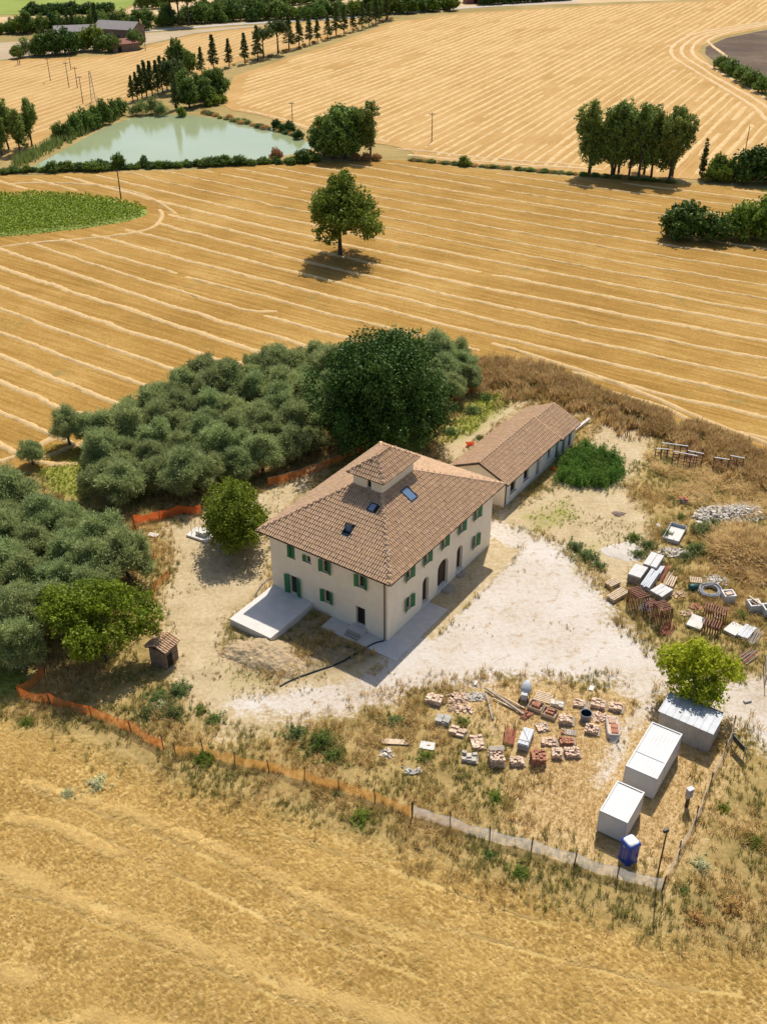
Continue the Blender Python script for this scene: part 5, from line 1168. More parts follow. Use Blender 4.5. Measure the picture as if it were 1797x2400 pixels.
fence('amber net fence along the near field, patched and slack', [(381, 1634), (441, 1630), (507, 1652), (582, 1668), (657, 1686), (732, 1708), (811, 1734), (890, 1765)], 1.35, 'net_amber', sag=.35, lean=.08, ph=1.7, pr=.05)
fence('white net fence along the near field in front of the cabins', [(890, 1765), (972, 1789), (1057, 1817), (1146, 1841), (1239, 1869), (1331, 1899), (1428, 1925)], 1.4, 'net_white', sag=.22, ph=1.9, pr=.055, rail='container_white')
fence('pale net fence along the side of the cabins', [(1428, 1925), (1466, 1845), (1502, 1773), (1531, 1700), (1561, 1635), (1582, 1578)], 1.2, 'net_white', ph=1.7, pr=.055, rail='wood_pale')
fence('orange net fence behind the farmhouse under the grove', [(580, 1052), (625, 1040), (668, 1025), (718, 1008), (770, 985), (830, 965)], 1.3, 'net_orange', ph=1.9, rail='wood_grey', sag=.1)
fence('orange net fence between the big tree and the dry weeds', [(870, 945), (905, 918), (945, 890), (985, 868), (1020, 848), (1046, 826)], 1.2, 'net_orange', sag=.2, rail='net_red')
fence('bright orange net fence in front of the olive grove', [(436, 1110), (386, 1112), (345, 1124), (290, 1132), (302, 1165), (318, 1195), (335, 1215)], 1.3, 'net_red', sag=.25)
fence('short orange net fence at the foot of the near olives', [(368, 1246), (352, 1262), (335, 1278), (330, 1300)], 1.2, 'net_orange')
fence('orange net strip along the dry weeds at the field edge', [(1640, 990), (1662, 1002), (1690, 1016)], 1.1, 'net_orange')

# ------------------------------------------------------------------ stacks, pallets and rubble
def pallet(mb, L_=1.2, W_=0.9, z=0.0, gap=.04, n=6):
    for y in (-W_ / 2 + .05, 0, W_ / 2 - .05): mb.box((0, y, z + .05), (L_, .1, .09))
    for k in range(n): mb.box((-L_ / 2 + (k + .5) * L_ / n, 0, z + .111), (L_ / n - gap, W_, .022))
def bricks(mb, L_, W_, h0, bl, bw, bh, jit=.02, ragged=.4, z0=.13, drop=.1):
    nx, ny, nz = max(1, int(L_ / bl)), max(1, int(W_ / bw)), max(1, int(h0 / bh))
    for k in range(nz):
        for i in range(nx):
            for j in range(ny):
                if k == nz - 1 and random.random() < ragged or random.random() < drop * (k / nz): continue
                if 0 < k < nz - 1 and 0 < i < nx - 1 and 0 < j < ny - 1: continue
                mb.box((-L_ / 2 + (i + .5) * bl + U(-jit, jit), -W_ / 2 + (j + .5) * bw + U(-jit, jit), z0 + (k + .5) * bh), (bl * .94, bw * .92, bh * .93), U(-jit, jit) * 4)
def heap(mb, n, rx, ry, h, s0, s1):
    for _ in range(n):
        a, q = U(0, 6.28), random.random() ** .6; x, y = rx * q * math.cos(a), ry * q * math.sin(a); s = U(s0, s1)
        M = (Matrix.Rotation(U(0, 6.28), 3, 'Z') @ Matrix.Rotation(U(-.6, .6), 3, 'X') @ Matrix.Rotation(U(-.6, .6), 3, 'Y'))
        mb.box((x, y, max(.03, h * (1 - q) * U(.4, 1)) + .02), (s, s * U(.5, .9), s * U(.25, .6)), M=M)
OBST = []
def at_s(px, py, rad=.75):
    x, y = gs(px, py); OBST.append((x, y, rad)); return (x, y, gz(x, y))
STACKS = [   # src px, length, width, height, brick dims, material, turn, label
    (1017, 1645, 1.5, 1.1, .55, (.3, .26, .12), 'brick_light', -20, 'neat low pallet of pale pink bricks beside the broken brick heap'),
    (1073, 1718, 1.5, 1.0, .35, (.36, .3, .14), 'brick_light', -25, 'low pallet of square tan blocks behind the grey stone slabs'),
    (1118, 1742, 1.2, 1.7, .4, (.36, .26, .14), 'brick_light', 8, 'long spill of loose tan blocks in the tall dry grass'),
    (1101, 1780, 1.4, 1.0, .5, (.42, .3, .14), 'stone_white', -10, 'pallet of broad pale stone blocks'),
    (1164, 1785, 1.3, 1.5, .95, (.24, .2, .1), 'brick_light', 3, 'tall pallet of salvaged bricks topped with thin white battens'),
    (1212, 1788, 1.3, .9, .5, (.28, .24, .12), 'brick_light', 0, 'low overgrown pallet of mixed orange bricks'),
    (1260, 1787, 1.25, 1.2, 1.0, (.3, .24, .13), 'brick_red', 2, 'tall square stack of red bricks with pale tops'),
    (1305, 1770, .95, 1.1, .55, (.22, .2, .1), 'brick_light', -8, 'small ragged brick pallet leaning at one side'),
    (1341, 1768, 1.35, 1.0, .45, (.24, .2, .1), 'brick_light', 2, 'wide ragged brick pallet with a dark gap below'),
    (1328, 1740, 1.4, .9, .35, (.24, .2, .1), 'brick_red', 5, 'flat spread of chipped red bricks between two pallets'),
    (1287, 1742, 1.4, .8, .3, (.3, .26, .13), 'brick_light', -5, 'shallow row of pinkish blocks next to the wrapped sheets'),
    (1270, 1707, 1.1, 1.0, .2, (.26, .22, .12), 'brick_light', 10, 'loose scatter of tan bricks in the grass behind the wrapped sheets'),
    (1327, 1692, 1.35, 1.1, .6, (.28, .24, .13), 'brick_light', -8, 'plump pallet of pink bricks wrapped in film at its foot'),
    (1332, 1718, 1.3, .6, .22, (.24, .2, .12), 'brick_red', -12, 'thin strip of broken red bricks on the ground'),
    (1388, 1715, 1.3, 1.0, .4, (.22, .2, .1), 'brick_light', -18, 'broken-edged brick pallet below the round tub'),
    (1361, 1652, 1.35, 1.0, .3, (.5, .16, .1), 'brick_light', -18, 'half-empty pallet of long pink tiles'),
    (1402, 1655, 1.35, 1.0, .4, (.4, .2, .12), 'brick_light', -20, 'pallet of jumbled pink roof tiles in the back row'),
    (1444, 1662, 1.35, 1.0, .45, (.36, .24, .12), 'brick_light', -22, 'pallet of flat pink tiles at the end of the back row'),
    (1306, 1652, 1.3, 1.0, .55, (.4, .34, .2), 'stone_white', -20, 'pallet of cream blocks beside the empty slatted pallet'),
    (1038, 1692, 1.3, 1.1, .5, (.65, .5, .1), 'stone_grey', -15, 'stack of rough grey stone slabs'),
]
for px, py, L_, W_, h, bd, m_, ang, lab in STACKS:
    o = thing('brick_pallet' if 'slab' not in lab else 'slab_stack', lab, 'stack', at_s(px, py), R(ang)); mb = MB(); pallet(mb, L_ + .05, W_ + .05); mb.build('pallet', 'wood_grey', o); stuff(o.children[0])
    mb = MB(); bricks(mb, L_, W_, h, *bd, jit=.03 if 'neat' in lab or 'square' in lab else .06, ragged=.25 if 'neat' in lab or 'square' in lab else .45); stuff(mb.build('bricks', m_, o))
    if 'battens' in lab:
        for k in range(4): MB().box((0, .3 + k * .13, h + .2), (1.3, .06, .05), U(-.03, .03)).build('batten', 'stone_white', o)
for px, py, n, rx, ry, h, s0, s1, m_, lab, nm in ((1069, 1640, 90, 1.3, .9, .4, .15, .32, 'brick_light', 'broken heap of pink bricks in the grass', 'brick_heap'), (1115, 1634, 60, 1.0, .6, .45, .2, .4, 'stone_white', 'heap of pale broken tiles beside the roof beams', 'tile_heap'),
        (1083, 1665, 30, 1.2, .6, .2, .2, .45, 'brick_light', 'overgrown scatter of brick pieces between heaps', 'brick_heap'), (1232, 1678, 50, .7, .6, .4, .15, .3, 'brick_red', 'small heap of broken red tiles at the end of the beams', 'tile_heap'),
        (1404, 1682, 60, .9, .6, .3, .2, .4, 'brick_light', 'heap of curved roof tiles behind the round tub', 'tile_heap'), (960, 1807, 16, .9, .4, .2, .2, .45, 'stone_grey', 'few grey stones lost in the weeds near the amber fence', 'stone_heap'),
        (908, 1768, 22, .7, .5, .35, .25, .5, 'stone_white', 'small pile of pale stones beside the white plank', 'stone_heap'), (1630, 1425, 60, .8, .5, .2, .12, .3, 'brick_red', 'low heap of brown rubble behind the scaffold frames', 'rubble_heap'),
        (1716, 1205, 700, 5.2, 2.2, .9, .18, .5, 'stone_white', 'long heap of pale stone rubble in the dry grass', 'rubble_heap'), (1580, 1297, 170, 1.7, 1.0, .3, .12, .4, 'stone_white', 'white plaster rubble below the metal tray', 'rubble_heap'),
        (1672, 1362, 110, 1.6, 1.1, .25, .15, .4, 'stone_white', 'pale rubble patch behind the coiled hose', 'rubble_heap'), (1600, 1178, 60, .8, .6, .6, .2, .4, 'old_brick', 'brown brick pile with red scraps on top', 'brick_heap')):
    o = thing(nm, lab, 'heap', at_s(px, py), U(-.3, .3)); mb = MB(); heap(mb, n, rx, ry, h, s0, s1); stuff(mb.build('pieces', m_, o))
    if 'red scraps' in lab:
        for dx, dy in ((-.4, .1), (.1, .25), (.35, -.1)): MB().box((dx, dy, .55), (.3, .2, .08), U(0, 3)).build('scrap', 'red_plastic', o)
def board(name, px, py, L_, W_, T, z, ang, m_, lab, cat, tilt=0.0):
    o = thing(name, lab, cat, at_s(px, py), R(ang)); MB().box((0, 0, z + T / 2), (L_, W_, T), M=Matrix.Rotation(tilt, 3, 'Y')).build('panel', m_, o); return o
o = board('plank', 930, 1741, 2.7, .6, .05, .1, -3, 'wood_pale', 'long pale plank lying in the grass near the amber fence', 'plank', .02)
o = board('slab', 1001, 1750, 1.3, .9, .08, .05, -12, 'concrete_white', 'flat grey square slab with a small tile on it', 'slab'); MB().box((.1, .1, .17), (.3, .2, .06), .3).build('tile', 'brick_light', o)
o = thing('slat_pallet', 'empty pale slatted pallet in the back row', 'pallet', at_s(1273, 1636), R(-25)); 
for k in range(6): MB().box((0, -.55 + k * .22, .14), (1.6, .15, .03)).build('slat', 'wood_pale', o)
for k in (-.6, 0, .6): MB().box((k, 0, .06), (.1, 1.25, .1)).build('bearer', 'wood_grey', o)
for px, py, ang, lab, inner in ((1255, 1660, -30, 'open wooden crate of dark red tiles beside the mixer', 'brick_red'), (1287, 1677, -28, 'wooden crate with a square of orange bricks on top', 'brick_red')):
    o = thing('tile_crate', lab, 'crate', at_s(px, py), R(ang)); MB().box((0, 0, .06), (1.3, 1.1, .08)).build('base', 'wood_grey', o)
    for s in (-1, 1): MB().box((0, s * .53, .28), (1.3, .04, .38)).build('side', 'wood_pale', o); MB().box((s * .63, 0, .28), (.04, 1.02, .38)).build('side', 'wood_pale', o)
    mb = MB(); bricks(mb, .75, .65, .55, .25, .2, .13, .02, .2, .1); stuff(mb.build('bricks', inner, o))
def src_beam(p, q, w, h, z, m_, name, lab):
    a, b_ = gs(*p), gs(*q); o = thing(name, lab, 'beam', (a[0], a[1], gz(*a))); MB().bar((0, 0, z), (b_[0] - a[0], b_[1] - a[1], z * .7), w, h).build('timber', m_, o)
src_beam((1137, 1618), (1226, 1678), .18, .16, .3, 'wood_grey', 'roof_beam', 'long weathered roof beam lying across the brick yard')
src_beam((1160, 1628), (1228, 1663), .14, .12, .22, 'wood_pale', 'roof_beam', 'shorter pale beam beside the long weathered one')
src_beam((1154, 1640), (1224, 1675), .12, .1, .2, 'wood_pale', 'roof_beam', 'thin pale batten below the long weathered beam')
src_beam((1138, 1629), (1154, 1689), .15, .12, .2, 'wood_grey', 'roof_beam', 'grey post lying askew with its thick end by the beams')
src_beam((1166, 1650), (1154, 1725), .07, .06, .16, 'wood_pale', 'roof_beam', 'thin white stick lying between beams and red rods')
# cement mixer under a cover
o = thing('cement_mixer', 'cement mixer under a pale grey cover with its drum tilted up', 'mixer', at_s(1228, 1640), R(70))
MB().tube([(.1, 0, .75), (.35, 0, 1.0), (.62, 0, 1.3), (.8, 0, 1.55), (.86, 0, 1.63)], [.42, .52, .46, .28, .12], 14).build('drum', 'tarp_grey', o, True); MB().box((-.25, 0, .75), (.6, .55, .6), .1).build('motor_cover', 'tarp_grey', o)
for sx, sy in ((-.5, .4), (-.5, -.4), (.5, .4), (.5, -.4)): MB().bar((sx, sy, 0), (sx * .3, sy * .6, .8), .06).build('leg', 'dark_metal', o)
for s in (-1, 1): MB().tube([(-.45, s * .42 - .04, .2), (-.45, s * .42 + .04, .2)], .2, 12).build('wheel', 'dark_metal', o)
# red rods, wrapped sheets
o = thing('rod_bundle', 'bundle of rusty red rods standing in the dry grass', 'rods', at_s(1195, 1730), R(75))
for k in range(26): MB().tube([(-.95 + U(-.1, .1), -.45 + k * .036, .12 + U(0, .3)), (.95 + U(-.1, .1), -.42 + k * .036 + U(-.08, .08), .12 + U(0, .3))], .022, 5).build('rod', 'rebar_red', o)
for px_, py_ in ((-.9, .5), (.1, .55), (.8, -.2)): MB().tube([(px_, py_, 0), (px_, py_, 1.5)], .03, 5).build('stake', 'dark_metal', o)
o = thing('sheet_bundle', 'strapped bundle of shiny grey metal sheets beside the red rods', 'sheets', at_s(1230, 1742), R(68))
for k in range(7): MB().box((U(-.03, .03), U(-.02, .02), .16 + k * .1), (2.1, .95, .085), U(-.015, .015)).build('sheet', 'steel_grey', o)
for k in range(3): MB().box((0, -.3 + k * .3, .845), (2.05, .27, .03)).build('sheet', 'zinc', o)
MB().bar((-.7, -.5, .875), (.75, .5, .875), .03).build('strap', 'dark_metal', o); MB().bar((-.6, -.5, .878), (-.6, .5, .878), .03).build('strap', 'dark_metal', o)
# round tub, bag of tiles
o = thing('round_tub', 'round grey tub with black inside beside the tile heap', 'tub', at_s(1371, 1686)); MB().lathe([(.44, 0), (.52, .75), (.56, .78), (.52, .8), (.48, .72), (.42, .12), (0.01, .1)], 20).build('shell', 'hose_grey', o, True); MB().lathe([(.475, .70), (.415, .14), (0.01, .13)], 20).build('inside', 'hose_black', o, True)
o = thing('tile_bag', 'torn white sack of curved roof tiles at the yard edge', 'bag', at_s(1434, 1712), R(84))
loft([rbox(2.3, 1.1, .25, .02), rbox(2.4, 1.2, .3, .35), rbox(2.25, 1.1, .3, .68), rbox(2.1, .95, .3, .6)], False).build('sack', 'film', o, True)
MB().box((-.1, .0, .3), (2.0, .95, .5)).build('contents', 'brick_light', o)
for k in range(4): MB().tube([(.35 + k * .2, -.3 + .02, .6), (.35 + k * .2, .35, .6)], .1, 8).build('tile', 'brick_light', o)
for k in range(2): MB().box((-.65 + k * .6, -.1, .6), (.5, .6, .1)).build('tile', 'brick_red', o)
MB().add([(-1.15, -.5, .5), (-1.15, .4, .5), (-1.7, -.1, .03), (-1.5, .35, .05)], [(0, 1, 3), (0, 3, 2)]).build('torn_film', 'film', o)

# ------------------------------------------------------------------ scaffolding and panels at the right
def frames(px, py, ang, n, w, h, gap, lab, m_='rust_frame', tilt=.12):
    o = thing('scaffold_frames', lab, 'scaffold', at_s(px, py), R(ang))
    for k in range(n):
        y = (k - n / 2) * gap; t_ = U(-.02, .02) + tilt * .3; mb = MB()
        mb.bar((-w / 2, y, 0), (-w / 2, y + t_ * h, h), .085); mb.bar((w / 2, y, 0), (w / 2, y + t_ * h, h), .085)
        mb.bar((-w / 2 + .03, y + t_ * h, h - .03), (w / 2 - .03, y + t_ * h, h - .03), .1); (mb.bar((-w / 2 + .03, y + t_ * h * .45, h * .45), (w / 2 - .03, y + t_ * h * .45, h * .45), .035) if k % 4 == 3 else None)
        mb.build('frame', m_, o)
    return o
frames(1489, 1424, 25, 8, 1.25, 2.0, .24, 'rusty scaffold frames stacked upright behind the wooden pallets')
frames(1546, 1458, 22, 7, 1.3, 2.1, .24, 'rusty scaffold frames stacked upright at the gravel edge')
frames(1669, 1452, 60, 9, 1.3, 1.5, .25, 'dark upright scaffold frames above the bright tree')
frames(1662, 1480, 60, 7, 1.2, 1.1, .26, 'low row of scaffold frames half hidden by the bright tree')
def planks(name, px, py, ang, L_, W_, h, n, m_, lab, per=3, jit=.05):
    o = thing(name, lab, 'planks', at_s(px, py), R(ang))
    for k in range(n):
        for j in range(per): MB().box((U(-jit, jit), -W_ / 2 + (j + .5) * W_ / per, .1 + (k + .5) * h / n), (L_, W_ / per * (.93 if m_ != 'wood_pale' else .66), h / n * .8), U(-.035, .035)).build('plank', m_ if k == n - 1 or m_ != 'panel_grey' else 'wood_grey', o)
    for s in (-.35, .35): MB().box((s * L_, 0, .045), (.12, W_, .09)).build('bearer', 'wood_grey', o)
    return o
planks('panel_stack', 1528, 1330, 58, 2.6, 1.5, 1.0, 5, 'panel_grey', 'tall stack of grey formwork panels behind the galvanised planks', 2)
planks('panel_stack', 1491, 1358, 56, 2.2, 1.5, 1.1, 5, 'panel_grey', 'square stack of smooth grey panels next to the scaffold frames', 1)
planks('plank_stack', 1520, 1372, 58, 3.4, 1.0, .9, 4, 'steel_grey', 'long galvanised scaffold planks between the panel stacks', 5, .15)
planks('panel_stack', 1547, 1398, 40, 1.9, 1.5, .75, 4, 'panel_grey', 'low stack of worn grey boards beside the wooden rack', 3)
planks('pallet_stack', 1434, 1373, 35, 1.5, 1.0, .4, 3, 'wood_pale', 'short stack of weathered pallets at the gravel edge', 5)
planks('pallet_stack', 1446, 1400, 38, 2.4, 1.1, .4, 3, 'wood_pale', 'long pale pallet stack beside the rusty frames', 5)
planks('panel_sheet', 1630, 1463, 55, 2.0, 1.6, .25, 2, 'concrete_white', 'white panels lying beside the dark scaffold frames', 1)
planks('panel_sheet', 1717, 1480, 45, 1.9, 1.4, .25, 2, 'concrete_white', 'white board half under the bright tree', 1)
planks('plank_stack', 1747, 1487, 52, 2.2, 1.1, .35, 2, 'container_grey', 'narrow white planks near the side gate', 3)
for px, py, ang, n, L_, m_, lab in ((1549, 1345, 60, 18, 2.8, 'rebar_red', 'bundle of red scaffold braces on the galvanised planks'), (1562, 1362, 62, 8, 2.6, 'wood_pale', 'pale wooden rails leaning at the stack edge'), (1514, 1425, 55, 16, 1.8, 'steel_grey', 'loose grey tubes on the ground between the frame stacks'),
        (1560, 1478, 60, 16, 2.0, 'rebar_red', 'red rods lying by the gravel edge'), (1767, 1497, 58, 12, 2.6, 'wood_grey', 'thin brown poles beside the narrow white planks'), (1750, 1542, 40, 18, 2.0, 'rebar_red', 'tangle of red and grey rods under the bright tree')):
    x, y, z = at_s(px, py); o = thing('pole_bundle', lab, 'poles', (x, y, z), R(ang))
    for k in range(n):
        z0_ = .06 + U(0, .28); MB().tube([(-L_ / 2 + U(-.2, .2), (k - n / 2) * .07 + U(-.1, .1), z0_), (L_ / 2 + U(-.2, .2), (k - n / 2) * .07 + U(-.1, .1), z0_ + U(-.03, .25))], .03, 5).build('pole', m_ if k % 5 or 'tangle' not in lab else 'steel_grey', o)
planks('plank_stack', 1538, 1352, 60, 3.0, .7, .55, 4, 'steel_grey', 'narrow stack of dull steel planks squeezed between panels and red braces', 3, .2)
planks('pallet_stack', 1570, 1372, 62, 1.9, .9, .5, 4, 'wood_pale', 'upright-edged pallet pile beside the worn grey boards', 4)
frames(1520, 1440, 30, 5, 1.1, 1.5, .2, 'short rusty frame bundle between the two tall frame stacks')
for px, py, n, lab in ((1612, 1440, 45, 'broken brown rubble by the white panels'), (1690, 1445, 40, 'brick crumbs in the grass right of the dark frames'), (1590, 1395, 35, 'scraps of masonry beside the grey boards')):
    o = thing('rubble_heap', lab, 'heap', at_s(px, py, .3)); mb = MB(); heap(mb, n, .9, .6, .2, .1, .28); stuff(mb.build('pieces', 'brick_light', o))
# drum with pallet, hose coil, block bins
o = thing('green_drum', 'dark green drum lying under a small pallet', 'drum', at_s(1622, 1383), R(10)); MB().tube([(-.45, 0, .35), (-.4, 0, .35), (.4, 0, .35), (.45, 0, .35)], [.3, .34, .34, .3], 14).build('barrel', 'green_drum', o, True)
o = thing('slat_pallet', 'small slatted pallet propped on the green drum', 'pallet', (*gs(1627, 1372)[:2], .55), R(-8))
for k in range(7): MB().box((-.55 + k * .18, 0, .2), (.1, 1.0, .03)).build('slat', 'wood_pale', o)
for s in (-.42, .42): MB().box((0, s, .13), (1.25, .09, .1)).build('bearer', 'wood_grey', o)
for s in (-.42, .42): MB().box((s, .35, -.2), (.08, .08, .68)).build('leg', 'wood_grey', o)
x, y, z = at_s(1662, 1390); pts_ = []
for k in range(150): t_ = k / 149; a = t_ * 2 * math.pi * 6.2; q = 1.0 + .28 * math.sin(t_ * 9) * .6 - .12 * math.sin(t_ * 23); pts_.append((x + q * math.cos(a), y + q * math.sin(a) , z + .1 + .09 * (t_ * 6 % 6) * .8 + .04 * math.sin(a * 3)))
tag(MB().tube(pts_, .075, 7).build('hose_coil', 'hose_grey', None, True), 'coil of thick grey hose lying in the dry grass', 'hose')
for px, py, lab, br in ((1703, 1408, 'white block bin with loose tiles on its rim beside the hose coil', 1), (1763, 1430, 'white block bin of orange tiles with a plank across it', 2), (1797, 1440, 'white block bin at the far end of the row of bins', 0)):
    o = thing('block_bin', lab, 'bin', at_s(px, py), R(6)); w_ = 1.25
    for s in (-1, 1): MB().box((0, s * .5, .5), (w_, .16, 1.0)).build('wall', 'container_white', o); MB().box((s * (w_ / 2 - .08), 0, .5), (.16, .84, 1.0)).build('wall', 'container_white', o)
    mb = MB(); bricks(mb, .85, .78, .75, .1, .26, .2, .01, .25, .05); stuff(mb.build('tiles', 'brick_red', o))
    if br == 1: MB().box((-.1, -.2, 1.08), (.7, .45, .14), .2).build('tile_block', 'brick_light', o)
    if br == 2: MB().bar((-.2, 1.0, 1.1), (.5, -.5, 1.05), .2, .04).build('plank', 'wood_pale', o); MB().bar((-.5, .4, 1.05), (.1, -.5, 1.05), .06, .05).build('batten', 'wood_pale', o)
# metal tray
P = [np.array(gs(1420 + a / 4.393, 1000 + b_ / 4.393, .45)) for a, b_ in ((665, 995), (835, 1025), (740, 1190), (585, 1140))]; c_ = sum(P) / 4; ax = P[0] + P[1] - P[2] - P[3]
L_ = float(np.linalg.norm(ax)) / 2; W_ = float(np.linalg.norm(P[1] + P[2] - P[0] - P[3])) / 2
o = thing('metal_tray', 'open grey metal tray lying on the weeds', 'tray', (*c_, gz(*c_)), math.atan2(ax[1], ax[0])); MB().box((0, 0, .1), (L_, W_, .04)).build('floor', 'concrete_white', o)
for s in (-1, 1): MB().box((0, s * W_ / 2, .3), (L_, .04, .45)).build('side', 'steel_grey', o); MB().box((s * L_ / 2, 0, .3), (.04, W_ - .04, .45)).build('side', 'steel_grey', o)
OBST += [(c_[0] + q_ * math.cos(math.atan2(ax[1], ax[0])), c_[1] + q_ * math.sin(math.atan2(ax[1], ax[0])), 1.15) for q_ in (-.9, 0, .9)]
# trestle racks in the dry grass
for px, py, L_, h, ang, lab in ((1600, 1092, 2.9, 1.75, -22, 'wide rusty trestle rack standing among the dry weeds'), (1624, 1088, 1.9, 1.7, -24, 'narrow trestle rack behind the wide one'), (1576, 1068, 3.2, 1.6, -16, 'long low rail rack at the back of the trestles'), (1684, 1106, 1.7, 1.9, -18, 'tilted trestle rack with a pale top bar'), (1720, 1104, 1.6, 2.0, -24, 'tall trestle rack at the weed edge'), (1547, 1072, 1.5, 1.2, -8, 'small dark low rack beside the long rail')):
    o = thing('trestle_rack', lab, 'rack', at_s(px, py), R(ang)); n = max(2, int(L_ / .7))
    for k in range(n + 1):
        x = -L_ / 2 + L_ * k / n; MB().bar((x, -.3, 0), (x, 0, h), .1).build('upright', 'dark_wood', o)
    for z in (.35, .75, 1.15, 1.5):
        if z < h - .1: MB().bar((-L_ / 2, -.3 + .3 * z / h - .04, z), (L_ / 2, -.3 + .3 * z / h - .04, z), .07).build('rail', 'rust_frame', o)
    MB().bar((-L_ / 2 - .05, 0, h + .04), (L_ / 2 + .05, 0, h + .04), .14, .08).build('top_bar', 'container_grey', o)
    for s in (-1, 1): MB().bar((s * L_ / 2, .45, 0), (s * L_ / 2, .03, h - .1), .05).build('brace', 'wood_grey', o)
# little brick hut
x, y = g(357, 1428); o = thing('brick_hut', 'small old brick hut with mossy tiled roof by the fig tree', 'hut', (x, y, gz(x, y)), R(62))
mb = MB()
for (p0, p1) in (((-.95, -.85), (.95, -.85)), ((.95, -.85), (.95, .85)), ((.95, .85), (-.95, .85)), ((-.95, .85), (-.95, -.85))):
    for k in range(13):
        zt = .08 + k * .17; d = np.array(p1) - p0; Lw = float(np.hypot(*d)); a = math.atan2(d[1], d[0]); q = -.15 * (k % 2)
        while q < Lw - .05: s0 = max(q, .0); s1 = min(q + .36, Lw); mb.box((p0[0] + math.cos(a) * (s0 + s1) / 2 + U(-.015, .015), p0[1] + math.sin(a) * (s0 + s1) / 2 + U(-.015, .015), zt), (s1 - s0 - .02, .2, .155), a); q += .37
stuff(mb.build('brickwork', 'old_brick', o)); MB().box((0, 0, 1.1), (1.8, 1.6, 2.2)).build('core', 'old_brick', o); MB().box((-.3, -.965, .8), (.7, .03, 1.5)).build('door', 'opening', o)
for s in (-1, 1):
    A_, B_2 = Vector((-1.2 * s, -1.2 * s, 2.2)), Vector((1.2 * s, -1.2 * s, 2.2)); t_ = tiled_slope(o, A_, B_2, Vector((1.2 * s, 0, 2.65)), Vector((-1.2 * s, 0, 2.65)))
    for M in t_: q = bpy.data.objects.new('roof_tile', tile_me); link(q, o); q.matrix_local = M
# concrete base with rods by the side tree, drain hose, mound, ash, sand
x, y = g(436, 1158); o = thing('well_base', 'white concrete base with upright rods under the side tree', 'base', (x, y, gz(x, y)), R(-28)); MB().box((0, 0, .12), (2.9, 1.9, .3)).build('slab', 'concrete_white', o); MB().box((.2, .1, .5), (1.4, 1.0, .5)).build('plinth', 'concrete_white', o)
for sx, sy in ((-.9, -.6), (-.5, .6), (.9, .5), (.2, -.6), (-1.2, .5)): MB().tube([(sx, sy, .2), (sx + U(-.1, .1), sy, 1.7)], .025, 5).build('rod', 'rust_frame', o)
x, y = g(332, 1158); board('slab', 332 * 1.0851, 1158 * 1.0851, 1.2, .7, .1, .1, -20, 'stone_white', 'white slab beside the bright orange fence', 'slab')
hp = [(*HOUSE_C + HU * -.25 + HV * .3, .1)] + [(*g(*q), .09) for q in ((806, 1392), (770, 1412), (735, 1432), (690, 1448), (650, 1462), (620, 1475), (605, 1484))]
hp = [tuple(q) for q in catmull([np.array(q) for q in hp], 5)]; tag(MB().tube(hp, .075, 8).build('drain_hose', 'hose_black', None, True), 'black drain hose running from the house corner across the soil', 'hose')
hp = [(*HOUSE_C + HU * .1 + HV * 14.75, 1.6)] + [tuple(HOUSE_C + HU * q[0] + HV * q[1]) + (q[2],) for q in ((-.5, 15.1, 1.3), (-1.3, 15.4, .7), (-1.9, 15.5, .1))]; tag(MB().tube([tuple(q) for q in catmull([np.array(q) for q in hp], 5)], .06, 7).build('drain_hose', 'hose_grey', None, True), 'grey pipe bending out of the soil at the terrace edge', 'pipe')
def mound(name, px, py, rx, ry, h, m_, lab, ang=0.0, n=40, seed=1):
    x, y = g(px, py); V = []; F_ = []; q = np.linspace(-1, 1, n)
    QX, QY = np.meshgrid(q, q); rr = np.hypot(QX, QY); an = np.arctan2(QY, QX); lim = 0.82 + .13 * np.sin(an * 3 + seed) + .05 * np.sin(an * 7)
    zz = h * np.clip(1 - (rr / lim) ** 2, -.2, 1) * (1 + .45 * (vnoise(QX * rx + 40, QY * ry + 40, .8, seed) - .5)) + .28 * h * (vnoise(QX * rx + 30, QY * ry + 30, .34, seed + 1) - .5) + .16 * h * (vnoise(QX * rx + 30, QY * ry + 30, .14, seed + 2) - .5)
    zz = np.where(rr > lim, -.15, zz); idx_ = np.arange(n * n).reshape(n, n); F_ = np.stack([idx_[:-1, :-1], idx_[:-1, 1:], idx_[1:, 1:], idx_[1:, :-1]], -1).reshape(-1, 4)
    o = inst(name, mesh_np(name, np.stack([QX * rx, QY * ry, zz], -1).reshape(-1, 3), F_, m_, True), None, (x, y, gz(x, y) - .02), (0, 0, R(ang))); return tag(o, lab, 'heap')
mound('earth_heap', 572, 1415, 5.6, 3.0, .8, 'earth', 'brown heap of dug earth below the concrete terrace', -25, 110, seed=3)
mound('sand_heap', 1345, 1192, 2.8, 2.3, .16, 'sand_white', 'flat white sand heap near the stacked panels', 0, seed=5)
mound('ash_heap', 1335, 1110, 1.1, .7, .25, 'ash', 'burnt ash patch with charred twigs on the bare soil', 0, 24, 7)
mound('straw_mound', 1625, 1195, 5.5, 4.2, 1.1, 'earth', 'overgrown earth mound covered in dry grass at the stone rubble', 10, seed=9)
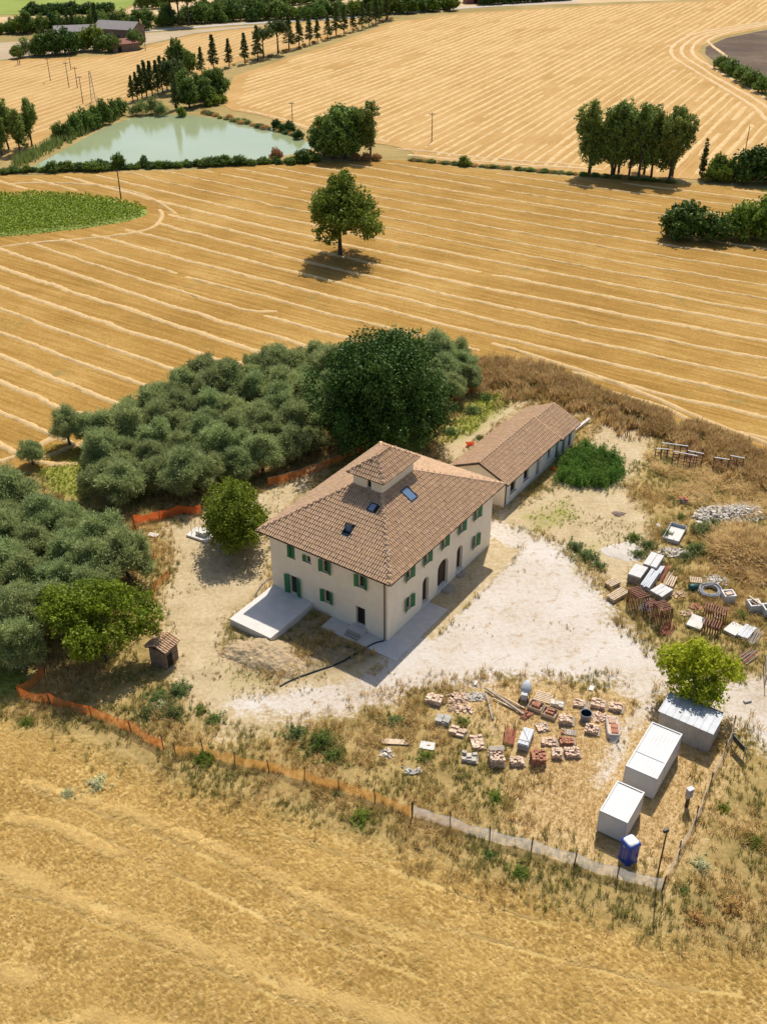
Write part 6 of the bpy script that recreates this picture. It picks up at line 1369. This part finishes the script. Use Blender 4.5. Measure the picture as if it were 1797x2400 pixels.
# crumpled net, beam, sign panel, gate, brick
def crumple(px, py, L_, W_, ang, lab, h=.5, n=26):
    x, y = g(px, py); V = []; F_ = []
    for i in range(n):
        for j in range(5): V.append((-L_ / 2 + L_ * i / (n - 1) + U(-.08, .08), (j - 2) / 4 * W_ * U(.5, 1.2) + .2 * math.sin(i * .7), .03 + abs(U(0, h)) * (1 - i / n * .6)))
    for i in range(n - 1):
        for j in range(4): F_.append((i * 5 + j, (i + 1) * 5 + j, (i + 1) * 5 + j + 1, i * 5 + j + 1))
    o = MB().add(V, F_).build('crumpled_net', 'net_red', None); o.location = (x, y, gz(x, y)); o.rotation_euler = (0, 0, R(ang)); tag(o, lab, 'net')
crumple(1222, 1022, 3.9, .7, -20, 'crumpled bright orange net lying in front of the annexe weeds'); crumple(1015, 962, 1.3, .8, 50, 'small heap of orange net behind the annexe', .7, 10)
a, b_ = gs(1040 + 1150 / 3.7636, 920 + 350 / 3.7636), gs(1040 + 1275 / 3.7636, 920 + 262 / 3.7636); o = thing('concrete_beam', 'long white concrete beam at the far end of the annexe', 'beam', (*a, 0)); MB().bar((0, 0, .3), (b_[0] - a[0], b_[1] - a[1], .5), .35, .3).build('beam', 'concrete_white', o)
x, y = gs(1726, 1765); o = thing('sign_panel', 'tilted dark panel on a thin frame beside the side fence', 'panel', (x, y), R(-70)); MB().box((0, 0, 1.1), (1.7, .05, .9), M=Matrix.Rotation(.25, 3, 'X')).build('panel', 'sky_frame', o)
for s in (-1, 1): MB().bar((s * .85, 0, 0), (s * .85, -.1, 1.7), .06).build('post', 'steel_grey', o); MB().bar((s * .85, .9, 0), (s * .85, -.1, 1.5), .05).build('brace', 'wood_pale', o)
x, y = gs(1788, 1590); o = thing('wire_gate', 'grey timber gate leaf standing open at the drive', 'gate', (x, y), R(75)); 
for s in (-1.3, 1.3): MB().box((s, 0, .9), (.1, .08, 1.8)).build('stile', 'wood_grey', o)
for z in (.2, .95, 1.7): MB().box((0, 0, z), (2.5, .06, .08)).build('rail', 'wood_grey', o)
MB().bar((-1.2, -.04, .25), (1.2, -.04, 1.65), .07, .03).build('brace', 'wood_pale', o)
tag(MB().box((*gs(1750, 1645), .1), (.7, .3, .2), .3).build('loose_block', 'stone_grey'), 'single grey block lying on the gravel drive', 'block')
for px, py, lab in ((1441 + 100, 1233, 'small white scrap on the weeds above the metal tray'), (1113, 1603, 'white scrap at the gravel edge above the tile heap'), (1385, 1615, 'white scrap in the straw behind the back row of pallets'), (985, 1320, 'pale stone scrap on the soil')):
    if 'pale stone' in lab: continue
    tag(MB().box((*gs(px, py), .12), (.6, .35, .06), U(0, 2)).build('scrap', 'plastic_white'), lab, 'scrap')
#%%SCATTER
# ------------------------------------------------------------------ grass, stubble and weeds (uncountable: instanced tufts)
def tuft_mesh(name, n, spread, m, seed, bend=.5, w=.03, lie=0.0, az=None):
    r = np.random.default_rng(seed); V = []; F_ = []
    for k in range(n):
        a = r.uniform(0, 6.28); q = spread * math.sqrt(r.random()); x, y = q * math.cos(a), q * math.sin(a)
        b_ = r.uniform(0, 6.28) if az is None else az + r.normal(0, .55); h = r.uniform(.5, 1.0) * (1 - lie * .6); l = bend * r.uniform(.3, 1.2) + lie; dx, dy = l * math.cos(b_), l * math.sin(b_); px, py = -math.sin(b_) * w, math.cos(b_) * w
        i = len(V); V += [(x - px, y - py, -.03), (x + px, y + py, -.03), (x + dx * .4 + px * .8, y + dy * .4 + py * .8, h * .6), (x + dx * .4 - px * .8, y + dy * .4 - py * .8, h * .6), (x + dx, y + dy, h)]
        F_ += [(i, i + 1, i + 2), (i, i + 2, i + 3), (i + 3, i + 2, i + 4)]
    return mesh_np(name, V, F_, m)
def scatter(name, label, cat, x, y, protos, smin, smax, z=None, turn=6.283):
    x = np.asarray(x); y = np.asarray(y); n = len(x); zz = ground_z(x, y) if z is None else np.full(n, z)
    me = bpy.data.meshes.new(name); me.vertices.add(n); me.vertices.foreach_set('co', np.stack([x, y, zz], 1).astype(np.float32).ravel())
    A = me.attributes.new('sc', 'FLOAT', 'POINT'); A.data.foreach_set('value', (smin + (smax - smin) * rng.random(n) ** 1.3).astype(np.float32))
    o = inst(name, me); stuff(o, label, cat)
    ng = bpy.data.node_groups.new(name, 'GeometryNodeTree')
    ng.interface.new_socket('Geometry', in_out='INPUT', socket_type='NodeSocketGeometry'); ng.interface.new_socket('Geometry', in_out='OUTPUT', socket_type='NodeSocketGeometry')
    N_ = ng.nodes.new; gi = N_('NodeGroupInput'); go = N_('NodeGroupOutput'); ip = N_('GeometryNodeInstanceOnPoints'); jn = N_('GeometryNodeJoinGeometry')
    for pm in protos:
        po = bpy.data.objects.new('tuft', pm); oi = N_('GeometryNodeObjectInfo'); oi.inputs['Object'].default_value = po; oi.inputs['As Instance'].default_value = True
        ng.links.new(oi.outputs['Geometry'], jn.inputs[0])
    at_ = N_('GeometryNodeInputNamedAttribute'); at_.data_type = 'FLOAT'; at_.inputs['Name'].default_value = 'sc'
    rv = N_('FunctionNodeRandomValue'); rv.data_type = 'FLOAT_VECTOR'; rv.inputs[0].default_value = (-.15, -.15, 0); rv.inputs[1].default_value = (.15, .15, turn)
    L_ = ng.links.new; L_(gi.outputs[0], ip.inputs['Points']); L_(jn.outputs[0], ip.inputs['Instance']); ip.inputs['Pick Instance'].default_value = True
    L_(at_.outputs['Attribute'], ip.inputs['Scale']); L_(rv.outputs[0], ip.inputs['Rotation']); L_(ip.outputs[0], go.inputs[0])
    md = o.modifiers.new('scatter', 'NODES'); md.node_group = ng; return o
def in_view(x, y, mg=480):
    a = y * math.cos(PITCH) + CAM_H * math.sin(PITCH); b_ = y * math.sin(PITCH) - CAM_H * math.cos(PITCH)
    u = 898.5 + FPX * x / a; v = 1200 - FPX * b_ / a; return (u > -mg) & (u < 1797 + mg) & (v > -mg) & (v < 2400 + mg)
def rand_pts(n, x0, x1, y0, y1): x = rng.uniform(x0, x1, n); y = rng.uniform(y0, y1, n); k = in_view(x, y); return x[k], y[k]
def clear_of(x, y):
    ok = np.ones(len(x), bool)
    for a_, b2, r_ in OBST: ok &= (x - a_) ** 2 + (y - b2) ** 2 > r_ * r_
    hu = (x - HOUSE_C[0]) * HU[0] + (y - HOUSE_C[1]) * HU[1]; hv = (x - HOUSE_C[0]) * HV[0] + (y - HOUSE_C[1]) * HV[1]
    return ok & ~(((hu > -7.1) & (hu < 0) & (hv > 9) & (hv < 14.7)) | ((hu > -.2) & (hu < 20.6) & (hv > -.2) & (hv < 14.8)) | ((hu > -2.1) & (hu < 7.7) & (hv > -2.45) & (hv < 7)) | ((hu > 27.8) & (hu < 47.2) & (hv > 2.2) & (hv < 9.6)))
T_ST = [tuft_mesh('tuft', 12, .55, 'blade_stubble', s, .8, .035, .25, R(-37) + (math.pi if s % 2 else 0)) for s in range(6)]
T_SW = [tuft_mesh('tuft', 14, .55, 'blade_straw', 10 + s, .7, .035, .5, R(-37) + (math.pi if s % 2 else 0)) for s in range(4)]
T_DR = [tuft_mesh('tuft', 12, .35, 'blade_dry', 20 + s, .7, .035) for s in range(4)]
T_GO = [tuft_mesh('tuft', 10, .45, 'blade_golden', 30 + s, .6, .045, .2) for s in range(3)]
T_OL = [tuft_mesh('tuft', 14, .35, 'blade_olive', 40 + s, .6, .035) for s in range(3)]
T_GR = [tuft_mesh('tuft', 14, .4, 'blade_green', 50 + s, .5, .04) for s in range(3)]
T_BR = [tuft_mesh('tuft', 16, .22, 'blade_brown', 60 + s, .22, .03) for s in range(4)]
# near field
x, y = rand_pts(420000, -62, 66, 34, 76); sn = R(-37); vv = -x * math.sin(sn) + y * math.cos(sn); x, y = x - (-math.sin(sn)) * ((vv % .34) - .17) * .16, y - math.cos(sn) * ((vv % .34) - .17) * .16; k = mask_at(m_front, x, y) > rng.uniform(.3, .7, len(x)); x, y = x[k], y[k]
dn = np.minimum(np.min([segdist(c_, x, y, False) for c_ in NEAR_CURVES], axis=0), np.min([segdist(c_, x, y, False) for c_ in TRACKS], axis=0) + .22)
scatter('field_stubble', 'uneven golden stubble covering the near field', 'stubble', x[dn > .4], y[dn > .4], T_ST, .10, .24, turn=.7)
X_, Y_ = [], []
for c_, w_ in zip(NEAR_CURVES, (1.0, 1.3, 1.3, 1.2, .9)):
    L_ = np.concatenate([[0], np.cumsum(np.hypot(*np.diff(c_, axis=0).T))]); n = int(L_[-1] * 150 * w_); t_ = rng.uniform(0, L_[-1], n); X_.append(np.interp(t_, L_, c_[:, 0]) + rng.normal(0, w_ * .28, n)); Y_.append(np.interp(t_, L_, c_[:, 1]) + rng.normal(0, w_ * .28, n))
X_, Y_ = np.concatenate(X_), np.concatenate(Y_); k = vnoise(X_, Y_, 1.9, 71) * .7 + vnoise(X_, Y_, .6, 72) * .3 > rng.uniform(.25, .6, len(X_))
x3, y3 = rand_pts(76000, -62, 66, 34, 74); k3 = (vnoise(x3 * .8 + y3 * .6, (y3 * .8 - x3 * .6) * 4.0, 3.4, 73) * .6 + vnoise(x3, y3, 1.2, 74) * .4 > rng.uniform(.5, .75, len(x3))) & (mask_at(m_front, x3, y3) > .6)
scatter('loose_straw', 'pale loose straw lying along the swaths of the near field', 'straw', np.concatenate([X_[k], x3[k3]]), np.concatenate([Y_[k], y3[k3]]), T_SW, .14, .34, z=.05, turn=.9)
# rough dry grass over the plot and along the fences
x, y = rand_pts(150000, -72, 74, 38, 150)
bare = np.maximum.reduce([mask_at(m_grav, x, y), mask_at(m_soil, x, y) * .97, mask_at(m_that, x, y) * .85, mask_at(m_front, x, y), mask_at(m_lawn, x, y)])
cl = vnoise(x, y, 2.6, 21) * .6 + vnoise(x, y, .9, 22) * .4
k = (cl * (1 - bare) > rng.uniform(.12, .55, len(x))) & clear_of(x, y) & (sdf(MID, x, y) < -.5)
x, y = x[k], y[k]; mix = vnoise(x, y, 4.0, 23) + .25 * rng.random(len(x))
scatter('dry_grass', 'rough dry grass covering the plot round the house', 'grass', x[mix < .68], y[mix < .68], T_DR, .3, .85)
scatter('olive_grass', 'faded green grass between the dry tufts', 'grass', x[mix >= .68], y[mix >= .68], T_OL, .25, .7)
x, y = rand_pts(60000, 8, 40, 44, 78); k = (mask_at(m_that, x, y) * (1 - mask_at(m_grav, x, y)) > rng.uniform(.35, .9, len(x))); scatter('trodden_straw', 'short trodden golden grass round the cabins', 'grass', x[k], y[k], T_GO, .08, .2)
x, y = rand_pts(45000, -45, 50, 55, 140); so = np.maximum(mask_at(m_soil, x, y), mask_at(m_grav, x, y) * .9); cl = vnoise(x, y, 3.2, 31) * .7 + vnoise(x, y, 1.0, 32) * .3
k = (so > .4) & (cl > .56 + .2 * rng.random(len(x)) + .14 * mask_at(m_grav, x, y)) & clear_of(x, y); scatter('sparse_weeds', 'sparse tufts on bare soil and gravel', 'grass', x[k], y[k], T_OL, .12, .35)
# grass strips and lawn patches
X_, Y_ = [], []
for i_, P in enumerate(LAWN):
    n = int(abs(np.ptp(P[:, 0]) * np.ptp(P[:, 1])) * (24 if i_ < 3 else 7)); a_ = rng.uniform(P[:, 0].min() - 1, P[:, 0].max() + 1, n); b2 = rng.uniform(P[:, 1].min() - 1, P[:, 1].max() + 1, n); d_ = sdf(P, a_, b2) + 1.6 * (vnoise(a_, b2, 1.7, 41) - .55); q = (d_ > 0) & in_view(a_, b2); X_.append(a_[q]); Y_.append(b2[q])
scatter('green_grass', 'fresh green grass patches', 'grass', np.concatenate(X_), np.concatenate(Y_), T_GR, .14, .34)
# tall brown weeds at the field edge behind the annexe
EDGE = catmull([g(*q) for q in ((1045, 800), (1120, 812), (1200, 820), (1290, 858), (1400, 895), (1500, 935), (1600, 985), (1700, 1035))], 8); L_ = np.concatenate([[0], np.cumsum(np.hypot(*np.diff(EDGE, axis=0).T))])
n = 18000; t_ = rng.uniform(0, L_[-1], n); ex = np.interp(t_, L_, EDGE[:, 0]) + rng.normal(0, 1.9, n); ey = np.interp(t_, L_, EDGE[:, 1]) + rng.normal(-1.1, 2.5, n); k = (vnoise(ex, ey, 2.2, 51) > .27) & (sdf(MID, ex, ey) < .6)
scatter('tall_dry_weeds', 'tall rusty brown dry weeds along the field edge behind the annexe', 'weeds', ex[k], ey[k], T_BR + T_DR[:3], .5, 1.9)
n = 7000; ex = rng.uniform(22, 60, n); ey = rng.uniform(84, 116, n); P = poly([(1390, 900), (1500, 950), (1656, 1030), (1720, 1060), (1720, 1240), (1600, 1120), (1450, 1080), (1400, 990)]); k = inside(P, ex, ey) & (vnoise(ex, ey, 3.0, 52) > .42)
scatter('flattened_hay', 'tangled golden hay lying behind the trestles', 'grass', ex[k], ey[k], [tuft_mesh('tuft', 16, .4, 'blade_golden', 90 + s, .9, .03, .5) for s in range(3)], .6, 1.2)
P = poly([(1530, 1150), (1600, 1140), (1720, 1170), (1720, 1260), (1600, 1260), (1530, 1200)]); n = 3500; ex = rng.uniform(P[:, 0].min(), P[:, 0].max(), n); ey = rng.uniform(P[:, 1].min(), P[:, 1].max(), n); k = inside(P, ex, ey); mx, my = g(1625, 1195)
o = scatter('mound_hay', 'tangled dry grass on the overgrown mound', 'grass', ex[k], ey[k], [tuft_mesh('tuft', 16, .4, 'blade_golden', 95 + s, .9, .03, .5) for s in range(2)] + T_BR[:2], .5, 1.3)
co = np.zeros(len(o.data.vertices) * 3, np.float32); o.data.vertices.foreach_get('co', co); co = co.reshape(-1, 3); rr = np.hypot((co[:, 0] - mx) / 5.0, (co[:, 1] - my) / 3.8); co[:, 2] += 1.05 * np.clip(1 - rr ** 2, 0, 1); o.data.vertices.foreach_set('co', co.ravel())
# single green weeds and shrubs in the yard
WEEDS = [(340, 1510, 1.6, 'leaf_weed', 'grey-green weed cushion below the brick hut'), (385, 1495, 1.5, 'leaf_weed', 'second grey-green weed cushion right of the hut shadow'), (320, 1545, 1.4, 'leaf_weed', 'grey-green weed next to the orange fence'), (372, 1545, 1.7, 'leaf_weed', 'broad pale weed clump on white soil'), (465, 1555, 1.3, 'leaf_mid', 'round dark green shrub on the pale soil strip'),
         (432, 1535, 1.0, 'leaf_oak', 'small twiggy weed on the pale soil strip'), (690, 1610, 2.3, 'leaf_mid', 'large bright green bramble inside the amber fence'), (640, 1590, 1.6, 'leaf_weed', 'olive weed beside the large bramble'), (725, 1640, 1.5, 'leaf_mid', 'low bramble arm reaching the amber fence'), (440, 1640, 1.5, 'leaf_oak', 'dark weed clump outside the amber fence'),
         (350, 1525, 1.1, 'leaf_white', 'white-flowered weed by the hut'), (215, 1695, 1.3, 'leaf_white', 'white-flowered weeds in the near stubble'), (150, 1715, .9, 'leaf_white', 'smaller white-flowered weeds in the near stubble'), (1512, 1870, 1.2, 'leaf_white', 'tall white-flowered weed outside the fence corner'), (1475, 1925, .55, 'leaf_mid', 'small dark green weed outside the fence corner'),
         (1250, 828, 1.9, 'leaf_white', 'pale silver-green shrub among the brown weeds'), (1160, 842, 1.5, 'leaf_weed', 'dull green shrub among the brown weeds'), (1357, 912, 1.5, 'leaf_weed', 'green shrub at the bend of the soil track'), (1050, 862, 1.9, 'leaf_mid', 'fresh green weeds beside the orange fence end'), (1020, 890, 1.8, 'leaf_weed', 'green weeds along the track behind the annexe'), (975, 935, 1.6, 'leaf_weed', 'low weeds by the big tree'), (1035, 948, 1.0, 'leaf_weed', 'weeds at the back wall of the annexe'),
         (1265, 1205, 1.6, 'leaf_weed', 'dark weed patch at the gravel edge'), (1400, 1180, 1.7, 'leaf_weed', 'dark weeds between sand heap and metal tray'), (1365, 1165, 1.3, 'leaf_oak', 'short weeds above the sand heap'), (1520, 1150, 2.0, 'leaf_weed', 'lush green weeds beside the metal tray'), (1505, 1190, 1.8, 'leaf_weed', 'green weeds below the metal tray'), (1560, 1170, 1.2, 'leaf_weed', 'green weeds on the slope of the mound'), (1590, 1200, .9, 'leaf_mid', 'single dark weed on the dry mound'), (1435, 1155, 1.3, 'leaf_weed', 'thin weeds at the left of the metal tray'), (1540, 1135, 1.7, 'leaf_weed', 'tall green weeds between metal tray and rubble heap'), (1480, 1205, 1.5, 'leaf_weed', 'green weeds beside the white plaster rubble'), (1380, 1200, 1.4, 'leaf_weed', 'low weeds at the rim of the sand heap'), (1240, 1185, 1.5, 'leaf_weed', 'flat weeds spreading onto the gravel'), (1290, 1225, 1.2, 'leaf_weed', 'flat weeds between gravel and sand heap'), (1600, 1330, 1.2, 'leaf_oak', 'dry olive weeds beside the block bins'), (1470, 1120, 1.0, 'leaf_oak', 'thin stalks above the metal tray'),
         (1070, 1725, 1.1, 'leaf_oak', 'weeds under the tan block spill'), (920, 1640, 1.3, 'leaf_oak', 'olive weeds beside the stone pile'), (850, 1560, 1.2, 'leaf_weed', 'low weeds at the gravel edge below the house'), (1000, 1560, .8, 'leaf_oak', 'small weeds by the brick heap'), (780, 1770, 1.3, 'leaf_oak', 'olive weeds at the foot of the amber fence'), (1120, 1885, 1.2, 'leaf_oak', 'olive weeds outside the white fence'), (1060, 1850, .8, 'leaf_mid', 'dark small weed outside the white fence'), (730, 1718, .8, 'leaf_mid', 'bright weed at an amber fence post'),
         (60, 1560, 1.0, 'leaf_oak', 'olive weeds outside the orange fence corner'), (1560, 1745, .9, 'leaf_yellow', 'green spike weed outside the side fence'), (1630, 1820, 1.0, 'leaf_yellow', 'pale spike weed in the dry verge'), (1580, 1960, 1.3, 'leaf_dry', 'dry weed clump in the right verge'), (1500, 1985, 1.2, 'leaf_dry', 'brown weed clump below the fence corner')]
for px, py, s, m_, lab in WEEDS:
    x, y = g(px, py); bush(x, y, s * U(.8, 1.05), m_, lab, 'weed', name='weed_clump', sz=.62)
for k, (du, dv) in enumerate(((0, 0), (1.6, .5), (3.2, .8), (4.8, .6), (.8, -1.6), (2.4, -1.4), (4.0, -1.2), (5.6, -.8), (1.4, 1.8), (3.4, 2.2), (5.0, 2.0), (2.2, -2.9), (3.8, -2.8), (-.8, 1.0), (6.2, .8), (-.6, -.6), (7.0, 0), (6.4, -1.6), (5.2, -2.4), (.6, -2.4), (4.4, 1.2), (2.8, .2), (1.2, .6), (6.8, 1.6))):
    cx, cy = HOUSE_C + HU * (38.6 + du * 1.05) + HV * (-1.9 + dv * 1.25); bush(cx, cy, U(1.45, 1.8), 'leaf_nettle', 'lush green nettle clump growing in front of the annexe', 'weed', 'nettle bed at the annexe', 'nettle_clump', 1.35)
